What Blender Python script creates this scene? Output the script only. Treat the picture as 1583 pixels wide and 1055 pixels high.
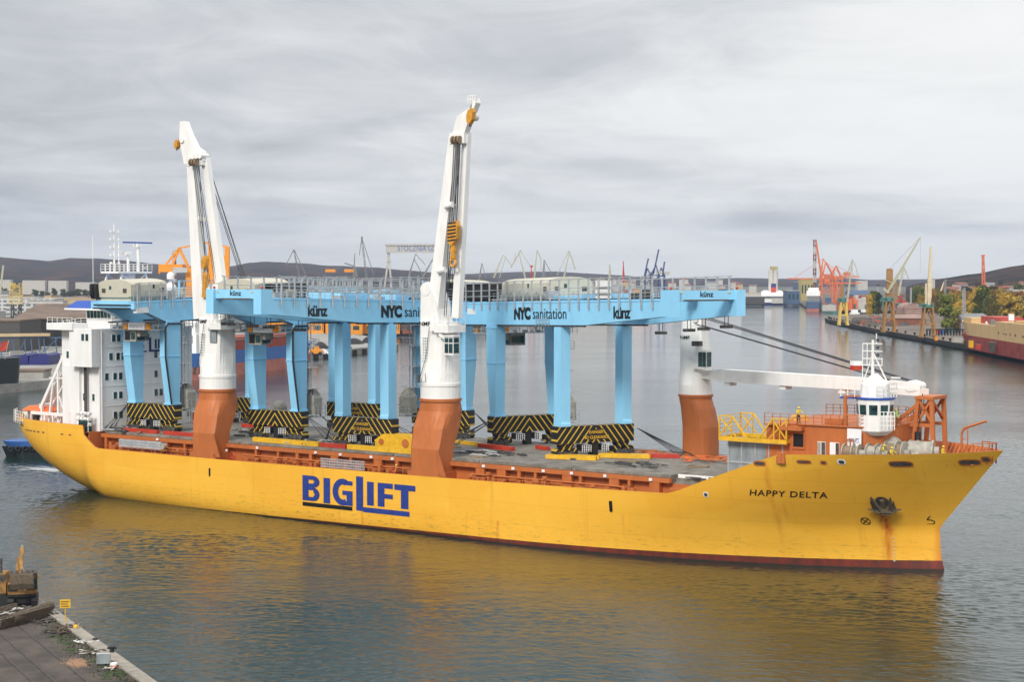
import bpy, bmesh, math, random
from mathutils import Vector, Matrix
random.seed(7)
for o in list(bpy.data.objects): bpy.data.objects.remove(o)
S = bpy.context.scene
COL = S.collection
R = math.radians
# ------------------------------------------------------------------ camera, sky, sun, exposure
F_PX, CAM_H, HZ, CX, CY = 2600.0, 31.5, 430.0, 791.5, 527.5
PITCH = math.atan((CY - HZ) / F_PX)
cd = bpy.data.cameras.new('camera'); cam = bpy.data.objects.new('camera', cd); COL.objects.link(cam)
cam.location = (0, 0, CAM_H); cam.rotation_euler = (R(90) - PITCH, 0, 0)
cd.sensor_width = 36.0; cd.lens = 36.0 * F_PX / 1583.0; cd.clip_start = 1.0; cd.clip_end = 40000.0
S.camera = cam
S.view_settings.view_transform = 'Standard'; S.view_settings.look = 'None'
S.view_settings.exposure = 0.62; S.view_settings.gamma = 1.0; S.view_settings.use_curve_mapping = False
SUN_EL, SUN_AZ = 38.0, 205.0            # azimuth measured clockwise from +Y; behind the camera, to its left
sl = bpy.data.lights.new('sun', 'SUN'); sun = bpy.data.objects.new('sun', sl); COL.objects.link(sun)
sl.energy = 1.9; sl.angle = R(16); sl.color = (1.0, 0.955, 0.88)
sd = Vector((math.sin(R(SUN_AZ)) * math.cos(R(SUN_EL)), math.cos(R(SUN_AZ)) * math.cos(R(SUN_EL)), math.sin(R(SUN_EL))))
sun.rotation_euler = sd.to_track_quat('Z', 'Y').to_euler()
W = bpy.data.worlds.new("World"); S.world = W; W.use_nodes = True
def world():
    nt = W.node_tree; N = nt.nodes; Lk = nt.links; N.clear()
    out = N.new('ShaderNodeOutputWorld')
    sky = N.new('ShaderNodeTexSky'); sky.sky_type = 'NISHITA'; sky.sun_disc = False
    sky.sun_elevation = R(SUN_EL); sky.sun_rotation = R(SUN_AZ)
    b1 = N.new('ShaderNodeBackground'); b1.inputs[1].default_value = 0.06; Lk.new(sky.outputs[0], b1.inputs[0])
    tc = N.new('ShaderNodeTexCoord'); sep = N.new('ShaderNodeSeparateXYZ'); Lk.new(tc.outputs['Generated'], sep.inputs[0])
    def m(op, a, b=None, c=None):
        n = N.new('ShaderNodeMath'); n.operation = op
        for i, v in enumerate((a, b, c)):
            if v is None: continue
            if isinstance(v, (int, float)): n.inputs[i].default_value = v
            else: Lk.new(v, n.inputs[i])
        return n.outputs[0]
    zz = m('MAXIMUM', sep.outputs[2], 0.0)
    zd = m('ADD', zz, 0.085)
    u = m('DIVIDE', sep.outputs[0], zd); v = m('DIVIDE', sep.outputs[1], zd)
    cb = N.new('ShaderNodeCombineXYZ'); Lk.new(u, cb.inputs[0]); Lk.new(v, cb.inputs[1])
    def noise(scale, det, rough, dist, off, sx=1.0, sy=1.0):
        mp = N.new('ShaderNodeMapping'); mp.inputs['Location'].default_value = off; mp.inputs['Scale'].default_value = (sx, sy, 1)
        Lk.new(cb.outputs[0], mp.inputs[0])
        n = N.new('ShaderNodeTexNoise'); n.inputs['Scale'].default_value = scale; n.inputs['Detail'].default_value = det
        n.inputs['Roughness'].default_value = rough; n.inputs['Distortion'].default_value = dist
        Lk.new(mp.outputs[0], n.inputs['Vector']); return n.outputs[0]
    n1 = noise(0.55, 6, 0.50, 0.2, (7.7, 0.4, 3), 0.85, 0.7)
    n2 = noise(1.7, 9, 0.66, 0.9, (9.0, 4.0, 2.0), 1.0, 0.7)
    s = m('ADD', m('MULTIPLY', n1, 0.74), m('MULTIPLY', n2, 0.28))
    # the cloud thins out towards the upper right of the view and is heavier low down
    s = m('ADD', s, m('SUBTRACT', m('MULTIPLY', sep.outputs[0], 0.50), -0.005))
    s = m('ADD', s, m('MULTIPLY', m('SUBTRACT', m('MINIMUM', zz, 0.16), 0.09), 0.55))
    cb2 = N.new('ShaderNodeCombineXYZ'); Lk.new(m('MULTIPLY', sep.outputs[0], 5.0), cb2.inputs[0]); Lk.new(m('MULTIPLY', zz, 60.0), cb2.inputs[1])
    nl = N.new('ShaderNodeTexNoise'); nl.inputs['Scale'].default_value = 1.0; nl.inputs['Detail'].default_value = 5; nl.inputs['Roughness'].default_value = 0.55; nl.inputs['Distortion'].default_value = 0.5; Lk.new(cb2.outputs[0], nl.inputs['Vector'])
    lw = m('MULTIPLY', m('SUBTRACT', 0.13, m('MINIMUM', zz, 0.13)), 2.6)
    s = m('ADD', s, m('MULTIPLY', m('SUBTRACT', nl.outputs[0], 0.5), lw))
    rp = N.new('ShaderNodeValToRGB'); cr = rp.color_ramp
    cr.elements[0].position = 0.34; cr.elements[0].color = (0.32, 0.328, 0.345, 1)
    cr.elements[1].position = 0.66; cr.elements[1].color = (0.655, 0.652, 0.645, 1)
    e = cr.elements.new(0.44); e.color = (0.43, 0.435, 0.445, 1)
    e = cr.elements.new(0.52); e.color = (0.54, 0.54, 0.54, 1)
    e = cr.elements.new(0.58); e.color = (0.61, 0.608, 0.60, 1)
    Lk.new(s, rp.inputs[0])
    # bright break right above the horizon
    hz = N.new('ShaderNodeMapRange'); hz.inputs[1].default_value = 0.012; hz.inputs[2].default_value = 0.032
    hz.inputs[3].default_value = 0.55; hz.inputs[4].default_value = 0.0; Lk.new(zz, hz.inputs[0])
    mx = N.new('ShaderNodeMixRGB'); Lk.new(hz.outputs[0], mx.inputs[0]); Lk.new(rp.outputs[0], mx.inputs[1]); mx.inputs[2].default_value = (0.60, 0.597, 0.59, 1)
    # overhead and behind the camera the overcast is simply bright
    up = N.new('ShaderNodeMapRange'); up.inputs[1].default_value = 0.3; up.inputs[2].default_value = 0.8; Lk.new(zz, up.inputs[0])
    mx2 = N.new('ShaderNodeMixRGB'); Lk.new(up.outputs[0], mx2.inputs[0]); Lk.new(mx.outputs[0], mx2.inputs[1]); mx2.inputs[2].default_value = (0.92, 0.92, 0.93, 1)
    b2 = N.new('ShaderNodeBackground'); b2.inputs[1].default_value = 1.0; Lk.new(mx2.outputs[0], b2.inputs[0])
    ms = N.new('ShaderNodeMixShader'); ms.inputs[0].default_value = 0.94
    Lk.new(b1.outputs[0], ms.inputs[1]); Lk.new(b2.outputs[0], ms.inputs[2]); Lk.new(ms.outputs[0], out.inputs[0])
world()
# ------------------------------------------------------------------ survey helpers
_cp, _sp = math.cos(PITCH), math.sin(PITCH)
def at(px, py, z=2.5):
    """the point of the level plane z seen at a pixel of the 1583 px photograph (used as a survey of the harbour)"""
    a = (px - CX) / F_PX; b = -(py - CY) / F_PX
    d = Vector((a, _cp + b * _sp, -_sp + b * _cp)); t = (z - CAM_H) / d.z
    return Vector((d.x * t, d.y * t, z))
def atD(px, D, z=2.5):
    return Vector(((px - CX) / F_PX * D, D, z))
FW = Vector((0.8133, -0.5818)); PT = Vector((0.5818, 0.8133))
SH_O = Vector((-2.43, 199.34)) + 12.8 * PT; SH_A = math.atan2(FW.y, FW.x)
def ship(x, y, z): 
    w = SH_O + x * FW + y * PT; return Vector((w.x, w.y, z))
# ------------------------------------------------------------------ materials
MATS = {}
def mat(name, col, rough=0.55, metal=0.0, var=0.12, scale=2.0, col2=None, bump=0.0, streak=0.0, spec=None):
    if name in MATS: return MATS[name]
    m = bpy.data.materials.new(name); m.use_nodes = True; nt = m.node_tree; N = nt.nodes; Lk = nt.links
    b = N['Principled BSDF']; b.inputs['Roughness'].default_value = rough; b.inputs['Metallic'].default_value = metal
    if spec is not None: b.inputs['Specular IOR Level'].default_value = spec
    tc = N.new('ShaderNodeTexCoord'); n = N.new('ShaderNodeTexNoise'); n.inputs['Scale'].default_value = scale
    n.inputs['Detail'].default_value = 6; n.inputs['Roughness'].default_value = 0.65
    if streak:
        mp = N.new('ShaderNodeMapping'); mp.inputs['Scale'].default_value = (1, 1, streak); Lk.new(tc.outputs['Object'], mp.inputs[0]); Lk.new(mp.outputs[0], n.inputs['Vector'])
    else: Lk.new(tc.outputs['Object'], n.inputs['Vector'])
    rp = N.new('ShaderNodeValToRGB'); Lk.new(n.outputs[0], rp.inputs[0])
    c = col; d = col2 or tuple(max(0, x * (1 - 2.2 * var)) for x in col)
    rp.color_ramp.elements[0].position = 0.32; rp.color_ramp.elements[0].color = (*d, 1)
    rp.color_ramp.elements[1].position = 0.62; rp.color_ramp.elements[1].color = (*c, 1)
    Lk.new(rp.outputs[0], b.inputs['Base Color'])
    if bump:
        bp = N.new('ShaderNodeBump'); bp.inputs['Strength'].default_value = bump; bp.inputs['Distance'].default_value = 0.1
        Lk.new(n.outputs[0], bp.inputs['Height']); Lk.new(bp.outputs[0], b.inputs['Normal'])
    MATS[name] = m; return m
def M(n): return MATS[n]
mat('white_paint', (0.86, 0.85, 0.82), 0.45, var=0.05, scale=0.9, streak=0.25)
mat('ship_white', (0.86, 0.85, 0.83), 0.5, var=0.05, scale=0.7, streak=0.2)
mat('orange_paint', (0.50, 0.145, 0.035), 0.55, var=0.09, scale=0.9, streak=0.3)
mat('blue_paint', (0.30, 0.67, 0.95), 0.4, var=0.05, scale=0.5, streak=0.3)
mat('galvanised', (0.52, 0.54, 0.55), 0.5, 0.3, var=0.15)
mat('grey_paint', (0.30, 0.34, 0.36), 0.55, var=0.2, scale=1.2, streak=0.3)
mat('beige_paint', (0.55, 0.525, 0.42), 0.5, var=0.05)
mat('black_rubber', (0.018, 0.018, 0.02), 0.6)
mat('black_paint', (0.02, 0.02, 0.022), 0.5)
mat('wire', (0.05, 0.05, 0.055), 0.5)
mat('glass_dark', (0.03, 0.09, 0.09), 0.08, var=0.4, scale=1.5)
mat('hatch_grey', (0.245, 0.225, 0.19), 0.8, var=0.26, scale=0.6, bump=0.1)
mat('steel_dark', (0.09, 0.085, 0.08), 0.7, var=0.35, scale=3)
mat('yellow_paint', (0.80, 0.46, 0.02), 0.5, var=0.12, scale=1.5)
mat('hook_yellow', (0.70, 0.32, 0.03), 0.5, var=0.15)
mat('red_paint', (0.50, 0.045, 0.02), 0.5, var=0.12, scale=1.5)
mat('orange_bright', (0.85, 0.33, 0.02), 0.5)
mat('lifeboat_orange', (0.85, 0.16, 0.03), 0.45)
mat('navy', (0.015, 0.02, 0.16), 0.5, var=0.2)
mat('roof_blue', (0.02, 0.085, 0.42), 0.5)
mat('sign_white', (0.82, 0.82, 0.82), 0.5, var=0.03)
mat('rope', (0.30, 0.22, 0.14), 0.9, var=0.2, scale=6)
mat('winch_grey', (0.42, 0.40, 0.34), 0.6, var=0.2, scale=2)
mat('anchor_rust', (0.14, 0.105, 0.07), 0.85, var=0.35, scale=5, bump=0.3)
mat('letter_black', (0.006, 0.006, 0.007), 0.5)
mat('letter_blue', (0.022, 0.05, 0.27), 0.5, var=0.15)
mat('skin', (0.45, 0.25, 0.17), 0.6)
mat('workwear_yellow', (0.75, 0.58, 0.04), 0.8)
mat('workwear_dark', (0.05, 0.05, 0.035), 0.85)
mat('hivis_green', (0.35, 0.62, 0.10), 0.8)
# ------------------------------------------------------------------ mesh builder
class MB:
    def __init__(s): s.v = []; s.f = []; s.mi = []; s.sm = []; s.T = None
    def add(s, vs, fs, mi=0, sm=False):
        k = len(s.v)
        s.v += [tuple(s.T(Vector(p))) if s.T else tuple(p) for p in vs]
        for f in fs: s.f.append([k + i for i in f]); s.mi.append(mi); s.sm.append(sm)
        return s
    def box(s, a, b, mi=0):
        x0, y0, z0 = a; x1, y1, z1 = b
        return s.add([(x0,y0,z0),(x1,y0,z0),(x1,y1,z0),(x0,y1,z0),(x0,y0,z1),(x1,y0,z1),(x1,y1,z1),(x0,y1,z1)],
              [(0,3,2,1),(4,5,6,7),(0,1,5,4),(1,2,6,5),(2,3,7,6),(3,0,4,7)], mi)
    def cbox(s, c, sz, mi=0):
        return s.box([c[i]-sz[i]/2 for i in range(3)], [c[i]+sz[i]/2 for i in range(3)], mi)
    def _fr(s, p, q, up=None):
        d = (Vector(q)-Vector(p)).normalized()
        u = Vector(up) if up else (Vector((0,0,1)) if abs(d.z) < 0.95 else Vector((1,0,0)))
        a = d.cross(u).normalized(); b = a.cross(d).normalized(); return d, a, b
    def beam(s, p, q, w, h=None, mi=0, up=None, w2=None, h2=None):
        h = h or w; w2 = w2 or w; h2 = h2 or h
        p = Vector(p); q = Vector(q); d, a, b = s._fr(p, q, up)
        vs = [p - a*w/2 - b*h/2, p + a*w/2 - b*h/2, p + a*w/2 + b*h/2, p - a*w/2 + b*h/2,
              q - a*w2/2 - b*h2/2, q + a*w2/2 - b*h2/2, q + a*w2/2 + b*h2/2, q - a*w2/2 + b*h2/2]
        return s.add(vs, [(3,2,1,0),(4,5,6,7),(0,1,5,4),(1,2,6,5),(2,3,7,6),(3,0,4,7)], mi)
    def tube(s, p, q, r, n=8, mi=0, r2=None, cap=True, sm=True):
        r2 = r if r2 is None else r2
        p = Vector(p); q = Vector(q); d, a, b = s._fr(p, q)
        vs = []
        for c, rr in ((p, r), (q, r2)):
            for i in range(n):
                t = 2*math.pi*i/n; vs.append(c + a*math.cos(t)*rr + b*math.sin(t)*rr)
        fs = [(i, (i+1) % n, n+(i+1) % n, n+i) for i in range(n)]
        s.add(vs, fs, mi, sm)
        if cap: s.add(vs, [tuple(range(n-1, -1, -1)), tuple(range(n, 2*n))], mi)
        return s
    def path(s, pts, r, n=6, mi=0):
        for i in range(len(pts)-1): s.tube(pts[i], pts[i+1], r, n, mi)
        return s
    def prism(s, poly, fn, t0, t1, mi=0):
        """poly: 2-D outline, fn(u, v, t) -> 3-D"""
        n = len(poly); vs = [fn(u, v, t0) for u, v in poly] + [fn(u, v, t1) for u, v in poly]
        fs = [tuple(range(n)), tuple(range(2*n-1, n-1, -1))] + [(i, n+i, n+(i+1) % n, (i+1) % n) for i in range(n)]
        return s.add(vs, fs, mi)
    def loft(s, rings, mi=0, cap=True, sm=True):
        n = len(rings[0]); vs = [p for r in rings for p in r]; fs = []
        for k in range(len(rings)-1):
            for i in range(n): fs.append((k*n+i, k*n+(i+1) % n, (k+1)*n+(i+1) % n, (k+1)*n+i))
        s.add(vs, fs, mi, sm)
        if cap: s.add(rings[0], [tuple(range(n-1, -1, -1))], mi); s.add(rings[-1], [tuple(range(n))], mi)
        return s
    def ball(s, c, r, n=10, mi=0, sz=1.0, half=False):
        c = Vector(c); rings = []
        k0 = -n//2 if not half else 0
        for k in range(k0, n//2+1):
            t = k*math.pi/n; rr = max(r*math.cos(t), 1e-3)
            rings.append([c + Vector((rr*math.cos(2*math.pi*i/n), rr*math.sin(2*math.pi*i/n), r*sz*math.sin(t))) for i in range(n)])
        return s.loft(rings, mi)
    def truss(s, p, q, w, h=None, r=0.1, n=8, mi=0, w2=None, up=None):
        """four-chord lattice girder"""
        h = h or w; w2 = w2 or w; k = w2/w
        p = Vector(p); q = Vector(q); d, a, b = s._fr(p, q, up)
        def c(i, t):
            f = 1 + (k-1)*t; return p.lerp(q, t) + a*(w/2*f*(1 if i in (0, 1) else -1)) + b*(h/2*f*(1 if i in (0, 3) else -1))
        for i in range(4): s.beam(c(i, 0), c(i, 1), 2*r, mi=mi)
        for j in range(n):
            for i in range(4):
                A, B = (i, (i+1) % 4) if j % 2 == 0 else ((i+1) % 4, i)
                s.beam(c(A, j/n), c(B, (j+1)/n), 1.3*r, mi=mi)
                if w > 4*r: s.beam(c(i, j/n), c((i+1) % 4, j/n), 1.2*r, mi=mi)
        return s
    def rail(s, pts, h=1.1, gap=1.5, nr=3, r=0.025, mi=0):
        for i in range(len(pts)-1):
            p = Vector(pts[i]); q = Vector(pts[i+1]); L = (q-p).length; k = max(1, round(L/gap))
            for j in range(k+1): c = p.lerp(q, j/k); s.beam(c, c+Vector((0, 0, h)), 2*r, mi=mi)
            for j in range(1, nr+1): z = Vector((0, 0, h*j/nr)); s.beam(p+z, q+z, 1.6*r, mi=mi)
        return s
    def build(s, name, mats, parent=None, smooth=False):
        me = bpy.data.meshes.new(name); me.from_pydata(s.v, [], s.f)
        if not isinstance(mats, (list, tuple)): mats = [mats]
        for m in mats: me.materials.append(m if not isinstance(m, str) else MATS[m])
        me.polygons.foreach_set('material_index', s.mi)
        me.polygons.foreach_set('use_smooth', [bool(x) or smooth for x in s.sm]); me.update()
        o = bpy.data.objects.new(name, me); COL.objects.link(o)
        if parent: o.parent = parent
        return o
def tag(o, label=None, cat=None, group=None, kind=None):
    if label: o['label'] = label
    if cat: o['category'] = cat
    if group: o['group'] = group
    if kind: o['kind'] = kind
    return o
def thing(name, label, cat, loc=(0,0,0), rz=0.0, group=None):
    o = bpy.data.objects.new(name, None); COL.objects.link(o); o.empty_display_size = 0.5
    o.location = loc; o.rotation_euler = (0, 0, rz); return tag(o, label, cat, group)
def on_ship(name, label, cat, x, y, z, rz=0.0, group=None):
    return thing(name, label, cat, ship(x, y, z), SH_A + rz, group)
def struct(name, mb, mats): return tag(mb.build(name, mats), kind='structure')
def copy_tree(o, parent=None):
    c = o.copy(); COL.objects.link(c)
    if parent: c.parent = parent
    for ch in list(o.children): copy_tree(ch, c)
    return c
_dg = None
def text_geo(s, size, bold=0.0, sx=1.0, shear=0.0, ext=0.0, space=1.0, width=None):
    """mesh data of a word, centred on its own middle in x, baseline at 0; returns verts, faces"""
    cu = bpy.data.curves.new('txt', 'FONT'); cu.body = s; cu.size = size; cu.offset = bold; cu.shear = shear; cu.space_character = space
    cu.align_x = 'CENTER'; cu.extrude = ext; cu.resolution_u = 3
    ob = bpy.data.objects.new('txt', cu); COL.objects.link(ob)
    dg = bpy.context.evaluated_depsgraph_get(); me = bpy.data.meshes.new_from_object(ob.evaluated_get(dg))
    vs = [(v.co.x * sx, v.co.y, v.co.z) for v in me.vertices]; fs = [tuple(p.vertices) for p in me.polygons]
    if width:
        a = min(v[0] for v in vs); b = max(v[0] for v in vs); vs = [((v[0]-(a+b)/2)*width/(b-a), v[1], v[2]) for v in vs]
    bpy.data.objects.remove(ob); bpy.data.curves.remove(cu); bpy.data.meshes.remove(me)
    return vs, fs
def add_text(mb, s, fn, size, bold=0.0, sx=1.0, mi=0, shear=0.0, space=1.0, width=None):
    vs, fs = text_geo(s, size, bold, sx, shear, 0, space, width); mb.add([fn(x, y) for x, y, _ in vs], fs, mi); return mb
# ------------------------------------------------------------------ special materials
def stripe_mat():
    m = bpy.data.materials.new('hazard_stripes'); m.use_nodes = True; nt = m.node_tree; N = nt.nodes; Lk = nt.links; b = N['Principled BSDF']
    b.inputs['Roughness'].default_value = 0.5
    tc = N.new('ShaderNodeTexCoord'); sp = N.new('ShaderNodeSeparateXYZ'); Lk.new(tc.outputs['Object'], sp.inputs[0])
    def mm(op, a, bb=None):
        n = N.new('ShaderNodeMath'); n.operation = op
        for i, v in enumerate((a, bb)):
            if v is None: continue
            if isinstance(v, (int, float)): n.inputs[i].default_value = v
            else: Lk.new(v, n.inputs[i])
        return n.outputs[0]
    ay = mm('ABSOLUTE', sp.outputs[1]); s = mm('ADD', mm('MULTIPLY', ay, 1.0), mm('MULTIPLY', sp.outputs[2], 0.80)); s = mm('ADD', s, mm('MULTIPLY', mm('ABSOLUTE', sp.outputs[0]), 0.0))
    fr = mm('FRACT', mm('DIVIDE', s, 0.90)); g = mm('LESS_THAN', fr, 0.22)
    n = N.new('ShaderNodeTexNoise'); n.inputs['Scale'].default_value = 3; Lk.new(tc.outputs['Object'], n.inputs['Vector'])
    ye = N.new('ShaderNodeMixRGB'); ye.inputs[1].default_value = (0.75, 0.50, 0.03, 1); ye.inputs[2].default_value = (0.5, 0.33, 0.05, 1); Lk.new(n.outputs[0], ye.inputs[0])
    mx = N.new('ShaderNodeMixRGB'); Lk.new(g, mx.inputs[0]); mx.inputs[1].default_value = (0.012, 0.012, 0.014, 1); Lk.new(ye.outputs[0], mx.inputs[2])
    Lk.new(mx.outputs[0], b.inputs['Base Color']); MATS['hazard_stripes'] = m
stripe_mat()
def hull_mat():
    m = bpy.data.materials.new('hull_paint'); m.use_nodes = True; nt = m.node_tree; N = nt.nodes; Lk = nt.links; b = N['Principled BSDF']
    b.inputs['Roughness'].default_value = 0.42
    tc = N.new('ShaderNodeTexCoord'); sp = N.new('ShaderNodeSeparateXYZ'); Lk.new(tc.outputs['Object'], sp.inputs[0]); X, Y, Z = sp.outputs
    def mm(op, a, bb=None, cc=None):
        n = N.new('ShaderNodeMath'); n.operation = op
        for i, v in enumerate((a, bb, cc)):
            if v is None: continue
            if isinstance(v, (int, float)): n.inputs[i].default_value = v
            else: Lk.new(v, n.inputs[i])
        return n.outputs[0]
    def noise(sc, sx, sy, sz, det=6, rough=0.6):
        mp = N.new('ShaderNodeMapping'); mp.inputs['Scale'].default_value = (sx, sy, sz); Lk.new(tc.outputs['Object'], mp.inputs[0])
        n = N.new('ShaderNodeTexNoise'); n.inputs['Scale'].default_value = sc; n.inputs['Detail'].default_value = det; n.inputs['Roughness'].default_value = rough
        Lk.new(mp.outputs[0], n.inputs['Vector']); return n.outputs[0]
    def mix(f, c1, c2):
        n = N.new('ShaderNodeMixRGB')
        if isinstance(f, (int, float)): n.inputs[0].default_value = f
        else: Lk.new(f, n.inputs[0])
        for i, c in ((1, c1), (2, c2)):
            if isinstance(c, tuple): n.inputs[i].default_value = (*c, 1)
            else: Lk.new(c, n.inputs[i])
        return n.outputs[0]
    def ramp(v, a, bb, lo=0.0, hi=1.0):
        n = N.new('ShaderNodeMapRange'); n.inputs[1].default_value = a; n.inputs[2].default_value = bb; n.inputs[3].default_value = lo; n.inputs[4].default_value = hi
        Lk.new(v, n.inputs[0]); return n.outputs[0]
    base = mix(ramp(noise(0.12, 1, 1, 1), 0.3, 0.7), (0.90, 0.475, 0.045), (0.84, 0.42, 0.035))
    # plate fields repainted at different times
    br = N.new('ShaderNodeTexBrick'); mp = N.new('ShaderNodeMapping'); mp.inputs['Rotation'].default_value = (R(90), 0, 0); Lk.new(tc.outputs['Object'], mp.inputs[0]); Lk.new(mp.outputs[0], br.inputs[0])
    br.inputs['Scale'].default_value = 0.1; br.inputs['Color1'].default_value = (1, 1, 1, 1); br.inputs['Color2'].default_value = (0.90, 0.89, 0.84, 1); br.inputs['Mortar'].default_value = (0.74, 0.68, 0.55, 1)
    br.inputs['Mortar Size'].default_value = 0.0035; br.inputs['Brick Width'].default_value = 1.25; br.inputs['Row Height'].default_value = 0.245; br.inputs['Bias'].default_value = -0.3
    mu = N.new('ShaderNodeMixRGB'); mu.blend_type = 'MULTIPLY'; mu.inputs[0].default_value = 0.45; Lk.new(base, mu.inputs[1]); Lk.new(br.outputs[0], mu.inputs[2]); base = mu.outputs[0]
    # scuffs low on the side
    low = ramp(Z, 1.2, 4.8, 1.0, 0.0); sc = ramp(noise(0.9, 1, 1, 4.5, 8, 0.7), 0.55, 0.70)
    base = mix(mm('MULTIPLY', mm('MULTIPLY', sc, low), 0.75), base, (0.22, 0.15, 0.035))
    rub = ramp(noise(0.5, 1, 1, 9.0, 9, 0.75), 0.60, 0.66); base = mix(mm('MULTIPLY', mm('MULTIPLY', rub, ramp(Z, 0.8, 5.6, 1.0, 0.0)), 0.8), base, (0.12, 0.09, 0.04))
    st = ramp(noise(1.3, 1, 0.2, 0.05, 4), 0.60, 0.78); base = mix(mm('MULTIPLY', st, 0.42), base, (0.50, 0.19, 0.02))
    pat = ramp(noise(0.09, 1, 1, 1.6, 2, 0.4), 0.50, 0.52); base = mix(mm('MULTIPLY', pat, 0.16), base, (0.95, 0.60, 0.08))
    def streak(x0, w, z1, L, amt, base):
        dx = mm('ABSOLUTE', mm('ADD', mm('SUBTRACT', X, x0), mm('MULTIPLY', mm('SUBTRACT', noise(0.8, 1, 1, 1, 3), 0.5), 0.5)))
        f = mm('MULTIPLY', ramp(dx, 0.0, w, 1.0, 0.0), mm('MULTIPLY', ramp(Z, z1 - 0.15, z1 + 0.05, 1.0, 0.0), ramp(Z, z1 - L, z1, 0.25, 1.0)))
        f = mm('MULTIPLY', f, ramp(noise(2.5, 1, 1, 0.15, 4), 0.25, 0.6)); f = mm('MULTIPLY', f, mm('LESS_THAN', Y, 0.0))
        return mix(mm('MINIMUM', mm('MULTIPLY', f, amt), 1.0), base, (0.50, 0.085, 0.012))
    base = streak(45.9, 0.75, 6.7, 7.5, 1.35, base); base = streak(35.6, 0.5, 12.0, 10.0, 0.45, base)
    for x0, z1, a in ((-20.3, 2.6, 0.9), (-28.6, 7.0, 0.4), (-15.5, 2.8, 0.45), (0.9, 2.7, 0.9), (-3.7, 3.5, 0.3), (18.0, 4.8, 0.3), (-24, 3.0, 0.4)): base = streak(x0, 0.28, z1, 3.0, a, base)
    # rust climbing the stem bar
    sx = mm('SUBTRACT', 50.9, X); base = mix(mm('MULTIPLY', mm('MULTIPLY', ramp(sx, 0.0, 1.0, 1.0, 0.0), ramp(Z, 4.3, 5.3, 1.0, 0.0)), 0.8), base, (0.48, 0.10, 0.02))
    # boot topping, the ship trimmed by the stern
    zl = mm('SUBTRACT', Z, mm('ADD', mm('MULTIPLY', X, 0.0100), 0.52)); zl = mm('ADD', zl, mm('MULTIPLY', mm('SUBTRACT', noise(0.7, 1, 1, 1, 3), 0.5), 0.05))
    boot = mix(ramp(noise(1.0, 1, 1, 0.3, 8), 0.35, 0.65), (0.20, 0.032, 0.018), (0.085, 0.025, 0.018))
    boot = mix(ramp(Z, 0.04, 0.22, 1.0, 0.0), boot, (0.035, 0.02, 0.014))
    col = mix(mm('LESS_THAN', zl, 0.0), base, boot); Lk.new(col, b.inputs['Base Color'])
    bp = N.new('ShaderNodeBump'); bp.inputs['Strength'].default_value = 0.4; bp.inputs['Distance'].default_value = 0.16; Lk.new(noise(0.45, 1, 1, 0.6, 3), bp.inputs['Height']); Lk.new(bp.outputs[0], b.inputs['Normal'])
    MATS['hull_paint'] = m
hull_mat()
def water_mat():
    m = bpy.data.materials.new('harbour_water'); m.use_nodes = True; nt = m.node_tree; N = nt.nodes; Lk = nt.links; b = N['Principled BSDF']
    b.inputs['Base Color'].default_value = (0.010, 0.026, 0.023, 1); b.inputs['Roughness'].default_value = 0.035; b.inputs['IOR'].default_value = 1.333
    g = N.new('ShaderNodeNewGeometry')
    def noise(sx, sy, det, rough, rot=0, off=0):
        mp = N.new('ShaderNodeMapping'); mp.inputs['Scale'].default_value = (sx, sy, 1); mp.inputs['Rotation'].default_value = (0, 0, rot); mp.inputs['Location'].default_value = (off, off, 0)
        Lk.new(g.outputs['Position'], mp.inputs[0])
        n = N.new('ShaderNodeTexNoise'); n.inputs['Scale'].default_value = 1.0; n.inputs['Detail'].default_value = det; n.inputs['Roughness'].default_value = rough; n.inputs['Distortion'].default_value = 0.3
        Lk.new(mp.outputs[0], n.inputs['Vector']); return n.outputs[0]
    a = noise(0.9, 0.8, 6, 0.66, R(15)); c = noise(0.16, 0.2, 3, 0.5, R(-20), 5); d = noise(0.006, 0.02, 4, 0.6, R(8), 3)
    gu = N.new('ShaderNodeMapRange'); gu.inputs[1].default_value = 0.35; gu.inputs[2].default_value = 0.65; gu.inputs[3].default_value = 0.4; gu.inputs[4].default_value = 1.0; Lk.new(d, gu.inputs[0])
    ad = N.new('ShaderNodeMath'); ad.operation = 'MULTIPLY_ADD'; Lk.new(c, ad.inputs[0]); ad.inputs[1].default_value = 1.6; Lk.new(a, ad.inputs[2])
    bp = N.new('ShaderNodeBump'); bp.inputs['Distance'].default_value = 0.80; sy_ = N.new('ShaderNodeSeparateXYZ'); Lk.new(g.outputs['Position'], sy_.inputs[0]); ca = N.new('ShaderNodeMapRange'); ca.inputs[1].default_value = 170; ca.inputs[2].default_value = 520; ca.inputs[3].default_value = 0.16; ca.inputs[4].default_value = 0.15; Lk.new(sy_.outputs[1], ca.inputs[0]); mu_ = N.new('ShaderNodeMath'); mu_.operation = 'MULTIPLY'; Lk.new(gu.outputs[0], mu_.inputs[0]); Lk.new(ca.outputs[0], mu_.inputs[1]); Lk.new(mu_.outputs[0], bp.inputs['Strength'])
    Lk.new(ad.outputs[0], bp.inputs['Height']); Lk.new(bp.outputs[0], b.inputs['Normal']); MATS['harbour_water'] = m
water_mat()
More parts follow.
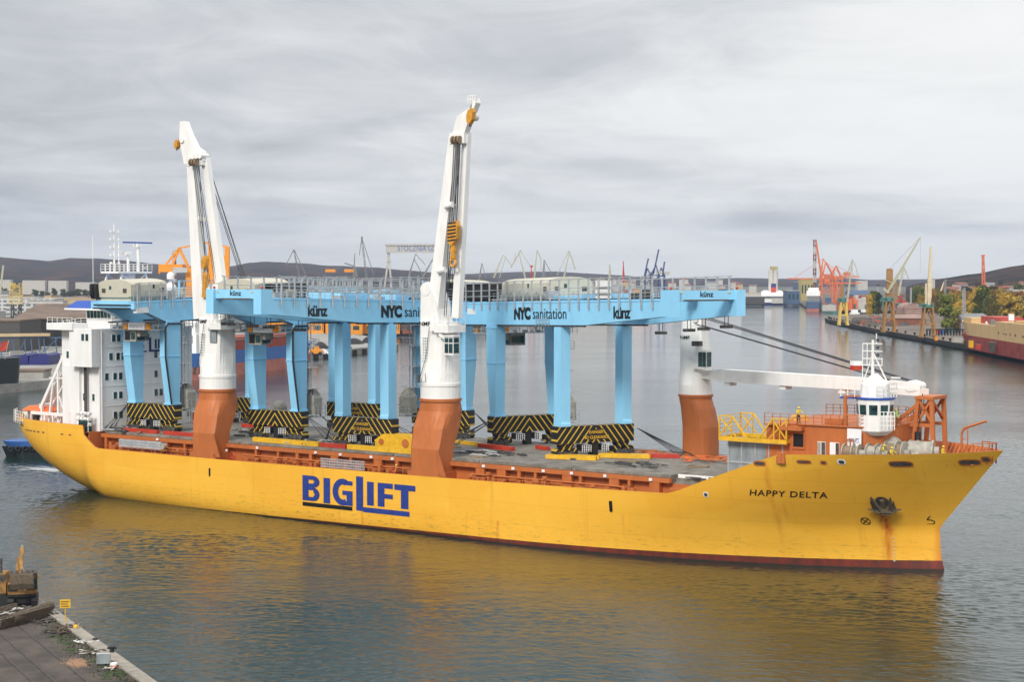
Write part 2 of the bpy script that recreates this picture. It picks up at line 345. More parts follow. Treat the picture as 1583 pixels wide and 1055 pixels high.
# foam: water stirred up by the tug and propeller
def foam_mat():
    m = bpy.data.materials.new('foam'); m.use_nodes = True; nt = m.node_tree; N = nt.nodes; Lk = nt.links; b = N['Principled BSDF']
    b.inputs['Base Color'].default_value = (0.62, 0.66, 0.66, 1); b.inputs['Roughness'].default_value = 0.6
    g = N.new('ShaderNodeTexCoord'); mp = N.new('ShaderNodeMapping'); mp.inputs['Scale'].default_value = (0.25, 0.9, 1); Lk.new(g.outputs['Object'], mp.inputs[0])
    n = N.new('ShaderNodeTexNoise'); n.inputs['Scale'].default_value = 1.0; n.inputs['Detail'].default_value = 8; n.inputs['Roughness'].default_value = 0.7; Lk.new(mp.outputs[0], n.inputs['Vector'])
    gr = N.new('ShaderNodeTexGradient'); gr.gradient_type = 'SPHERICAL'; m2 = N.new('ShaderNodeMapping'); m2.inputs['Scale'].default_value = (1/16, 1/7, 1); Lk.new(g.outputs['Object'], m2.inputs[0]); Lk.new(m2.outputs[0], gr.inputs[0])
    mu = N.new('ShaderNodeMath'); mu.operation = 'MULTIPLY_ADD'; Lk.new(gr.outputs['Fac'], mu.inputs[0]); mu.inputs[1].default_value = 0.42; Lk.new(n.outputs[0], mu.inputs[2])
    r = N.new('ShaderNodeMapRange'); r.inputs[1].default_value = 0.70; r.inputs[2].default_value = 0.90; r.inputs[4].default_value = 0.85; Lk.new(mu.outputs[0], r.inputs[0]); Lk.new(r.outputs[0], b.inputs['Alpha'])
    MATS['foam'] = m
foam_mat()
# ------------------------------------------------------------------ THE SHIP
ship_t = thing('cargo_ship', 'long yellow heavy lift cargo ship with blue lettering and three white deck cranes', 'ship', ship(0, 0, 0), SH_A)
def lerp_tab(tab, x):
    if x <= tab[0][0]: return tab[0][1]
    for (a, b), (c, d) in zip(tab, tab[1:]):
        if x <= c: return b + (d-b)*(x-a)/(c-a)
    return tab[-1][1]
ZTOP = [(-99, 10.5), (-73.1, 10.25), (-72.9, 8.9), (-72.0, 8.2), (-70.6, 7.3), (-69.8, 7.1), (-45, 7.05), (-6, 7.2), (26.2, 7.6), (37.4, 12.7), (44, 12.95), (50, 13.1), (58, 13.35)]
def ztop(x): return lerp_tab(ZTOP, x)
STEM = [(-3, 50.9), (-0.5, 51.2), (0, 51.1), (1.5, 50.7), (4.7, 50.5), (5.2, 51.0), (13.3, 57.4), (14, 57.9)]
def xstem(z): return lerp_tab(STEM, z)
ZK = [(-98.5, 7.4), (-97, 5.6), (-94, 4.0), (-90, 2.4), (-84, 0.2), (-78, -1.6), (-70, -3), (0, -3)]
def zkeel(x): return lerp_tab(ZK, x)
BM = 12.8
def half(x, z):
    """half breadth of the hull"""
    if x >= 0:
        xs = xstem(z); s = min(1.0, x/xs); k = max(0.0, min(1.0, (z+0.5)/13.5))
        p = 2.15 + 4.15*k**1.6; return max(0.0, BM*(1 - s**p)**(1.0 if s < 1 else 1) )
    zt = max(ztop(x), 7.0); zk = zkeel(x)
    e = max(0.0, min(1.0, (x+98.5)/26.0)); bt = BM*(1 - (1-e)**3.2)**0.62 if e > 0 else 0.0
    bt = max(bt, 0.0)
    u = max(0.0, min(1.0, (z - zk)/(zt - zk))); n = 2.0 + 7.0*max(0.0, min(1.0, (x+92)/55.0))
    return bt*(1 - (1-u)**n)**(1/ (1.55 if x < -60 else 1.55 + (x+60)/60*0.6))
def build_hull():
    mb = MB(); NZ = 22; stations = []
    xa = [-98.4, -97.5, -96, -94, -92, -89, -86, -83, -80, -77, -75, -73.12, -72.88, -72, -71.3, -70.6, -69.8, -66, -62, -57, -52, -45, -35, -20, -10, 0]
    for x in xa: stations.append(('a', x))
    for i in range(1, 41): stations.append(('f', i/40))
    def ring(st):
        pts = []
        for j in range(NZ+1):
            t = j/NZ
            if st[0] == 'a':
                x = st[1]; z = zkeel(x) + (ztop(x)-zkeel(x))*(t**1.15); pts.append((x, half(x, z), z))
            else:
                s = st[1]; x = s*57; zt = ztop(s*xstem(13.2))
                z = -3 + (zt+3)*t; x = s*xstem(z); pts.append((x, half(x, z), z))
        return pts
    rings = [ring(s) for s in stations]; n = NZ+1; vs = []; fs = []
    for r in rings: vs += [(x, -y, z) for x, y, z in r]
    off = len(vs)
    for r in rings: vs += [(x, y, z) for x, y, z in r]
    for k in range(len(rings)-1):
        for j in range(NZ):
            a = k*n+j; b = (k+1)*n+j; fs.append((a, b, b+1, a+1)); fs.append((off+a, off+a+1, off+b+1, off+b))
    for j in range(NZ): fs.append((j, j+1, off+j+1, off+j))   # closed at the very stern
    mb.add(vs, fs, 0, True)
    # inner face of the bulwark and its cap rail
    vi = []; fi = []
    for k, r in enumerate(rings):
        x, y, z = r[-1]; yi = max(y-0.22, 0.0)
        xi = x - (0.35 if x > 55 else 0); xl = min(x, xstem(z-1.3)-0.5) if x > 40 else x; yl = max(min(yi, half(xl, z-1.3)-0.2), 0)
        vi += [(x, -y, z+0.004), (xi, -yi, z+0.004), (xl, -yl, z-1.3), (x, y, z+0.004), (xi, yi, z+0.004), (xl, yl, z-1.3)]
    for k in range(len(rings)-1):
        a = 6*k; b = 6*k+6
        fi += [(a, b, b+1, a+1), (a+1, b+1, b+2, a+2), (a+3, a+4, b+4, b+3), (a+4, a+5, b+5, b+4)]
    mb.add(vi, fi, 1)
    o = mb.build('hull', ['hull_paint', 'orange_paint'], ship_t); return rings
HR = build_hull()
def side(x, z, d=0.03): return Vector((x, -half(x, z)-d, z))
def deck_fill(name, x0, x1, z, m, inset=0.15, nx=24, zf=None):
    mb = MB(); vs = []; 
    for i in range(nx+1):
        x = x0+(x1-x0)*i/nx; h = max(0.02, half(x, min(z, ztop(x))) - inset); vs += [(x, -h, z), (x, h, z)]
    mb.add(vs, [(2*i, 2*i+2, 2*i+3, 2*i+1) for i in range(nx)]); return mb.build(name, m, ship_t)
deck_fill('main_deck', -72.5, 40, 6.05, 'orange_paint')
deck_fill('poop_deck', -98.2, -72.7, 9.2, 'orange_paint')
deck_fill('forecastle_deck', 36.0, 56.6, 11.75, 'orange_paint', 0.2)
for q_b in (((36.0, -8.4, 6.1), (36.3, 8.4, 11.74)), ((-73.0, -12.0, 6.1), (-72.6, 12.0, 9.19))): mb = MB(); mb.box(*q_b); mb.build('deck_bulkhead', 'orange_paint', ship_t)
# hatch covers and coaming, the cargo deck of the ship
mb = MB(); HY = 9.9
xs = [-71.5, -58, -44.5, -31, -17.5, -4, 9.5, 22.9]
for a, b in zip(xs, xs[1:]): mb.box((a+0.06, -HY, 8.98), (b-0.06, HY+3.4, 9.3))
mb.box((-71.9, -HY+0.3, 8.3), (22.9, HY+3.1, 8.975), 0)
mb.build('hatch_cover', 'hatch_grey', ship_t)
mb = MB(); mb.box((22.95, -9.2, 8.0), (36, 11, 8.5)); mb.box((22.98, -9.0, 8.5), (29.4, 3.0, 8.95)); mb.box((23.6, -8.6, 8.96), (28.6, -3.6, 9.55), 0); mb.box((23.3, -2.9, 8.96), (28.4, 3.2, 9.4), 0)
mb.build('hatch_cover', 'hatch_grey', ship_t)
mb = MB()
for k in range(5): mb.tube((23.5+k*1.0, -8.75, 8.96), (23.6+k*1.0, -8.75, 9.35), 0.13, 6)
mb.box((23.2, -8.85, 8.96), (28.9, -8.62, 9.35)); mb.build('hatch_trim', 'white_paint', ship_t)
mb = MB(); rnd = random.Random(3)
mb.box((-72, -HY+0.5, 6.06), (28.5, -HY+0.7, 8.3)); mb.box((-72.2, -HY-0.35, 8.42), (22.9, -HY+0.45, 8.93)); mb.box((22.9, -HY-0.3, 7.6), (29, -HY+0.6, 7.95))
x = -71.5
while x < 26.5:
    if not (-51.5 < x < -43.8 or -14 < x < -5.5):
        w = rnd.choice((0.35, 0.5, 1.3, 0.35)); zt = 8.42 if x < 22 else 7.6
        mb.box((x, -HY-0.3, 6.06), (x+w, -HY+0.48, zt))
        if rnd.random() < 0.6: mb.box((x+w+0.9, -HY-0.7, 6.06), (x+w+0.9+rnd.uniform(0.5, 1.2), -HY-0.05, 6.06+rnd.uniform(0.8, 1.9)))
    x += rnd.uniform(2.2, 4.2)
mb.build('hatch_coaming', 'orange_paint', ship_t)
# deck side fittings: rails, pipes, ventilators
mb = MB()
for a, b in ((-69, -51.5), (-43.5, -14), (-5, 17)):
    mb.rail([(a, -12.3, 6.05), (b, -12.3, 6.05)], 1.55, 1.9, 3, 0.035)
    for k in range(4): mb.tube((a, -11.1+0.25*k, 6.5+0.22*(k % 2)), (b, -11.1+0.25*k, 6.5+0.22*(k % 2)), 0.09, 6)
    mb.tube((a, -10.35, 7.6), (b, -10.35, 7.6), 0.11, 6)
x = -68
while x < 19:
    if not (-52 < x < -43.5 or -14.5 < x < -4.5):
        h = rnd.uniform(0.8, 1.9); y = rnd.uniform(-11.8, -10.9)
        if rnd.random() < 0.5: mb.tube((x, y, 6.05), (x, y, 6.05+h), 0.16, 8); mb.tube((x, y, 6.05+h), (x, y, 6.35+h), 0.34, 8)
        else: mb.box((x, y-0.3, 6.05), (x+rnd.uniform(0.4, 1.0), y+0.3, 6.05+h))
    x += rnd.uniform(0.9, 2.4)
mb.build('deck_fittings', 'orange_paint', ship_t)
mb = MB(); 
for k in range(60):
    x = rnd.uniform(-69, 24)
    if -51.5 < x < -43.5 or -14 < x < -5: continue
    mb.tube((x, -10.2, rnd.uniform(6.6, 8)), (x+rnd.uniform(-1.5, 1.5), -10.3, rnd.uniform(6.3, 7.6)), 0.04, 5)
mb.build('deck_cables', 'steel_dark', ship_t)
for x, z in ((-46.8, 8.0), (-60.4, 8.75), (-41, 8.7), (-30.5, 8.7), (-26.2, 8.7), (-21, 8.7), (-17.5, 8.7), (-3.2, 8.7), (1.2, 8.7), (5.6, 8.7), (9.6, 8.7), (14.2, 8.7), (20.3, 8.7)):
    mb = MB(); mb.box((x, -10.42, z-0.15), (x+0.4, -10.3, z+0.15)); mb.build('deck_lamp', 'sign_white', ship_t)
def ring_mb(c, R0, r, axis='y', n=14, m=6, mi=0, mb=None):
    mb = mb or MB(); rings = []
    for i in range(n+1):
        t = 2*math.pi*i/n; pts = []
        for j in range(m):
            a = 2*math.pi*j/m; rr = R0 + r*math.cos(a)
            if axis == 'y': pts.append((c[0]+rr*math.cos(t), c[1]+r*math.sin(a), c[2]+rr*math.sin(t)))
            elif axis == 'x': pts.append((c[0]+r*math.sin(a), c[1]+rr*math.cos(t), c[2]+rr*math.sin(t)))
            else: pts.append((c[0]+rr*math.cos(t), c[1]+rr*math.sin(t), c[2]+r*math.sin(a)))
        rings.append(pts)
    mb.loft(rings, mi, cap=False); return mb
for x, z, w in ((-43.2, 7.6, 'beside the aft deck crane'), (-15.2, 7.6, 'just aft of the middle deck crane')):
    o = ring_mb((x, -12.5, z), 0.34, 0.09).build('lifebuoy', 'red_paint', ship_t)
# pilot ports cut in the side, draught marks, fairleads
mb = MB()
for x, z0, z1, w in ((-47.5, 4.55, 5.75, 0.32), (16.35, 4.85, 6.2, 0.42)):
    mb.add([side(x, z0+0.2), side(x+w/2, z0), side(x+w, z0+0.2), side(x+w, z1), side(x, z1)], [(0, 1, 2, 3, 4)])
mb.build('pilot_port', 'letter_black', ship_t)
mb = MB()
def sq(mb, x0, x1, z0, z1, mi=0, d=0.035, n=3):
    for i in range(n):
        a = x0+(x1-x0)*i/n; b = x0+(x1-x0)*(i+1)/n; mb.add([side(a, z0, d), side(b, z0, d), side(b, z1, d), side(a, z1, d)], [(0, 1, 2, 3)], mi)
def oval(mb, xc, zc, a, b, mi, d):
    vs = [side(xc+a*math.copysign(abs(math.cos(t))**0.6, math.cos(t)), zc+b*math.copysign(abs(math.sin(t))**0.6, math.sin(t)), d) for t in [2*math.pi*i/16 for i in range(16)]]
    mb.add(vs, [tuple(range(16))], mi)
for xc, zc, a, b in ((35.0, 11.6, 0.55, 0.16), (39.8, 12.0, 0.65, 0.09), (41.8, 12.0, 0.2, 0.09), (49.0, 12.0, 0.95, 0.22), (54.6, 12.1, 0.75, 0.22), (55.9, 12.4, 0.22, 0.2)):
    mb = MB(); oval(mb, xc, zc, a+0.14, b+0.14, 0, 0.04); oval(mb, xc, zc, a, b, 1, 0.06); mb.build('fairlead', ['orange_paint', 'steel_dark'], ship_t)
for xc, zc, a, b in ((43.6, 12.15, 0.42, 0.3), (28.4, 7.75, 0.3, 0.3)): mb = MB(); oval(mb, xc, zc, a, b, 0, 0.04); oval(mb, xc, zc-0.03, a*0.65, b*0.65, 1, 0.06); mb.build('fairlead', ['sign_white', 'steel_dark'], ship_t)
for x in (-92.8, -91.7, -88.2, -87.2, -86.2, -85.2, -84.0, -82.6, -78, -76.2): mb = MB(); sq(mb, x, x+0.55, 8.62, 8.8, 0); mb.build('freeing_port', 'steel_dark', ship_t)
mb = MB(); x0 = -90.8; sq(mb, x0, x0+1.9, 9.15, 9.85, 0, 0.05, 4); mb.build('mooring_opening', 'anchor_rust', ship_t)
mb = MB(); p = side(37.4, 12.1, 0.1); mb.box((p.x-0.5, p.y-0.1, 11.75), (p.x+0.5, p.y+0.2, 12.9)); mb.box((p.x-0.12, p.y-0.2, 11.75), (p.x+0.14, p.y-0.08, 12.85)); mb.build('bulwark_roller', 'orange_paint', ship_t)
# lettering on the side
def hull_text(s, xc, zb, size, bold, sx, m, shear=0.0, space=1.0):
    mb = MB(); vs, fs = text_geo(s, size, bold, sx, shear, 0, space)
    mb.add([side(xc+x, zb+y, 0.045) for x, y, _ in vs], fs); mb.build('lettering', m, ship_t)
def letters_big():
    mb = MB()
    def poly(pts, mi=0): mb.add([side(x, z, 0.045) for x, z in pts], [tuple(range(len(pts)))], mi)
    def rect(x0, x1, z0, z1, mi=0): poly([(x0, z0), (x1, z0), (x1, z1), (x0, z1)], mi)
    z0, z1 = 2.72, 5.98
    def annulus(cx, cz, ax, az, t, a0, a1, n=12):
        for i in range(n):
            p = R(a0+(a1-a0)*i/n); q = R(a0+(a1-a0)*(i+1)/n)
            poly([(cx+ax*math.cos(p), cz+az*math.sin(p)), (cx+ax*math.cos(q), cz+az*math.sin(q)), (cx+(ax-t)*math.cos(q), cz+(az-t*0.8)*math.sin(q)), (cx+(ax-t)*math.cos(p), cz+(az-t*0.8)*math.sin(p))])
    # B
    X = -30.35; rect(X, X+1.05, z0, z1)
    for zc, h in ((z0+0.87, 0.87), (z1-0.76, 0.76)):
        rect(X+1.0501, X+1.9, zc-h, zc-h+0.52); rect(X+1.0501, X+1.9, zc+h-0.52, zc+h) if zc > 4 else rect(X+1.0501, X+1.9, zc+h-0.34, zc+h-0.01)
        annulus(X+1.9, zc, 1.05, h, 0.85, -90, 90)
    # I
    rect(-26.7, -25.6, z0-0.1, z1-0.1)
    # G
    annulus(-23.45, z0+1.55, 1.72, 1.72, 0.95, 62, 298, 18); rect(-23.0, -21.8, z0-0.13, z0+0.42); rect(-23.0, -21.8, z1-0.78, z1-0.25); rect(-22.8, -21.8, z0+0.421, z0+1.75); rect(-23.5, -22.8001, z0+1.2, z0+1.75)
    rect(-30.35, -21.85, 2.02-0.02, 2.5, 1)
    # L (tall, running under the rest)
    rect(-21.2, -20.05, 2.12, 6.45); rect(-20.0499, -12.55, 2.0, 2.62)
    # I F T
    rect(-19.4, -18.3, 2.92, 5.9); rect(-17.65, -16.55, 2.92, 5.9); rect(-16.5499, -15.2, 5.25, 5.9); rect(-16.5499, -15.2, 3.98, 4.55)
    rect(-14.95, -11.6, 5.2, 5.9); rect(-13.9, -12.7, 2.92, 5.1999)
    mb.build('lettering', ['letter_blue', 'letter_black'], ship_t)
letters_big()
hull_text('HAPPY DELTA', 37.25, 7.95, 0.98, 0.012, 1.18, 'letter_black', 0.25, 1.12)
def hull_line(pts, w, m):
    mb = MB()
    for (a, b), (c, d) in zip(pts, pts[1:]):
        L = math.hypot(c-a, d-b) or 1; nx, nz = -(d-b)/L*w/2, (c-a)/L*w/2
        mb.add([side(a-nx, b-nz, 0.05), side(c-nx, d-nz, 0.05), side(c+nx, d+nz, 0.05), side(a+nx, b+nz, 0.05)], [(0, 1, 2, 3)])
    return mb.build('bow_marking', m, ship_t)
hull_line([(44.1+0.42*math.cos(R(a)), 5.3+0.42*math.sin(R(a))) for a in range(0, 361, 30)], 0.09, 'letter_black')
for zz_ in range(7): hull_line([(46.3, 0.9+0.42*zz_), (46.5, 0.9+0.42*zz_)], 0.12, 'beige_paint')
hull_line([(43.8, 5.0), (44.4, 5.6)], 0.09, 'letter_black'); hull_line([(43.8, 5.6), (44.4, 5.0)], 0.09, 'letter_black')
hull_line([(49.5, 5.0), (50.05, 5.0), (50.2, 5.15), (50.2, 5.35), (49.9, 5.5), (49.6, 5.5), (49.95, 5.95)], 0.09, 'letter_black')
# anchor and its pocket
mb = MB(); c = side(46.2, 7.6, 0.25); d = Vector((math.cos(R(-25)), math.sin(R(-25)), 0)).normalized()
c0 = side(46.2, 7.6); tx = (side(46.7, 7.6)-side(45.7, 7.6)).normalized(); tz = (side(46.2, 8.1)-side(46.2, 7.1)).normalized(); nn = tx.cross(tz).normalized()
if nn.y > 0: nn = -nn
def al(u, v, w): return c0 + tx*u + tz*v + nn*w
mb.beam(al(-1.05, -0.95, 0.35), al(1.05, -0.95, 0.35), 0.6, 0.5); mb.beam(al(-0.5, -1.25, 0.4), al(0.5, -1.25, 0.4), 0.5, 0.45)
for s in (-1, 1):
    mb.beam(al(s*0.62, -0.9, 0.35), al(s*1.02, 1.2, 0.55), 0.55, 0.5, w2=0.16, h2=0.2); mb.beam(al(s*1.0, -1.0, 0.35), al(s*1.75, -0.75, 0.35), 0.3, 0.3, w2=0.12, h2=0.12); mb.beam(al(s*1.02, -0.9, 0.3), al(s*1.2, 0.5, 0.4), 0.35, 0.3, w2=0.1, h2=0.1)
mb.beam(al(0, -0.8, 0.3), al(0, 0.45, 0.2), 0.4, 0.35); mb.build('anchor', 'anchor_rust', ship_t)
mb = MB(); mb.add([al(0.75*math.cos(t)*1.0, 0.1+0.75*math.sin(t), 0.05) for t in [2*math.pi*i/14 for i in range(14)]], [tuple(range(14))]); mb.build('anchor_pocket', 'steel_dark', ship_t)
# ---------------------------------------------------------------- superstructure
XF = -72.4
mb = MB()
mb.box((-80.6, -10.25, 9.2), (XF, 8.0, 24.1)); mb.box((-80.6, -10.25, 6.07), (XF-0.4, 8.0, 9.199))
mb.box((-77.2, -11.7, 18.6), (XF+0.08, -10.252, 24.1)); mb.box((-79.6, -10.7, 9.21), (-76.3, -10.252, 18.6))
mb.box((-88, 3.0, 9.21), (-80.602, 7.8, 21)); mb.build('superstructure', 'ship_white', ship_t)
sup = [o for o in ship_t.children if o.name.startswith('superstructure')][0]
mb = MB(); mb.box((-81.9, -12.0, 23.9), (-76.2, -9, 24.9)); mb.box((-81.9, 7, 23.9), (-76.2, 10.0, 24.9)); mb.box((-82.2, -8.01, 24.11), (XF+0.3, 6.01, 24.5)); mb.build('bridge_wing', 'ship_white', ship_t)
mb = MB(); mb.loft([[(-80.5, -5.6, 24.51), (-74.9, -5.6, 24.51), (-73.3, -4, 24.51), (-73.3, 4, 24.51), (-74.9, 5.6, 24.51), (-80.5, 5.6, 24.51)],
          [(-80.7, -5.8, 27.0), (-74.5, -5.8, 27.0), (-72.8, -4, 27.0), (-72.8, 4, 27.0), (-74.5, 5.8, 27.0), (-80.7, 5.8, 27.0)]], sm=False); wh = mb.build('wheelhouse', 'ship_white', ship_t)
mb = MB()
for a, b, in ((0.02, 0.14), (0.16, 0.28), (0.30, 0.42), (0.44, 0.56), (0.58, 0.70), (0.72, 0.84), (0.86, 0.98)):
    y0 = -4+8*a; y1 = -4+8*b; mb.add([(-73.12, y0, 25.45), (-73.12, y1, 25.45), (-72.88, y1, 26.6), (-72.88, y0, 26.6)], [(0, 1, 2, 3)])
    x0 = -80.4+5.4*a; x1 = -80.4+5.4*b; mb.add([(x0, -5.71, 25.45), (x1, -5.71, 25.45), (x1, -5.8, 26.6), (x0, -5.8, 26.6)], [(0, 1, 2, 3)])
    q0 = Vector((-74.8, -5.7, 0)).lerp(Vector((-73.15, -4, 0)), a); q1 = Vector((-74.8, -5.7, 0)).lerp(Vector((-73.15, -4, 0)), b)
    mb.add([(q0.x, q0.y-0.03, 25.45), (q1.x, q1.y-0.03, 25.45), (q1.x+0.12, q1.y-0.14, 26.6), (q0.x+0.12, q0.y-0.14, 26.6)], [(0, 1, 2, 3)])
mb.build('window', 'glass_dark', wh)
mb = MB(); mb.loft([[(-83.0, -7.6, 27.0), (-73.9, -7.6, 27.0), (-71.9, -5, 27.0), (-71.9, 5, 27.0), (-73.9, 7.6, 27.0), (-83.0, 7.6, 27.0)],
          [(-82.0, -6.2, 28.1), (-74.9, -6.2, 28.1), (-73.4, -4, 28.1), (-73.4, 4, 28.1), (-74.9, 6.2, 28.1), (-82.0, 6.2, 28.1)]], sm=False); mb.build('roof', 'roof_blue', ship_t)
mb = MB(); mb.box((-83.1, -7.7, 26.75), (-71.8, 7.7, 26.99)); mb.build('roof_fascia', 'ship_white', ship_t)
# windows of the accommodation front
def win(x, y, z, w=0.62, h=1.0, ax='x', par=None):
    f = MB()
    if ax == 'x': f.box((x-0.02, y-w/2-0.09, z-h/2-0.09), (x+0.035, y+w/2+0.09, z+h/2+0.09)); f.box((x, y-w/2, z-h/2), (x+0.05, y+w/2, z+h/2), 1)
    else: f.box((x-w/2-0.09, y-0.035, z-h/2-0.09), (x+w/2+0.09, y+0.02, z+h/2+0.09)); f.box((x-w/2, y-0.05, z-h/2), (x+w/2, y, z+h/2), 1)
    f.build('window', ['ship_white', 'glass_dark'], par or sup)
rows = {22.7: (-7.55, -6.6, -1.0), 20.0: (-8.1, -6.75, -5.8, 0.6, 3.3, 4.2), 17.1: (-8.9, -7.35, -6.3, 0.6, 3.3, 4.2), 14.3: (-7.35, -6.3, -3.7, 0.6, 1.6, 4.2, 5.2), 11.4: (-7.35, -6.3)}
for z, ys in rows.items():
    for y in ys: win(XF+0.0, y, z)
for x, z in ((-74.2, 22.9), (-73.3, 22.9)): win(x, -11.7, z, ax='y')
for x, z in ((-75.7, 14.1), (-73.7, 14.1), (-79.3, 20.2)): win(x, -10.25 if x > -79 else -10.25, z, ax='y', w=0.5)
mb = MB(); mb.box((-75.15, -10.8, 11.2), (-74.6, -10.7, 18.6)); mb.build('pipe_casing', 'steel_dark', ship_t)
# doors, vents and rails of the accommodation
for x_, y_, z_ in ((XF+0.04, -8.9, 7.6), (XF+0.04, -2.2, 10.3), (XF+0.04, 7.2, 10.3)): mb = MB(); mb.box((x_-0.05, y_-0.4, z_), (x_+0.04, y_+0.4, z_+1.9)); mb.build('door', 'winch_grey', sup)
mb = MB(); mb.rail([(-80.4, -10.1, 24.1), (-76.5, -10.1, 24.5), (XF+0.2, -7.9, 24.5), (XF+0.2, 5.9, 24.5)], 1.1, 1.2, 3, 0.03); mb.rail([(-81.8, -11.9, 24.9), (-76.3, -11.9, 24.9)], 0.8, 1.2, 2, 0.03); mb.build('railing', 'white_paint', sup)
mb = MB()
for z_ in (12.8, 15.7, 18.6, 21.4): mb.box((XF, -10.2, z_), (XF+0.05, 7.95, z_+0.05)); mb.box((-80.5, -10.29, z_), (-79.7, -10.255, z_+0.05))
for y_ in (-9.9, 7.3): mb.tube((XF+0.1, y_, 9.3), (XF+0.1, y_, 23.9), 0.07, 6)
mb.build('drain_pipe', 'ship_white', sup)
# name board on the accommodation front
mb = MB(); zb = 20.75
for yy, s in ((-3.9, 'BIG'), (0, '')): pass
def front(y, z): return (XF+0.06, y, z)
def fr(y0, y1, z0, z1): mb.add([front(y0, z0), front(y1, z0), front(y1, z1), front(y0, z1)], [(0, 1, 2, 3)])
fr(-4.9, -4.45, 20.6, 22.1); fr(-0.75, 4.4, 20.45, 20.75); fr(-0.75, -0.3, 20.75, 22.6)
add_text(mb, 'IFT', lambda x, y: front(1.9+x, 20.95+y), 1.95, 0.05, 1.25); add_text(mb, 'BIG', lambda x, y: front(-3.3+x, 20.95+y), 1.95, 0.05, 1.1); fr(-4.9, -1.2, 20.45, 20.65)
mb.build('name_board', 'navy', ship_t)
# mast with radars, domes
mt = MB(); c = Vector((-78, 0, 28.1))
for sx in (-1, 1):
    for sy in (-1, 1): mt.beam((-78+sx*2.2, sy*3.4, 28.1), (-78+sx*1.5, sy*2.3, 32.2), 0.28); 
    mt.beam((-78+sx*2.2, -3.4, 28.3), (-78+sx*1.5, 2.3, 32), 0.16); mt.beam((-78+sx*2.2, 3.4, 28.3), (-78+sx*1.5, -2.3, 32), 0.16)
mt.box((-80, -3.3, 32.2), (-76, 3.3, 32.5)); mt.rail([(-80, -3.3, 32.5), (-76, -3.3, 32.5), (-76, 3.3, 32.5), (-80, 3.3, 32.5), (-80, -3.3, 32.5)], 1.1, 0.9, 3, 0.04)
mt.tube((-78, 0.2, 28.1), (-78, 0.2, 32.2), 1.15, 12); mt.tube((-78, -2.4, 32.5), (-78, -2.4, 39.6), 0.16, 8, r2=0.07); mt.tube((-78, -1.5, 32.5), (-78, -1.5, 37.5), 0.08, 6)
for z in (33.6, 34.8, 36, 37.2, 38.4): mt.beam((-78, -3.1, z), (-78, -1.4, z), 0.09); mt.cbox((-78, -3.0, z+0.15), (0.3, 0.3, 0.35)); mt.cbox((-78, -1.5, z+0.15), (0.3, 0.25, 0.35))
mt.tube((-78, 0.3, 32.5), (-78, 0.3, 35), 0.2, 8); mt.tube((-78, 2.3, 32.5), (-78, 2.3, 36.2), 0.24, 8); mt.box((-78.5, 1.8, 36.2), (-77.5, 2.8, 36.7)); mt.box((-78.4, -0.4, 35), (-77.6, 0.9, 35.3))
mt.box((-78.1, -1.2, 35.35), (-77.9, 1.7, 35.5)); mt.tube((-80.2, -4.6, 28.1), (-80.2, -4.6, 38), 0.05, 5); mt.tube((-78, 3.3, 33), (-78, 4.2, 33.1), 0.05, 5)
mm_ = mt.build('radar_mast', 'white_paint', ship_t)
mb = MB(); mb.box((-78.12, -0.6, 36.78), (-77.88, 5.1, 37.0)); mb.build('radar_scanner', 'roof_blue', mm_)
for (x, y, r, z) in ((-77, 8.0, 0.6, 31.3), (-74.5, 5.6, 0.95, 27.6+1.4)):
    mb = MB(); mb.tube((x, y, 26), (x, y, z), 0.25, 8); mb.tube((x, y, z), (x, y, z+r*0.9), r, 12); mb.ball((x, y, z+r*0.9), r, 12, half=True); mb.build('radome', 'white_paint', ship_t)
# free-fall boat ramp, boat and stern clutter
mb = MB()
for y in (-8.6, -6.6):
    mb.beam((-81.3, y, 21.2), (-87.6, y, 11.8), 0.4, 0.5); mb.beam((-83.5, y, 9.2), (-83.5, y, 18), 0.35); mb.beam((-85.8, y, 9.2), (-84.6, y, 16), 0.3); mb.beam((-87.6, y, 9.2), (-87.2, y, 12.4), 0.35)
    mb.beam((-81, y, 9.3), (-83.5, y, 14), 0.2); mb.beam((-83.5, y, 9.4), (-81, y, 14), 0.2); mb.beam((-83.5, y, 14), (-81, y, 17.5), 0.2); mb.beam((-80.7, y, 16.5), (-85.5, y, 16.5), 0.2)
for t in (0.05, 0.35, 0.65, 0.95): x = -81.3-6.3*t; z = 21.2-9.4*t; mb.beam((x, -8.6, z), (x, -6.6, z), 0.3)
mb.build('boat_ramp', 'white_paint', ship_t)
mb = MB(); pts = []
for i in range(9):
    t = i/8; cx = -86.6+6.0*t*0.8; cz = 11.9+6.2*t*0.95; r = 0.95*math.sin(math.pi*min(1, max(0, 0.12+t*0.8)))+0.1
    pts.append([(cx+r*0.7*math.sin(a)*0.7, -7.6+r*math.cos(a), cz+1.0+r*math.sin(a)*0.8) for a in [2*math.pi*k/10 for k in range(10)]])
mb.loft(pts); mb.build('lifeboat', 'white_paint', ship_t)
mb = MB(); mb.loft([[(-92.2, -8.6, 11.3), (-85.4, -8.6, 11.3), (-85.4, -5.6, 11.3), (-92.2, -5.6, 11.3)], [(-91.2, -8.0, 12.0), (-86.4, -8.0, 12.0), (-86.4, -6.2, 12.0), (-91.2, -6.2, 12.0)]], sm=False); mb.build('rescue_boat_canopy', 'lifeboat_orange', ship_t)
mb = MB(); mb.box((-92, -8.4, 9.22), (-91, -5.8, 11.3)); mb.box((-89, -9.4, 10.9), (-79.4, -9.1, 11.35)); 
for x in (-89, -86.5, -84, -81.5): mb.beam((x, -9.25, 9.2), (x, -9.25, 11), 0.22)
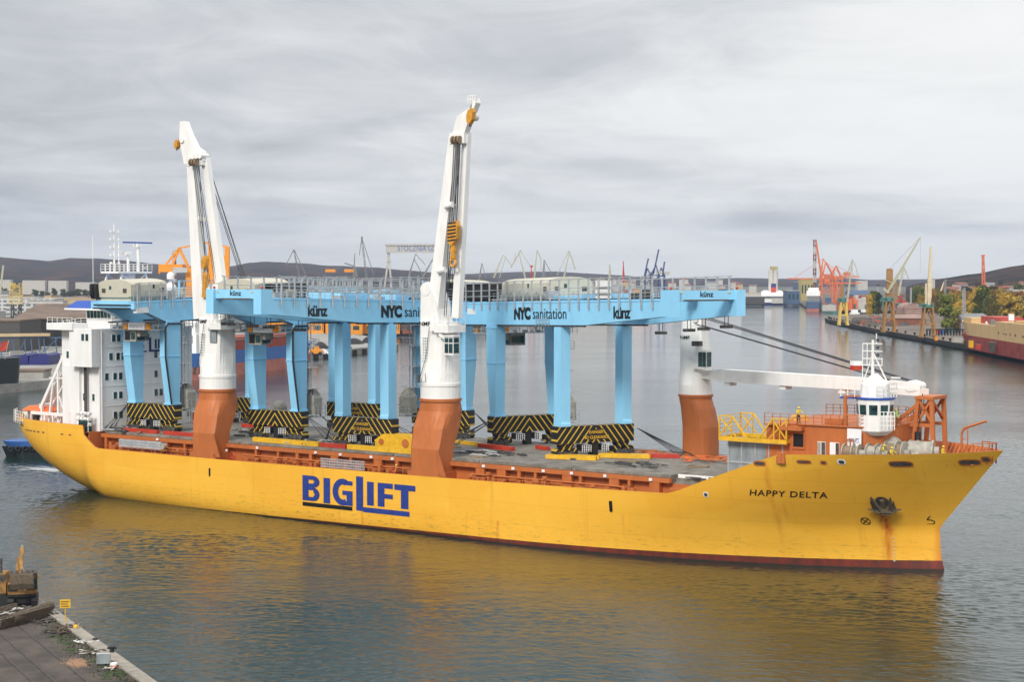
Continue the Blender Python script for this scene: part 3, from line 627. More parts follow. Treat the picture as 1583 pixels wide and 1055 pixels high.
mb.rail([(-96.5, -6.0, 9.4), (-94, -8.6, 9.4), (-89, -10.9, 9.4)], 1.9, 1.2, 4, 0.03); mb.box((-95, -3, 9.2), (-93.6, -1, 11.8)); mb.box((-86, -8, 9.2), (-84.5, -6, 11.2)); mb.build('poop_fittings', 'white_paint', ship_t)
mb = MB()
for k in range(3): 
    for j in range(4): mb.tube((-75.6+j*0.75, -11.6, 10.3+k*0.75), (-75.1+j*0.75, -11.6, 10.3+k*0.75), 0.28, 8)
mb.rail([(-77, -11.9, 9.2), (-73, -11.9, 9.2)], 2.7, 1.3, 3, 0.04); mb.build('life_raft_rack', 'white_paint', ship_t)
mb = MB(); mb.cbox((-91.2, -7.2, 10.2), (1.2, 0.9, 1.3)); mb.cbox((-89.0, -8.2, 10.2), (0.8, 0.9, 1.5)); mb.build('stern_winch', 'steel_dark', ship_t)
# ------------------------------------------------------------------ the ship's own cranes
def superring(cx, cy, z, a, b, p=2.0, n=32):
    out = []
    for i in range(n):
        t = 2*math.pi*(i+0.5)/n; c, s = math.cos(t), math.sin(t); k = 1/(abs(c)**p+abs(s)**p)**(1/p)
        out.append((cx+a*c*k, cy+b*s*k, z))
    return out
def deck_crane(base, neck, r, z0, zj, label=None):
    """pedestal: from a box flush with the ship's side up to a round neck"""
    (x0, x1, y0, y1) = base; cx, cy = neck
    rg = []
    def rr(x0, x1, y0, y1, z, p): return superring((x0+x1)/2, (y0+y1)/2, z, (x1-x0)/2, (y1-y0)/2, p)
    h = zj-z0
    for t, k, p in ((0, 0, 30), (0.36, 0.0, 30), (0.62, 0.5, 9), (0.84, 1, 2.6), (0.95, 1, 2), (1.0, 1, 2)):
        rg.append(rr(x0+(cx-r-x0)*k, x1+(cx+r-x1)*k, y0+(cy-r-y0)*k, y1+(cy+r-y1)*k, z0+h*t, p))
    mb = MB(); mb.loft(rg, sm=False); mb.tube((cx, cy, zj-0.35), (cx, cy, zj-0.02), r+0.16, 24)
    mb.box((x0-0.35, y0+0.03, z0-1.1), (x1+0.35, y1, z0+0.6)); mb.prism([(0, 0), (1.2, 0), (0, 3.2)], lambda u, v, t: (x1+u, t, z0+0.2+v), y0+0.03, y0+0.15)
    root = mb.build('deck_crane', 'orange_paint', ship_t); 
    if label: root['label'] = label
    return root
# middle and aft cranes are the same make: a round foot that grows into a tall box housing with a twin-leg jib
def heavy_crane(name_label, base, neck, zj, jib, hook, cabx, shift):
    cx, cy = neck; r = 2.5
    root = deck_crane(base, neck, r, 7.1, zj, name_label)
    rg = [superring(cx, cy, zj, r, r, 2), superring(cx, cy, zj+1.5, r, r, 2), superring(cx, cy, zj+1.55, r+0.08, r+0.08, 2), superring(cx, cy, zj+1.9, r+0.08, r+0.08, 2), superring(cx, cy, zj+1.95, r-0.02, r-0.02, 2), superring(cx, cy, zj+3.1, 2.3, 2.2, 2.8), superring(cx, cy, zj+4.9, 2.05, 1.9, 6), superring(cx-0.05, cy, zj+7.0, 2.05, 1.75, 30), superring(cx-0.1, cy, zj+9.5, 2.0, 1.7, 40)]
    mb = MB(); mb.loft(rg, sm=False); mb.prism([(-2.0, 0), (-1.95, 3.6), (-1.7, 4.5), (-1.2, 4.9), (-0.5, 4.4), (0.4, 2.6), (0.9, 0)], lambda u, v, t: (cx-0.05+u, cy+t, zj+9.5+v), -1.4, 1.4)
    mb.tube((cx-1.25, cy-1.45, zj+13.5), (cx-1.25, cy+1.45, zj+13.5), 0.8, 14)
    hs = mb.build('crane_housing', 'white_paint', root)
    mb = MB(); mb.box((cx+0.9, cy-2.45, zj+8.2), (cx+3.1, cy+1.1, zj+9.1)); mb.box((cx+0.1, cy-2.3, zj+8.4), (cx+0.9, cy-2.1, zj+8.9)); mb.build('crane_platform', 'white_paint', root)
    mb = MB(); mb.rail([(cx+0.9, cy-2.4, zj+9.1), (cx+3.05, cy-2.4, zj+9.1), (cx+3.05, cy+1.05, zj+9.1)], 1.2, 0.8, 3, 0.03); mb.build('platform_railing', 'white_paint', root)
    # driver's cabin
    mb = MB(); X = cx+cabx
    if hook > 0:
        mb.box((cx+2.6, cy-2.6, zj+5.5), (cx+4.0, cy-1.4, zj+7.75)); mb.box((cx+2.5, cy-2.7, zj+7.75), (cx+4.1, cy-1.3, zj+7.9)); mb.beam((cx+1.6, cy-2.2, zj+8.0), (cx+2.7, cy-2.2, zj+7.4), 0.35); mb.box((cx+2.0, cy-1.9, zj+5.6), (cx+2.6, cy-1.5, zj+5.8))
        cb = mb.build('cabin', 'white_paint', root); mb = MB()
        for z0, z1 in ((5.75, 6.9), (7.05, 7.6)): mb.box((cx+2.7, cy-2.64, zj+z0), (cx+3.25, cy-2.6, zj+z1)); mb.box((cx+3.35, cy-2.64, zj+z0), (cx+3.92, cy-2.6, zj+z1)); mb.box((cx+4.0, cy-2.5, zj+z0), (cx+4.04, cy-1.5, zj+z1))
        mb.build('window', 'glass_dark', cb)
    else:
        mb.box((cx+0.5, cy-1.95, zj+6.4), (cx+1.7, cy-1.7, zj+8.8)); mb.build('access_hatch', 'grey_paint', root)
    mb = MB(); mb.path([(X-1.5, cy-2.0, zj+8.9), (X-2.0, cy-2.15, zj+5), (X-2.6, cy-2.5, zj+2.6)], 0.045, 5); mb.path([(X-2.6, cy-2.7, zj+2.0), (X-1.6, cy-2.7, zj+2.1), (X-1.6, cy-2.7, zj+3.2)], 0.04, 5); mb.box((X-2.85, cy-2.75, zj+2.0), (X-2.55, cy-2.55, zj+2.9)); mb.build('pipework', 'steel_dark', root)
    mb = MB()
    for k in range(9):
        for j in range(3): mb.box((cx-1.3+j*0.3, cy-2.02, zj+4.6+k*0.36), (cx-1.15+j*0.3, cy-1.75, zj+4.66+k*0.36))
    mb.build('step_rung', 'galvanised', root)
    mb = MB(); add_text(mb, 'NMF', lambda x, y: (cx-1.1+x, cy-1.78, zj+9.0+y), 0.75, 0.012, 1.15); mb.build('lettering', 'letter_black', root)
    (ax, az), (bx, bz), (tx, tz), (hx, hz), w = jib
    # left leg, right leg of the jib, joined at the head
    jy = cy-0.6
    mb = MB()
    jw = (1.75, 1.2, 1.05, 0.8) if hook > 0 else (2.1, 1.3, 1.6, 1.05)
    mb.beam((ax, jy, az), (tx-w/2, jy, tz), jw[0], 1.25, w2=jw[1], h2=1.0, up=(0, 1, 0)); mb.beam((bx, jy+0.4, bz), (tx+w/2, jy+0.4, tz), jw[2], 0.9, w2=jw[3], h2=0.8, up=(0, 1, 0))
    for t in (0.27, 0.62): 
        p = Vector((ax, jy, az)).lerp(Vector((tx-w/2, jy, tz)), t); q = Vector((bx, jy+0.4, bz)).lerp(Vector((tx+w/2, jy+0.4, tz)), t)
        if t > 0.5: mb.beam(p, q, 0.3, 0.5)
        mb.tube(p+Vector((-0.9, 0, 0)) if hook < 0 else p+Vector((0.4, -0.8, 0)), p+Vector((0.9, 0, 0)) if hook < 0 else p+Vector((1.5, -0.8, 0.2)), 0.38, 10)
    mb.box((tx-w/2-0.45, jy-0.6, tz-1.0), (tx+w/2+0.3, jy+0.9, tz+0.3))
    if hook > 0:
        mb.prism([(-0.9, 0), (1.0, 0.2), (1.5, 1.3), (hx-tx+0.3, hz-tz-0.4), (hx-tx+0.1, hz-tz+0.2), (hx-tx-0.6, hz-tz-0.9), (-0.1, 2.3)], lambda u, v, t: (tx+u, jy+t, tz+v), -0.5, 0.5)
        mb.tube((hx-0.6, jy-0.75, hz-2.0), (hx-0.6, jy+0.75, hz-2.0), 0.5, 12); mb.rail([(hx-0.9, jy-0.5, hz-0.4), (hx+0.2, jy-0.5, hz-0.4)], 0.9, 0.4, 2, 0.05)
    else:
        mb.prism([(-55.5, 53.2), (-54.7, 53.2), (-53.8, 51.4), (-52.5, 49.5), (-51.4, 48.9), (-51.0, 47.6), (-54.7, 47.2), (-55.3, 49.4), (-55.6, 51.2)], lambda u, v, t: (u, jy+t, v), -0.5, 0.5); mb.tube((-55.0, jy-0.7, 50.6), (-55.0, jy+0.7, 50.6), 0.4, 12)
        for k in range(3): mb.tube((tx-0.1+k*0.65, jy-0.9, tz+0.25), (tx-0.1+k*0.65, jy+0.6, tz+0.25), 0.4, 10)
    jb = mb.build('jib', 'white_paint', root)
    mb = MB()
    for k in range(3): mb.tube((tx-0.45+0.5*k, jy-0.95, tz-0.6), (tx-0.25+0.5*k, jy-0.95, tz-0.6), 0.5, 12)
    mb.build('sheave', 'rope', jb)
    # hoisting and luffing wires
    mb = MB()
    for k in range(4): mb.tube((tx-0.35+0.32*k, jy-0.7, tz-0.5), (bx-1.3+0.25*k if k > 1 else (ax+bx)/2-0.2+0.3*k, jy+0.2, az+0.5), 0.045, 5)
    xs_ = -1 if hook > 0 else 1
    for k in range(4): mb.tube((tx+xs_*w*0.5, jy+0.9, tz-0.8-(0.6*k if k > 1 else 0)), ((cx-1.9 if hook > 0 else cx+3.4)+0.28*k*xs_*-1, jy+3.2, zj+13.9), 0.05, 5)
    if hook > 0:
        for k in range(2): mb.tube((tx-0.2-0.1*k, jy+0.9, tz-6), (cx-0.4+0.25*k, jy+2.4, zj+13.4), 0.06, 5)
    mb.build('wire_rope', 'wire', root)
    return root, jb, jy
cr1, jb1, jy1 = heavy_crane('aft deck crane with its jib leaning aft in front of the accommodation', (-50.9, -46.7, -12.75, -9.3), (-49.55, -9.0), 16.3, ((-51.9, 25.9), (-47.8, 25.9), (-52.5, 48.0), (-54.5, 52.6), 2.2), -1, 0.9, 0)
cr2, jb2, jy2 = heavy_crane('middle deck crane in front of the blue gantries, jib leaning forward', (-12.6, -8.2, -12.75, -9.3), (-10.65, -9.0), 16.6, ((-11.2, 26.2), (-7.9, 26.6), (-7.1, 48.9), (-4.6, 53.1), 1.5), 1, 1.35, 0)
# hook blocks
def hook_block(x, y, z, root, s=1.0, stripes=True, small=False):
    mb = MB(); 
    mb.prism([(-0.75, 0.3), (-0.35, 1.3), (0.55, 1.6), (0.8, 0.9), (0.6, -0.6), (-0.1, -1.5), (-0.7, -1.1)], lambda u, v, t: (x+u*s, y+t, z+v*s), -0.35, 0.35)
    if not small:
        for k in range(6): mb.prism([(-0.72, -0.95+0.42*k), (0.62, -0.62+0.42*k-0.2), (0.62, -0.45+0.42*k-0.2), (-0.72, -0.78+0.42*k)], lambda u, v, t: (x+u*s*0.95, y+t, z+v*s), -0.4, -0.36, 1)
        mb.box((x-0.3*s, y-0.25, z-3.0*s), (x+0.2*s, y+0.25, z-1.4*s)); mb.cbox((x-0.1, y, z-2.0*s), (0.75*s, 0.4, 0.4*s)); mb.cbox((x-0.1, y, z-2.9*s), (0.7*s, 0.4, 0.35*s))
        ring_mb((x-0.1, y, z-3.6*s), 0.42*s, 0.16*s, 'y', 12, 6, 0, mb)
    else: ring_mb((x-0.1, y, z-1.7*s), 0.22*s, 0.1*s, 'y', 10, 6, 1, mb)
    mb.build('hook_block', ['hook_yellow', 'black_paint'], root)
hook_block(-7.25, jy2-1.1, 36.9, cr2); hook_block(-4.75, jy2-0.9, 51.0, cr2, 0.62, small=True)
mb = MB()
for k in range(3): mb.tube((-7.25+0.2*k, jy2-1.1, 38.2), (-6.8+0.15*k, jy2-0.9, 48.3), 0.05, 5)
mb.tube((-4.9, jy2-0.9, 52), (-5.0, jy2-0.4, 52.6), 0.05, 5); mb.build('hoist_rope', 'wire', cr2)
hook_block(-50.3, jy1-0.9, 33.6, cr1, 0.6, small=True); hook_block(-55.9, jy1-0.6, 50.0, cr1, 0.42, small=True)
mb = MB(); mb.tube((-50.3, jy1-0.9, 34.5), (-51.4, jy1-0.9, 47.8), 0.05, 5); mb.prism([(-0.35, 0), (0.35, 0), (0.28, 3.0), (-0.15, 3.6)], lambda u, v, t: (-50.4+u, jy1-0.9+t, 28.8+v), -0.25, 0.25, 1); mb.build('hoist_rope', ['wire', 'hook_yellow'], cr1)
# forward crane, its jib lowered on to the rest
cx, cy, zj, r = 14.55, 10.5, 17.0, 2.05
rg = []
for t, dx, a, p in ((0, 0.75, 1.95, 4), (0.30, 0.75, 1.95, 4), (0.5, 0.75, 1.95, 4), (0.78, 0.35, 2.0, 2.6), (0.92, 0.0, 2.05, 2.0), (1, 0, 2.05, 2)): rg.append(superring(cx+dx, cy-(0.0 if t < 0.6 else 0), 8.9+(zj-8.9)*t, a, a, p))
mb = MB(); mb.loft(rg, sm=False); mb.tube((cx, cy, zj-0.3), (cx, cy, zj-0.02), r+0.14, 24); cr3 = mb.build('deck_crane', 'orange_paint', ship_t)
cr3['label'] = 'forward deck crane on the far side, jib lowered to its rest'
mb = MB(); mb.loft([superring(cx, cy, zj, r, r, 2), superring(cx, cy, zj+1.2, r, r, 2), superring(cx, cy, zj+3.6, 1.7, 1.6, 4), superring(cx-0.1, cy, zj+6.5, 1.55, 1.25, 12), superring(cx-0.2, cy, zj+9.6, 1.3, 1.0, 12)], sm=False)
mb.box((cx+0.3, cy-0.9, zj+7.2), (cx+1.3, cy+0.9, zj+9.5)); mb.tube((cx+0.6, cy-1.3, zj+9.4), (cx+0.6, cy+1.3, zj+9.4), 0.4, 10); mb.build('crane_housing', 'white_paint', cr3)
mb = MB(); add_text(mb, 'NMF', lambda x, y: (cx-0.85+x, cy-1.32, zj+6.9+y), 0.6, 0.012, 1.15); mb.build('lettering', 'letter_black', cr3)
mb = MB(); mb.box((cx+1.9, cy-2.9, zj+3.3), (cx+3.1, cy-1.6, zj+5.7)); mb.box((cx+0.8, cy-2.3, zj+3.3), (cx+1.9, cy-1.0, zj+3.7)); cb = mb.build('cabin', 'white_paint', cr3); mb = MB(); mb.box((cx+1.98, cy-2.94, zj+3.6), (cx+2.55, cy-2.89, zj+5.4)); mb.box((cx+2.6, cy-2.94, zj+3.6), (cx+3.04, cy-2.89, zj+5.4)); mb.box((cx+3.1, cy-2.8, zj+3.6), (cx+3.14, cy-1.7, zj+5.4)); mb.build('window', 'glass_dark', cb)
mb = MB(); mb.box((cx+0.9, cy-2.7, zj+6.1), (cx+1.9, cy-1.7, zj+6.7)); mb.build('floodlight', 'steel_dark', cr3)
P0 = Vector((16.4, 9.9, 19.55)); P1 = Vector((48.0, 1.6, 19.55)); d = (P1-P0).normalized()
mb = MB(); mb.beam(P0, P0.lerp(P1, 0.10), 1.7, 0.9, w2=1.7, h2=1.5); mb.beam(P0.lerp(P1, 0.0995), P0.lerp(P1, 0.78), 1.7, 1.5, w2=1.5, h2=1.4); mb.beam(P0.lerp(P1, 0.7795), P0.lerp(P1, 0.97), 1.5, 1.4, w2=1.2, h2=0.75)
mb.beam(P0.lerp(P1, 0.86)+Vector((0, 0, -0.5)), P1+Vector((0, 0, -0.55)), 1.6, 0.75)
for t in (0.11, 0.38, 0.65): q = P0.lerp(P1, t)+Vector((0, 0, -0.95)); mb.beam(q, q+d*0.9, 1.2, 0.5)
for k in range(3): q = P0.lerp(P1, 0.955+0.012*k); mb.tube(q+Vector((0, -0.9, 0.1)), q+Vector((0, 0.9, 0.1)), 0.62-0.08*k, 14)
mb.build('jib', 'white_paint', cr3)
mb = MB(); top = Vector((cx+0.7, cy-0.8, zj+9.7))
for k, (dy, t, dz) in enumerate(((0, 0.955, 0.6), (0.35, 0.955, 0.62), (0.9, 0.955, 0.6), (1.2, 0.955, 0.58))): mb.tube(top+Vector((0, dy, 0.1*(k % 2))), P0.lerp(P1, t)+Vector((0, -0.7+dy*0.9, dz)), 0.05, 5)
for dy in (0, 0.5): mb.tube((cx+0.4, cy-1.0+dy, zj+8.8), P0.lerp(P1, 0.86)+Vector((0, -0.5+dy, 0.6)), 0.06, 5)
for dx in (-0.5, 0.35): q = P1+Vector((dx-0.4, 0, -0.6)); mb.tube(q, q+Vector((0, 0, -2.2)), 0.05, 5)
mb.build('wire_rope', 'wire', cr3)
# ------------------------------------------------------------------ forecastle
FD = 11.75
mb = MB(); o_ = []
out = [(36.3, -7.6), (43.2, -7.6), (45.0, -6.9), (46.4, -5.4), (47.1, -3.2), (47.3, 0), (47.1, 3.2), (45.6, 6), (43.4, 7.6), (36.3, 7.6)]
mb.loft([[(x, y, FD+0.01) for x, y in out], [(x, y, 15.6) for x, y in out]], sm=False); mb.box((33.6, -7.6, 9.0), (36.28, 7.6, 15.4)); fh = mb.build('forecastle_house', 'orange_paint', ship_t)
mb = MB(); mb.loft([[(x-0.1*0, y*1.03, 15.602) for x, y in out], [(x, y*1.03, 15.72) for x, y in out]], sm=False); mb.box((33.4, -8.0, 15.42), (37.6, 8.0, 15.55)); mb.box((35.6, -8.6, 15.0), (38.2, -7.55, 15.41)); mb.box((40, -6.5, 15.73), (42, -5.2, 16.3)); mb.build('forecastle_roof', 'orange_paint', ship_t)
mb = MB(); mb.rail([(33.5, -7.9, 15.55), (37.4, -7.9, 15.6), (43.2, -7.7, 15.73), (45.1, -7.0, 15.73)], 1.15, 0.9, 3, 0.035); mb.rail([(45.3, -6.6, 15.73), (46.6, -5.4, 15.73), (47.3, -3.2, 15.73), (47.5, 0, 15.73)], 1.15, 0.9, 3, 0.035); mb.rail([(33.5, 7.8, 15.55), (43.4, 7.7, 15.73), (47, 3.2, 15.73)], 1.15, 0.9, 3, 0.035)
mb.build('roof_railing', 'orange_paint', ship_t); mb = MB(); mb.tube((42.6, -7.0, 15.7), (42.6, -7.0, 18.9), 0.2, 8); mb.beam((42.5, -7.0, 18.85), (44.2, -6, 18.85), 0.25); mb.build('platform_post', 'orange_paint', ship_t)
mb = MB()
for x0, x1 in ((39.7, 40.65), (41.15, 42.25)): mb.box((x0, -7.66, FD+0.3), (x1, -7.6, FD+2.15), 0)
mb.box((36.9, -7.66, 13.2), (38.1, -7.6, 14.6), 1); mb.build('doorway', ['sign_white', 'letter_black'], fh)
for a_, b_, m_ in ((39.72, 40.1, 'winch_grey'), (40.2, 40.62, 'steel_dark'), (41.85, 42.22, 'steel_dark')): mb = MB(); mb.box((a_, -7.70, FD+0.31), (b_, -7.661, FD+2.1)); mb.build('door', m_, fh)
mb = MB(); mb.box((36.75, -7.75, 12.95), (38.25, -7.67, 13.18)); mb.box((36.75, -7.75, 14.62), (38.25, -7.67, 14.85)); mb.box((36.75, -7.75, 13.18), (36.89, -7.67, 14.62)); mb.box((38.11, -7.75, 13.18), (38.25, -7.67, 14.62)); mb.build('frame', 'orange_paint', fh)
# look-out house with mast
cx, cy = 45.3, -5.4
def ngon(r, z, n=10, sx=1.0): return [(cx+r*math.cos(2*math.pi*(i+0.5)/n), cy+r*sx*math.sin(2*math.pi*(i+0.5)/n), z) for i in range(n)]
mb = MB(); mb.loft([ngon(1.3, 14.75), ngon(1.75, 15.1), ngon(1.9, 15.25), ngon(1.9, 16.9), ngon(2.0, 18.2), ngon(2.0, 18.6)], sm=False); lk = mb.build('lookout_house', 'white_paint', ship_t)
mb = MB()
for i in range(10):
    a0 = 2*math.pi*(i+0.64)/10; a1 = 2*math.pi*(i+1.36)/10
    f = math.cos(math.pi/10)
    def pp(a, r, z, i=i):
        am = 2*math.pi*(i+1)/10; rr = r*f/math.cos(a-am)+0.03; return (cx+rr*math.cos(a), cy+rr*math.sin(a), z)
    mb = MB(); mb.add([pp(a0, 1.92, 17.0), pp(a1, 1.92, 17.0), pp(a1, 1.99, 18.05), pp(a0, 1.99, 18.05)], [(0, 1, 2, 3)]); mb.build('window', 'glass_dark', lk)
mb = MB(); mb.loft([ngon(2.12, 18.6), ngon(2.12, 18.8)], sm=False); mb.box((41.9, cy-1.5, 18.6), (43.4, cy+1.2, 18.8)); mb.build('roof', 'roof_blue', lk)
mb = MB(); mb.loft([ngon(1.65, 18.81), ngon(1.5, 20.2), ngon(0.7, 20.9), ngon(0.3, 21.3)], sm=False); mb.tube((cx-0.3, cy, 20.3), (cx-0.3, cy, 24.9), 0.2, 8, r2=0.14); mb.beam((cx-0.3, cy, 23.6), (cx+1.5, cy, 20.2), 0.12); mb.beam((cx-0.3, cy, 23.4), (cx-1.4, cy, 20.2), 0.1)
for z in (22.2, 22.9, 23.7, 24.5): mb.beam((cx-1.4, cy-0.1, z), (cx+0.8, cy-0.1, z), 0.11)
for x in (-1.4, -0.9, 0.8): mb.beam((cx+x, cy-0.1, 22.2 if x > -1.2 else 20.5), (cx+x, cy-0.1, 24.5 if x < 0 else 23.0), 0.08)
mb.tube((cx+0.1, cy, 24.5), (cx+0.1, cy, 25.6), 0.06, 6)
for z in (24.9, 24.1, 23.3): mb.cbox((cx+0.35, cy-0.2, z), (0.26, 0.26, 0.3), 1)
mb.rail([(cx+0.9, cy-1.8, 18.82), (cx+1.9, cy-0.9, 18.82), (cx+2.0, cy+1, 18.82)], 1.5, 0.7, 3, 0.04); mb.rail([(42.0, cy-1.4, 18.8), (43.6, cy-1.4, 18.8)], 1.5, 0.8, 3, 0.04); mb.rail([(cx+1.5, cy-2.1, 15.5), (cx+2.8, cy-1.4, 15.5)], 1.9, 0.4, 4, 0.04)
mb.box((cx+2.0, cy-0.5, 20.9), (cx+3.0, cy-0.3, 21.05)); mb.build('signal_mast', ['white_paint', 'steel_dark'], lk)
# jib rest of the forward crane
mb = MB(); o = 'orange_paint'
for y in (-0.6, 2.8):
    mb.beam((47.6, y, FD), (48.2, y, 18.6), 0.42); mb.beam((50.0, y, FD), (49.7, y, 18.6), 0.42); mb.beam((45.6, y, 15.7), (48.2, y, 17.9), 0.35); mb.beam((45.4, y, 15.6), (49.9, y, 15.6), 0.35)
    mb.beam((48.2, y, 18.5), (49.7, y, 16.0), 0.25); mb.beam((49.7, y, 18.5), (48.2, y, 16.0), 0.25)
mb.box((47.9, -0.9, 18.4), (50.0, 3.1, 18.75)); mb.beam((48.2, -0.6, 18.3), (48.2, 2.8, 16.2), 0.25); mb.beam((49.7, -0.6, 18.3), (49.7, 2.8, 16.2), 0.25); mb.build('jib_rest', o, ship_t)
mb = MB(); mb.tube((48.3, -0.9, 13.4+0.9), (48.3, -0.9, 14.9), 0.35, 10); mb.ball((48.3, -0.9, 14.2), 0.36); ring_mb((48.3, -0.9, 13.75), 0.25, 0.1, 'y', 10, 6, 0, mb); mb.tube((48.3, -0.9, 14.9), (48.6, -0.4, 19), 0.05, 5); mb.tube((48.2, -0.9, 13.6), (47.8, -1.2, 12.4), 0.03, 5); mb.tube((48.4, -0.9, 13.6), (48.8, -1.2, 12.4), 0.03, 5); mb.build('hook_block', 'black_paint', cr3)
# mooring winches
def winch(x, y, r, w, m2='rope', rz=0):
    mb = MB()
    mb.tube((x-w/2, y, FD+1.25), (x+w/2, y, FD+1.25), r*0.72, 16, 1)
    for k in (-1, 0.25, 1): mb.tube((x+k*w/2-0.06, y, FD+1.25), (x+k*w/2+0.06, y, FD+1.25), r, 20)
    mb.tube((x+w/2, y, FD+1.25), (x+w/2+0.6, y, FD+1.25), 0.35, 12); mb.box((x-w/2-0.2, y-0.6, FD), (x+w/2+0.3, y+0.6, FD+0.35), 2); mb.build('mooring_winch', ['winch_grey', m2, 'orange_paint'], ship_t)
winch(43.9, -8.0, 0.95, 1.7); winch(46.2, -7.2, 1.05, 1.6, 'winch_grey'); winch(47.6, -5.2, 1.25, 2.0, 'rope'); winch(48.0, -2.6, 1.2, 2.0, 'rope')
mb = MB(); wx, wy = -1.3, 2.1
mb.ball((48.0+wx, -6.2+wy, FD+1.6), 1.25, 12); mb.tube((49.6+wx, -5.6+wy, FD+1.25), (52.0+wx, -5.0+wy, FD+1.25), 1.15, 16); mb.tube((52.0+wx, -5.0+wy, FD+1.25), (52.2+wx, -4.95+wy, FD+1.25), 1.3, 16); mb.tube((52.2+wx, -4.95+wy, FD+1.25), (52.7+wx, -4.8+wy, FD+1.25), 0.6, 14); mb.tube((50.2+wx, -6.6+wy, FD+0.8), (51.2+wx, -6.4+wy, FD+0.8), 0.5, 12); mb.box((47.5+wx, -6.8+wy, FD), (52.5+wx, -4.2+wy, FD+0.4)); mb.build('windlass', 'winch_grey', ship_t)
# ribs inside the far bulwark, davit, small frames at the bow
mb = MB()
for k in range(13):
    x = 48.5+k*0.62; h = half(x, 13)-0.25; mb.beam((x, h, 13.1), (x-0.15, h-1.3, FD+0.05), 0.16); mb.beam((x, -h, 13.1), (x-0.15, -h+0.9, FD+0.05), 0.12)
mb.build('bulwark_stay', 'orange_paint', ship_t)
mb = MB(); mb.path([(53.3, -1.2, FD), (53.3, -1.2, 15.1), (53.6, -1.2, 15.6), (56.1, -1.6, 16.5)], 0.13, 8); mb.build('davit', 'orange_paint', ship_t)
mb = MB(); mb.rail([(54.6, -1.4, FD+0.1), (56.4, -0.6, FD+0.1), (56.4, 0.6, FD+0.1), (54.6, 1.4, FD+0.1)], 2.2, 1.3, 1, 0.06); mb.build('bow_railing', 'orange_paint', ship_t)
mb = MB(); mb.rail([(51.6, 3.5, FD), (52.2, 3.5, FD)], 3.3, 0.5, 3, 0.05); mb.build('ladder', 'orange_paint', ship_t)
mb = MB(); mb.rail([(43.2, -7.9, FD), (44.0, -7.9, FD)], 2.6, 0.5, 3, 0.05); mb.build('ladder', 'orange_paint', ship_t)
for x, y in ((52.6, -2.6), (53.6, -2.2), (54.6, -1.8), (51.5, 1.5), (53.5, 1)): mb = MB(); mb.tube((x, y, FD), (x, y, FD+0.7), 0.22, 10); mb.tube((x, y, FD+0.7), (x, y, FD+0.8), 0.3, 10); mb.build('bollard', 'orange_paint', ship_t)
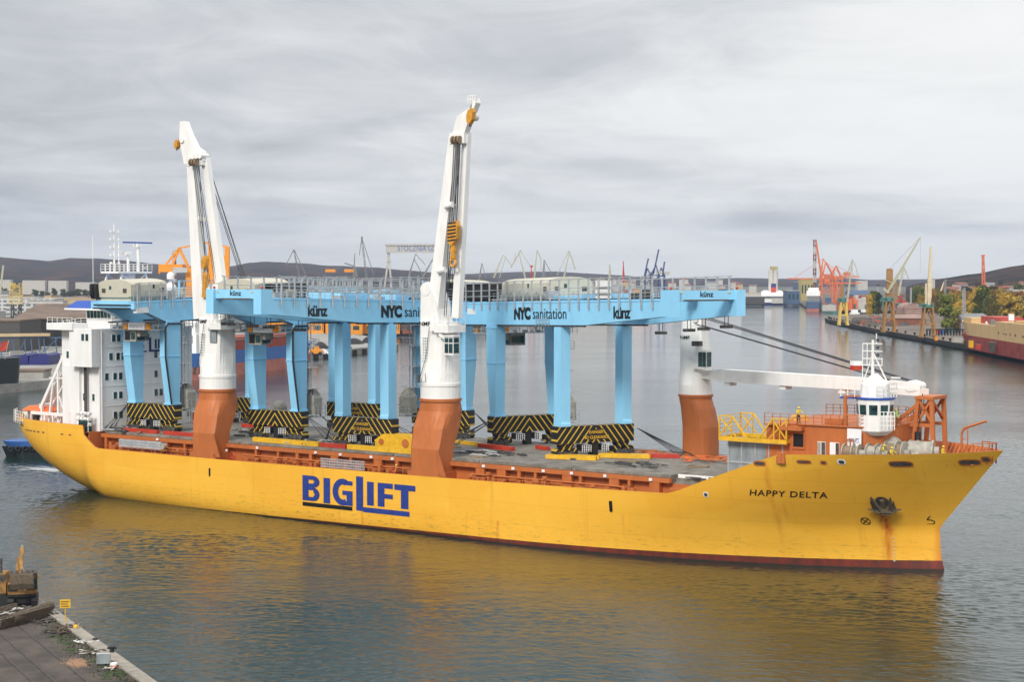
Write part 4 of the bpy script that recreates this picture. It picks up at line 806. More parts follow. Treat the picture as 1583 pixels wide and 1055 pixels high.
# ------------------------------------------------------------------ BLUE GANTRY CRANES carried as cargo
def gantry(name, label, x, y, rz, L, S_, Rc, Hc, text_side, house, fest, trolley_u, taper_r, zoff=0.0, ladder=-1):
    """u runs along the girders from the stiff legs (0) to the pendulum legs (S_), v along the travel direction; z = 0 at the wheels"""
    t = on_ship(name, label, 'gantry crane', x, y, 9.31, rz, 'blue gantry cranes carried on the deck')
    G0, G1 = 16.05+zoff, 19.05+zoff; ZS = 3.9; sl = 0.0205
    gz = lambda p: Vector((p.x, p.y, p.z + sl*p.x))
    E = S_+Hc
    for v in (-L/2, L/2):
        mb = MB(); mb.T = gz
        poly = [(-Rc, G1), (-Rc, G0 + (1.9 if taper_r else 0)), (-Rc+1.2, G0+(1.9 if taper_r else 0)), (-2.0 if taper_r else -Rc+1.3, G0), (S_+6.2, G0), (E-2.0, G1-2.0), (E, G1-2.0), (E, G1+0.95), (E-2.0, G1+0.95), (E-2.0001, G1)]
        fn = lambda a, b, w: (a, v+w, b)
        mb.prism(poly, fn, -0.6, 0.6); mb.box((-Rc, v-0.66, G1-0.22), (E-2.05, v+0.66, G1-0.12)); g = mb.build('girder', 'blue_paint', t)
        mb = MB(); mb.T = gz
        for u_ in (2.2, S_-2.2, S_+2.2, S_+5.9): mb.box((u_, v-0.625, G0+0.02), (u_+0.05, v+0.625, G1-0.25))
        mb.beam((-Rc+2.5, v-0.35, G0-0.12), (S_+6, v-0.35, G0-0.12), 0.35, 0.2, 1); mb.build('web_joint', ['blue_paint', 'steel_dark'], g)
        s = 1 if v > 0 else -1
        # lettering on the outer web
        mb = MB(); mb.T = gz; fx = (lambda c: (lambda a, b: (c+s*-1*a, v+s*0.64, G0+b)))
        if s*text_side > 0:
            add_text(mb, 'künz', fx(S_+14.8), 1.95, 0.055, 1.0, space=0.9, width=3.7)
            add_text(mb, 'NYC', (lambda a, b: (12.7-s*(a-4.7), v+s*0.64, G0+0.78+b)), 1.95, 0.13, 1.0, space=0.95, width=4.4); add_text(mb, 'sanitation', (lambda a, b: (12.7-s*(a+2.3), v+s*0.64, G0+0.78+b)), 1.95, 0.008, 1.0, width=8.4)
            for i in range(len(mb.v)): pass
            mb.v = [(p[0], p[1], p[2]+(0.85 if abs(p[0]-(S_+14.8)) < 4 else 0)) for p in mb.v]
            mb.build('lettering', 'letter_black', g)
            mb = MB(); mb.T = gz; mb.box((-7.6, v+min(0, s*0.63), G0+1.35), (-5.2, v+max(0, s*0.63)+0.0, G0+2.1)) if s > 0 else mb.box((-7.6, v-0.63, G0+1.35), (-5.2, v, G0+2.1)); mb.build('number_plate', 'sign_white', g)
    # end ties
    mb = MB(); mb.T = gz; mb.box((E-1.6, -L/2+0.6, G1-0.15), (E-0.4, L/2-0.6, G1+0.9)); ti = mb.build('end_tie', 'blue_paint', t)
    mb = MB(); mb.T = gz; mb.box((E-0.39, -L/2+1.4, G1-0.28), (E-0.3, L/2-1.4, G1-0.12)); mb.build('walkway_grating', 'anchor_rust', ti)
    mb = MB(); mb.T = gz; add_text(mb, 'künz', lambda a, b: (E-0.37, a, G1+0.2+b), 0.85, 0.02, 1.1); add_text(mb, 'künz', lambda a, b: (E-1.64, -a, G1+0.2+b), 0.85, 0.02, 1.1); mb.build('lettering', 'letter_black', ti)
    mb = MB(); mb.T = gz
    for k in (0.12, 0.85): mb.cbox((E-0.38, -L/2+L*k, G1+0.62), (0.06, 0.35, 0.12))
    mb.build('marker_lamp', 'yellow_paint', ti)
    mb = MB(); mb.T = gz; mb.box((-Rc+0.1, -L/2+0.6, G1-0.9), (-Rc+1.0, L/2-0.6, G1+0.05)); tr = mb.build('end_tie', 'blue_paint', t)
    mb = MB(); mb.T = gz; mb.path([(-Rc-0.15, -L/2, G1-1.0), (-Rc-0.15, L/2, G1-1.0)], 0.13, 6); mb.path([(-Rc-0.1, -L/2, G1-0.5), (-Rc-0.1, L/2, G1-0.5)], 0.09, 6); mb.build('power_cable', 'black_rubber', tr)
    for v in (-L/2, L/2):
        for q in (-1, 1):
            mb = MB(); mb.T = gz; mb.ball((E-0.8, v+q*0.0, G1+1.15), 0.17, 8); 
        mb.build('obstruction_lamp', 'red_paint', ti)
    # legs
    for v in (-L/2, L/2):
        mb = MB(); zt = G0-0.02
        W_ = 3.1; k = 0.42*(zt-ZS)
        mb.prism([(-1.75, zt), (-1.75, zt-k), (-0.72, ZS), (0.75, ZS), (0.95, zt-k), (0.95, zt)], lambda a, b, w: (a, v+w, b), -0.72, 0.72); mb.box((-0.95, v-0.85, ZS-0.01), (0.95, v+0.85, ZS+0.25)); l = mb.build('leg', 'blue_paint', t)
        mb = MB(); mb.box((-1.82, v-0.79, zt-k-0.06), (1.02, v+0.79, zt-k+0.06)); mb.box((-1.82, v-0.79, zt-0.5), (1.02, v+0.79, zt-0.38)); mb.build('joint_flange', 'blue_paint', l)
        mb = MB(); zt2 = G0+sl*S_-0.25; mb.prism([(-0.85, zt2), (-0.85, ZS+0.6), (-0.95, ZS+0.3), (-0.95, ZS), (0.95, ZS), (0.95, ZS+0.3), (0.85, ZS+0.6), (0.85, zt2)], lambda a, b, w: (S_+a, v+w, b), -0.68, 0.68); mb.box((S_-0.45, v-0.5, zt2), (S_+0.45, v+0.5, zt2+0.235)); mb.build('leg', 'blue_paint', t)
    # sills on wheel sets
    for u, danger in ((0, False), (S_, True)):
        mb = MB(); h = L/2+1.1
        mb.box((u-0.75, -h, 1.75), (u+0.75, h, 3.88))
        for s in (-1, 1):
            for q0, q1, w_ in ((-0.1, 1.25, 0.62), (1.75, 3.1, 0.6)):
                P4 = [(s*(h-q0-0.05), 1.15), (s*(h-q0), 0.28), (s*(h-q1), 0.28), (s*(h-q1+0.15), 1.15)]; mb.prism(P4 if s > 0 else P4[::-1], lambda a, b, w: (u+w, a, b), -w_, w_)
            P4 = [(s*(h-0.5), 1.75), (s*(h-0.7), 1.2), (s*(h-2.3), 1.2), (s*(h-2.6), 1.75)]; mb.prism(P4 if s > 0 else P4[::-1], lambda a, b, w: (u+w, a, b), -0.5, 0.5)
        sb = mb.build('sill_beam', 'hazard_stripes', t)
        mb = MB()
        for s in (-1, 1):
            for q in (0.4, 1.25, 2.1): mb.tube((u-0.78, s*(h-q), 0.42), (u-0.55, s*(h-q), 0.42), 0.42, 14); mb.tube((u+0.55, s*(h-q), 0.42), (u+0.78, s*(h-q), 0.42), 0.42, 14)
        mb.build('wheel', 'steel_dark', sb)
        mb = MB(); mb.box((u-0.5, -0.45, 0.02), (u+0.5, 0.45, 1.74)); mb.box((u-0.85, -1.9, 0.7), (u+0.85, -0.9, 1.5)); mb.box((u-0.85, 0.9, 0.7), (u+0.85, 1.5, 1.5)); mb.build('drive_unit', 'black_paint', sb)
        mb = MB()
        for s in (-1, 1): 
            mb.rail([(u+s*0.95, -2.1, 0.65), (u+s*0.95, -0.85, 0.65)], 0.85, 0.3, 3, 0.03); mb.rail([(u+s*0.95, 0.75, 0.65), (u+s*0.95, 1.7, 0.65)], 0.85, 0.3, 3, 0.03)
        mb.build('guard_frame', 'sign_white', sb)
        mb = MB(); s = 1 if u > 0 else -1
        if danger:
            for e in (-1, 1):
                mp_ = MB(); mp_.prism([(-1.9, 2.15), (1.9, 2.15), (1.15, 2.8), (1.0, 3.45), (-1.0, 3.45), (-1.15, 2.8)], lambda a, b, w: (u+w, a, b), e*0.751, e*0.762); mp_.build('backing_plate', 'black_paint', sb)
            add_text(mb, 'DANGER', lambda a, b: (u+0.77, a, 2.9+b), 0.52, 0.012, 1.0); add_text(mb, 'NO CLEARANCE', lambda a, b: (u+0.77, a, 2.25+b), 0.52, 0.012, 0.95)
            add_text(mb, 'DANGER', lambda a, b: (u-0.77, -a, 2.9+b), 0.52, 0.012, 1.0); add_text(mb, 'NO CLEARANCE', lambda a, b: (u-0.77, -a, 2.25+b), 0.52, 0.012, 0.95)
            mb.build('lettering', 'yellow_paint', sb)
        elif name.endswith('bow_end') or True:
            for k in range(3): mb.box((u-0.79, -1.6+k*1.1, 3.0), (u-0.76, -0.8+k*1.1, 3.45))
            if label.startswith('foremost'): mb.build('notice_plate', 'sign_white', sb)
    # rails along both girders
    for v in (-L/2, L/2):
        s = 1 if v > 0 else -1; mb = MB(); mb.T = gz; y = v+s*0.78; u0 = -Rc+0.5; u1 = E-3.4; n = round((u1-u0)/2.35)
        for j in range(n+1): u = u0+(u1-u0)*j/n; mb.beam((u, y, G1-1.1), (u, y, G1+2.55), 0.16); mb.beam((u-0.35*0, y, G1+2.5), (u+0.5, y, G1+2.62), 0.1)
        for z in (0.75, 1.5, 2.55): mb.beam((u0, y, G1+z), (u1, y, G1+z), 0.09)
        for z in (0.35, 1.1): mb.beam((u0, v-s*0.5, G1+z), (u1, v-s*0.5, G1+z), 0.05)
        for j in range(2*n): u = u0+(u1-u0)*j/(2*n); mb.beam((u, v-s*0.5, G1), (u, v-s*0.5, G1+1.1), 0.05)
        mb.build('handrail', 'galvanised', t)
    # machinery house
    a, b, v0, v1, hh = house; mb = MB(); mb.T = gz; sec = []
    n = 8; w = (v1-v0)/2; vc = (v0+v1)/2
    prof = [(-w, 0.55)] + [(-w*math.cos(math.pi*i/n) if 0 < i < n else (-w if i == 0 else w), hh-0.75+0.75*math.sin(math.pi*i/n)) for i in range(n+1)] + [(w, 0.55)]
    mb.prism(prof, lambda p, q, r_: (r_, vc+p, G1+q), a, b); mb.box((a+0.3, v0+0.3, G1+0.02), (b-0.3, v1-0.3, G1+0.55)); hs = mb.build('machinery_house', 'beige_paint', t)
    mb = MB(); mb.T = gz
    for s in (v0-0.02, v1+0.02): mb.cbox(((a+b)/2+0.9, s, G1+hh-1.1), (0.35, 0.06, 0.55))
    mb.cbox((a-0.02, vc+0.8, G1+hh-1.2), (0.06, 0.4, 0.5)); mb.cbox((b+0.02, vc-0.8, G1+hh-1.2), (0.06, 0.4, 0.5)); mb.build('window', 'glass_dark', hs)
    mb = MB(); mb.T = gz; mb.rail([(a, v0-0.5, G1+0.1), (b, v0-0.5, G1+0.1)], 1.2, 1.1, 3, 0.04); mb.box((b-0.1, v0-0.45, G1+0.1), (b+1.3, v0+1.0, G1+1.3)); mb.build('service_platform', 'galvanised', hs)
    # festoon of power cables
    mb = MB(); mb.T = gz; a, b, v0, v1 = fest; k = 0; u = a
    while u < b:
        for v in (v0, v1):
            pts = [(u+0.22*math.sin(math.pi*2*i/6), v+0.15*math.cos(i), G1+2.45-1.05*(1-math.cos(2*math.pi*i/6))) for i in range(7)]; mb.path(pts, 0.12, 5)
        mb.beam((u, v0, G1+0.15), (u, v0, G1+2.5), 0.12); u += 0.32
    mb.beam((a, v0, G1+2.5), (b, v0, G1+2.5), 0.12, mi=1); mb.beam((a, v1, G1+2.5), (b, v1, G1+2.5), 0.12, mi=1); mb.build('cable_festoon', ['black_rubber', 'galvanised'], t)
    # blue equipment cases on top
    mb = MB(); mb.T = gz; mb.box((S_+3, -L/2+1.0, G1-0.3), (S_+8.5, L/2-1.0, G1+0.75)); mb.box((S_-6.0, -L/2+1.2, G1-0.3), (S_-3.2, L/2-1.2, G1+0.65)); mb.build('equipment_case', 'blue_paint', t)
    mb = MB(); mb.T = gz; mb.tube((S_-9, L/2-1.0, G1), (S_-9, L/2-1.0, G1+2.6), 0.16, 8); mb.build('vent_pipe', 'blue_paint', t)
    rq = random.Random(int(abs(x)*10)); mb = MB(); mb.T = gz
    for k in range(26):
        u_ = rq.uniform(-Rc+1, E-4); v_ = rq.uniform(-L/2+0.9, L/2-0.9); s3 = (rq.uniform(0.3, 1.8), rq.uniform(0.3, 1.2), rq.uniform(0.3, 1.3)); 
        if a-10 < u_ < 13 and k % 2: continue
        mb.cbox((u_, v_, G1+s3[2]/2-0.2), s3, rq.choice((0, 0, 1, 2)))
    for k in range(3): mb.tube((-Rc+1, -L/2+0.75+0.16*k, G1+0.12), (E-4, -L/2+0.75+0.16*k, G1+0.12), 0.06, 5, 1)
    mb.build('deck_equipment', ['galvanised', 'steel_dark', 'winch_grey'], t)
    mb = MB(); mb.T = gz; ha, hb, hv0, hv1, hh_ = house
    for v_ in (hv0-0.03, hv1+0.03): mb.cbox((ha+1.3, v_, G1+1.6), (0.9, 0.05, 1.9)); mb.cbox(((ha+hb)/2-0.6, v_, G1+0.62), (abs(hb-ha)-0.2, 0.05, 0.12)); mb.cbox((hb-1.0, v_, G1+1.5), (0.8, 0.05, 0.6), 1)
    for v_ in (hv0+1.2, hv1-1.2): mb.cbox((ha-0.03, v_, G1+1.5), (0.05, 0.7, 0.6), 1); mb.cbox((hb+0.03, v_, G1+1.5), (0.05, 0.7, 0.6), 1)
    mb.build('door_and_louvres', ['winch_grey', 'steel_dark'], hs)
    # trolley with driver's cab slung below the girders
    u = trolley_u; mb = MB(); mb.T = gz
    mb.box((u-3.4, -L/2-0.4, G0-1.25), (u+0.4, L/2+0.4, G0-1.13)); mb.rail([(u-3.4, -L/2-0.4, G0-1.1), (u-3.4, L/2+0.4, G0-1.1)], 1.0, 1.2, 2, 0.04); mb.rail([(u-3.4, L/2+0.4, G0-1.1), (u+0.4, L/2+0.4, G0-1.1)], 1.0, 1.2, 2, 0.04); mb.rail([(u-3.4, -L/2-0.4, G0-1.1), (u+0.4, -L/2-0.4, G0-1.1)], 1.0, 1.2, 2, 0.04)
    for v in (-L/2+0.5, L/2-0.5):
        for q in (-3.0, -1.4, 0.2): mb.beam((u+q, v, G0-1.1), (u+q, v, G0), 0.14)
    rn = random.Random(5)
    for k in range(14): p = Vector((u-3.2+rn.random()*3.2, -L/2+rn.random()*L, G0-1.0)); mb.cbox(p, (0.4, 0.4, 0.4))
    trl = mb.build('trolley', 'galvanised', t)
    mb = MB(); mb.T = gz; mb.box((u-2.9, -0.4, G0-2.9), (u-0.9, 1.9, G0-1.26)); mb.box((u-2.7, -1.0, G0-2.2), (u-1.1, -0.41, G0-1.3)); cb = mb.build('operator_cab', 'winch_grey', t)
    mb = MB(); mb.T = gz; mb.box((u-2.95, -0.25, G0-2.6), (u-2.89, 0.6, G0-1.6)); mb.box((u-2.7, 1.88, G0-2.7), (u-1.1, 1.94, G0-1.6)); mb.box((u-2.7, -0.46, G0-2.7), (u-1.2, -0.39, G0-1.7)); mb.box((u-2.95, 0.75, G0-2.7), (u-2.89, 1.75, G0-1.5), 1); mb.box((u-0.92, -0.2, G0-2.6), (u-0.86, 1.7, G0-1.6)); mb.build('window', ['glass_dark', 'letter_black'], cb)
    mb = MB(); mb.T = gz; mb.box((u-3.56, -L/2+0.9, G0-1.15), (u-3.45, -L/2+4.2, G0-0.15)); sb = mb.build('banner', 'sign_white', trl)
    mb = MB(); mb.T = gz; add_text(mb, 'PRISMATIC', lambda a, b: (u-3.58, -L/2+2.55-a, G0-0.95+b), 0.72, 0.0, 0.82); mb.build('lettering', 'grey_paint', trl)
    mb = MB(); mb.T = gz; mb.box((u-3.6, -L/2-0.1, G0-1.1), (u-3.2, -L/2+0.65, G0-0.3)); mb.box((u-3.6, -L/2+4.35, G0-1.1), (u-3.2, -L/2+5.1, G0-0.3)); mb.build('warning_box', 'orange_bright', trl)
    # ladder tower and lift cage beside a stiff leg
    mb = MB(); v = (L/2+1.5)*(-1 if text_side > 0 else 1)
    v = ladder*(L/2)*text_side; s = 1 if v > 0 else -1
    for q in (-0.35, 0.35):
        for w in (0.85, 1.5): mb.beam((1.6+q, v+s*w*0, ZS+2), (1.6+q, v+s*w*0, G0+1), 0.09)
    z = ZS+2
    while z < G0+1: mb.beam((1.25, v, z), (1.95, v, z), 0.07); mb.beam((1.25, v-0.4, z), (1.25, v+0.4, z), 0.05); z += 0.45
    for w in (-0.5, 0.5): mb.beam((2.0, v+w, ZS), (2.0, v+w, G1+0.5), 0.09)
    for k in range(4): zz = ZS+3+k*2.9; mb.box((1.2, v-1.1, zz), (3.0, v+1.1, zz+0.08)); 
    mb.rail([(1.2, v-1.1, G0-1.2), (3.8, v-1.1, G0-1.2), (3.8, v+1.1, G0-1.2)], 1.1, 0.7, 3, 0.03); mb.rail([(1.2, v-1.1, ZS+8.8), (3.0, v-1.1, ZS+8.8), (3.0, v+1.1, ZS+8.8)], 1.1, 0.7, 3, 0.03)
    mb.build('ladder', 'galvanised', t)
    mb = MB(); mb.box((2.1, v-0.9, 3.3), (3.9, v+0.9, 5.6)); mb.loft([[(2.1, v-0.9, 5.6), (3.9, v-0.9, 5.6), (3.9, v+0.9, 5.6), (2.1, v+0.9, 5.6)], [(2.6, v-0.3, 6.8), (3.4, v-0.3, 6.8), (3.4, v+0.3, 6.8), (2.6, v+0.3, 6.8)]], sm=False); lc = mb.build('lift_cabin', 'winch_grey', t)
    mb = MB(); mb.rail([(1.9, v-1.2, 3.0), (4.2, v-1.2, 3.0), (4.2, v+1.2, 3.0)], 1.5, 0.7, 3, 0.035); mb.box((1.9, v-1.2, 2.9), (4.2, v+1.2, 3.0)); mb.build('guard_frame', 'galvanised', lc)
    # power cable down one stiff leg
    mb = MB(); v = L/2*text_side; vv = v+text_side*0.75
    mb.path([(-Rc+0.5, vv, G1-2.4+sl*-Rc) if False else (0.9, vv+0.1*text_side, G0-0.4), (-1.6, vv+0.1*text_side, G0-0.4), (-2.1, vv, G0-1.0), (-2.1, vv, G0-5.2), (-0.95, vv, ZS+0.1)], 0.13, 6)
    if taper_r: mb.build('power_cable', 'black_rubber', t)
    # floodlights under the long cantilever
    for du in (8.5, 14.5, 17.5, 22):
        mb = MB(); mb.T = gz; v = L/2*(-text_side)
        zb = G0 if du < 6 else G0+(G1-2.0-G0)*max(0, (du-6.2))/(Hc-8.2)
        for q in (-0.35, 0.35): mb.beam((S_+du+q, v, zb-1.0), (S_+du+q, v, zb+0.6), 0.06)
        mb.box((S_+du-0.6, v-0.5, zb-1.35), (S_+du+0.6, v+0.5, zb-1.0)); mb.build('floodlight', 'steel_dark', t)
    # small platform and rope drum frames hanging at mid-span
    mb = MB(); mb.T = gz; mb.rail([(S_-5.2, -L/2-0.8, G0-0.2), (S_-2, -L/2-0.8, G0-0.2)], 1.0, 0.8, 2, 0.03); mb.build('maintenance_platform', 'galvanised', t)
    return t
PI = math.pi
# travel-direction spacing L, span S_, cantilevers; positions are those of the centre between the stiff legs
gb = gantry('gantry_crane', 'foremost blue gantry crane, its long arm pointing forward past the white forward crane', -10.75, 9.8, R(-26.1), 8.9, 17.1, 10.5, 24.8, -1, (-1.0, 11.6, -3.2, 3.2, 3.1), (-9.8, -2.6, -4.2, -2.6), -3.0, False)
ga = gantry('gantry_crane', 'blue gantry crane behind the middle deck crane, its arm reaching out over the near side', -26.45, 11.75, R(-88.0), 7.6, 17.3, 9.0, 25.0, 1, (-8.5, -0.5, -2.9, 2.9, 3.0), (-0.2, 3.5, 2.2, 3.0), -2.5, False)
g2 = gantry('gantry_crane', 'blue gantry crane just forward of the aft white deck crane, black cable down its leg', -43.5, -3.4, R(92.5), 7.4, 17.1, 9.0, 25.0, -1, (-8.3, -1.4, -3.2, 3.4, 3.2), (-6.5, 0.5, -3.6, -4.8), -1.0, True, ladder=1)
g1 = gantry('gantry_crane', 'aftmost blue gantry crane, hard against the white accommodation block', -66.7, -5.0, R(92.5), 7.4, 17.1, 8.0, 25.0, -1, (-7.6, -0.6, -3.3, 3.3, 3.1), (-8.0, -7.2, 3.2, 4.2), -1.0, True, ladder=1)
for g_ in (g1, g2):
    for s_ in (-1, 1): pass
# ------------------------------------------------------------------ lashings and loose cargo
def lashing(label, pairs):
    o = None
    c = pairs[0][0]; t = MB()
    for a, b in pairs:
        t.tube(Vector(a)-Vector(c), Vector(b)-Vector(c), 0.05, 5); d = (Vector(b)-Vector(a)).normalized(); t.tube(Vector(b)-Vector(c)-d*1.1, Vector(b)-Vector(c)-d*0.5, 0.09, 6)
    w = ship(*c); ob = t.build('lashing_wires', 'wire'); ob.location = w; ob.rotation_euler = (0, 0, SH_A); tag(ob, label, 'lashing', 'wire lashings holding the gantries')
D = 9.32
lashing('wires fanning aft from the aftmost gantry down to the deck by the white accommodation', [((-71.3, -6.0, 12.9), (-72.0+k*0.1, -9.6+k*0.3, D-0.2) if k < 0 else ((-72.2, -9.9+1.0*k, D) if k < 3 else (-71.9, -8.5+1.0*k, D))) for k in range(7)])
lashing('crossed wires at the foot of the gantry just forward of the aft white crane', [((-38.9, -3.0, 12.8), (-36.0+k*0.9, -2+0.5*k, D)) for k in range(3)] + [((-39.8, 0.5, 12.8), (-35.6, 1.5+k, D)) for k in range(2)])
lashing('crossed wires running aft from the pendulum legs near the middle of the deck', [((-30.9, -6.2, 12.8), (-34.2-k*0.8, -4+0.8*k, D)) for k in range(3)] + [((-22.0, -5.2, 12.8), (-19.0+k, -3.4+1.2*k, D)) for k in range(3)])
lashing('fan of wires from the stiff legs of the foremost gantry going aft', [((-13.4, 4.8, 12.6), (-18.5-0.9*k, 2.4+1.3*k, D)) for k in range(5)] + [((-13.0, 4.9, 12.6), (-16, -0.5+k, D)) for k in range(2)])
lashing('fan of wires going forward from the pendulum legs of the foremost gantry', [((7.8, 7.6, 12.6), (12.6+0.8*k, 9.4-0.2*k, D)) for k in range(5)])
lashing('wires slanting forward beside the middle deck crane behind the black and yellow beam', [((-21.9, 13.2, 12.7), (-17+0.9*k, 12-0.5*k, D)) for k in range(4)])
def beam_thing(name, label, x0, y0, x1, y1, w, h, m, group=None, n=1, z=D, cat='beam'):
    L = math.hypot(x1-x0, y1-y0); t = MB()
    for k in range(n): t.box((0.25*k % 0.6, k*(w+0.08), 0), (L-0.3*(k % 2), k*(w+0.08)+w, h))
    for k in range(int(L/1.6)): t.box((0.6+k*1.6, -0.03, 0.02), (0.72+k*1.6, -0.005, h-0.02)) 
    o = t.build(name, m); o.location = ship(x0, y0, z); o.rotation_euler = (0, 0, SH_A+math.atan2(y1-y0, x1-x0)); return tag(o, label, cat, group)
bg_ = 'painted load spreading beams laid on the deck'
beam_thing('load_beam', 'long yellow beam along the near deck edge under the two middle black and yellow sills', -43.0, -9.0, -31.0, -9.15, 0.6, 0.6, 'yellow_paint', bg_)
beam_thing('load_beam', 'red beam in line between the two long yellow ones at the near deck edge', -30.7, -9.15, -26.2, -9.2, 0.6, 0.55, 'red_paint', bg_)
beam_thing('load_beam', 'long yellow beam that ends at the middle deck crane on the near deck edge', -25.9, -9.2, -14.2, -9.35, 0.6, 0.6, 'yellow_paint', bg_)
beam_thing('load_beam', 'red beam at the near deck edge under the aftmost gantry, left one', -68.9, -8.9, -61.9, -8.95, 0.6, 0.5, 'red_paint', bg_)
beam_thing('load_beam', 'red beam at the near deck edge beside the aft deck crane foot', -60.6, -9.0, -52.2, -9.05, 0.6, 0.5, 'red_paint', bg_)
beam_thing('load_beam', 'yellow beams side by side in front of the left wheels of the foremost gantry', 1.6, -3.8, 7.9, -2.2, 0.5, 0.5, 'yellow_paint', bg_, 3)
beam_thing('load_beam', 'yellow beam behind the right wheels of the foremost gantry', 6.2, 1.0, 12.2, 3.4, 0.5, 0.5, 'yellow_paint', bg_, 2)
beam_thing('load_beam', 'pair of red beams forward of the foremost gantry on the grey deck', 11.2, 4.4, 15.0, 5.8, 0.5, 0.5, 'red_paint', bg_, 2)
beam_thing('load_beam', 'red beams lying in front of the stiff legs of the foremost gantry', -13.6, 2.6, -6.9, 0.6, 0.5, 0.5, 'red_paint', bg_, 2)
beam_thing('load_beam', 'short red beam beyond the wheels between the two sills of the foremost gantry', -6.2, 5.2, -3.6, 4.1, 0.5, 0.5, 'red_paint', bg_, 1)
beam_thing('load_beam', 'yellow beam lying behind the middle deck crane towards the far side', -19.0, 4.9, -13.6, 3.4, 0.45, 0.45, 'yellow_paint', bg_)
beam_thing('load_beam', 'red beam on the far side under the container-like box behind the aft deck crane', -60, 6.0, -52.8, 6.0, 0.6, 0.5, 'red_paint', bg_)
# spare yellow lifting gear beside the middle crane
t = on_ship('lifting_beam', 'heavy yellow lifting beam with round eyes lying by the middle deck crane', 'lifting beam', -20.6, -6.5, D)
mb = MB(); mb.prism([(-2.5, 0), (-2.5, 1.2), (-1.2, 2.0), (3.0, 2.0), (3.9, 1.2), (3.9, 0)], lambda u, v, w: (u, w, v), -0.4, 0.4); mb.prism([(-2.5, 0), (-2.5, 1.2), (-1.2, 2.0), (3.0, 2.0), (3.9, 1.2), (3.9, 0)], lambda u, v, w: (u, w, v), 1.2, 2.0); mb.build('side_plate', 'yellow_paint', t)
mb = MB(); mb.tube((2.6, -0.5, 1.0), (2.6, 2.1, 1.0), 0.55, 14); mb.tube((-1.4, -0.5, 1.0), (-1.4, 2.1, 1.0), 0.4, 14); mb.build('pin', 'orange_paint', t)
# slings and chain heaps
def heap(label, x, y, r, m, n=26, seed=1, z=D, name='sling_heap', cat='slings'):
    rn = random.Random(seed); t = MB()
    for k in range(n):
        a = rn.random()*6.28; q = r*rn.random()**0.6; p = Vector((q*math.cos(a)*1.5, q*math.sin(a)*0.8, 0.08+0.5*rn.random()*(1-q/r))); b = rn.random()*6.28
        pts = [p+Vector((0.35*j*math.cos(b+0.5*j*rn.choice((-1, 1))), 0.35*j*math.sin(b), 0.02*j)) for j in range(5)]; t.path(pts, rn.uniform(0.035, 0.09), 5, rn.choice((0, 0, 1)))
    o = t.build(name, m); o.location = ship(x, y, z); o.rotation_euler = (0, 0, SH_A); return tag(o, label, cat, 'heaps of slings and lashing gear')
heap('grey heap of lashing chains between the two middle black and yellow sills', -33.8, -6.6, 2.4, ['steel_dark', 'galvanised'], 90, 1)
heap('tangle of wire slings in front of the stiff legs of the foremost gantry', -7.5, -3.6, 2.6, ['steel_dark', 'galvanised'], 60, 2)
heap('rust red heap of chains at the foot of the forward wire fan', 9.3, 8.6, 1.6, ['orange_paint', 'rope'], 45, 3)
heap('orange hoses thrown over the hatch in front of the forward deck crane', 20.5, 4.5, 3.0, ['orange_paint', 'lifeboat_orange'], 40, 4, 9.45)
heap('loose black lines on the deck beside the grey hatch stack', 27.2, -8.0, 1.5, ['wire', 'wire'], 26, 5, 8.97)
heap('dark lines scattered over the open grey deck forward', 14.5, -4.0, 2.6, ['wire', 'steel_dark'], 16, 6)
heap('lashing gear heaped by the white accommodation under the wire fan', -69.8, -7.9, 2.0, ['steel_dark', 'galvanised'], 50, 7)
heap('lashing gear between the aft deck crane and the second gantry', -51.0, 1.5, 3.0, ['steel_dark', 'galvanised'], 60, 8)
rn = random.Random(12)
for i in range(26):
    x = rn.uniform(-70, 21); y = rn.uniform(-8.6, 4); 
    if any(abs(x-a) < 5 and abs(y+5) < 3.5 for a in (-66, -43, -27)): y = -8.3
    t = MB(); L = rn.uniform(1.0, 3.2)
    for k in range(rn.randrange(1, 5)): t.box((0.1*k, k*0.28, 0), (L+0.1*k, k*0.28+0.22, 0.2))
    o = t.build('dunnage_timber', ['rope', 'bark_'][0] if i % 3 else 'steel_dark'); o.location = ship(x, y, D); o.rotation_euler = (0, 0, SH_A+rn.uniform(-1.5, 1.5)); tag(o, 'brown dunnage timbers on the grey cargo deck' if i % 3 else 'dark dunnage timbers on the grey cargo deck', 'timber', 'dunnage timbers on the cargo deck')
# stowed accommodation ladders and grating
t = on_ship('gangway', 'silver gangway stowed on its side aft, near the first gantry', 'gangway', -66.3, -11.8, 7.45, 0, 'stowed gangways along the near side')
mb = MB(); mb.box((0, -0.25, 0), (8.6, 0.1, 1.15)); 
for k in range(3): mb.box((0, -0.31, 0.12+0.38*k), (8.6, -0.25, 0.24+0.38*k))
mb.build('stringer', 'galvanised', t); mb = MB(); mb.tube((8.9, -0.3, 0.6), (8.9, 0.2, 0.6), 0.45, 14); mb.build('roller', 'winch_grey', t)
t = on_ship('gangway', 'silver lattice gangway stowed just aft of the middle deck crane', 'gangway', -27.6, -12.35, 7.2, 0, 'stowed gangways along the near side')
mb = MB(); mb.T = None
for k in range(4): mb.box((0, -0.06, 0.34*k), (7.4, 0.06, 0.34*k+0.12))
for k in range(26): mb.box((0.02+k*0.29, -0.03, 0), (0.1+k*0.29, 0.03, 1.1))
mb.build('lattice', 'galvanised', t)
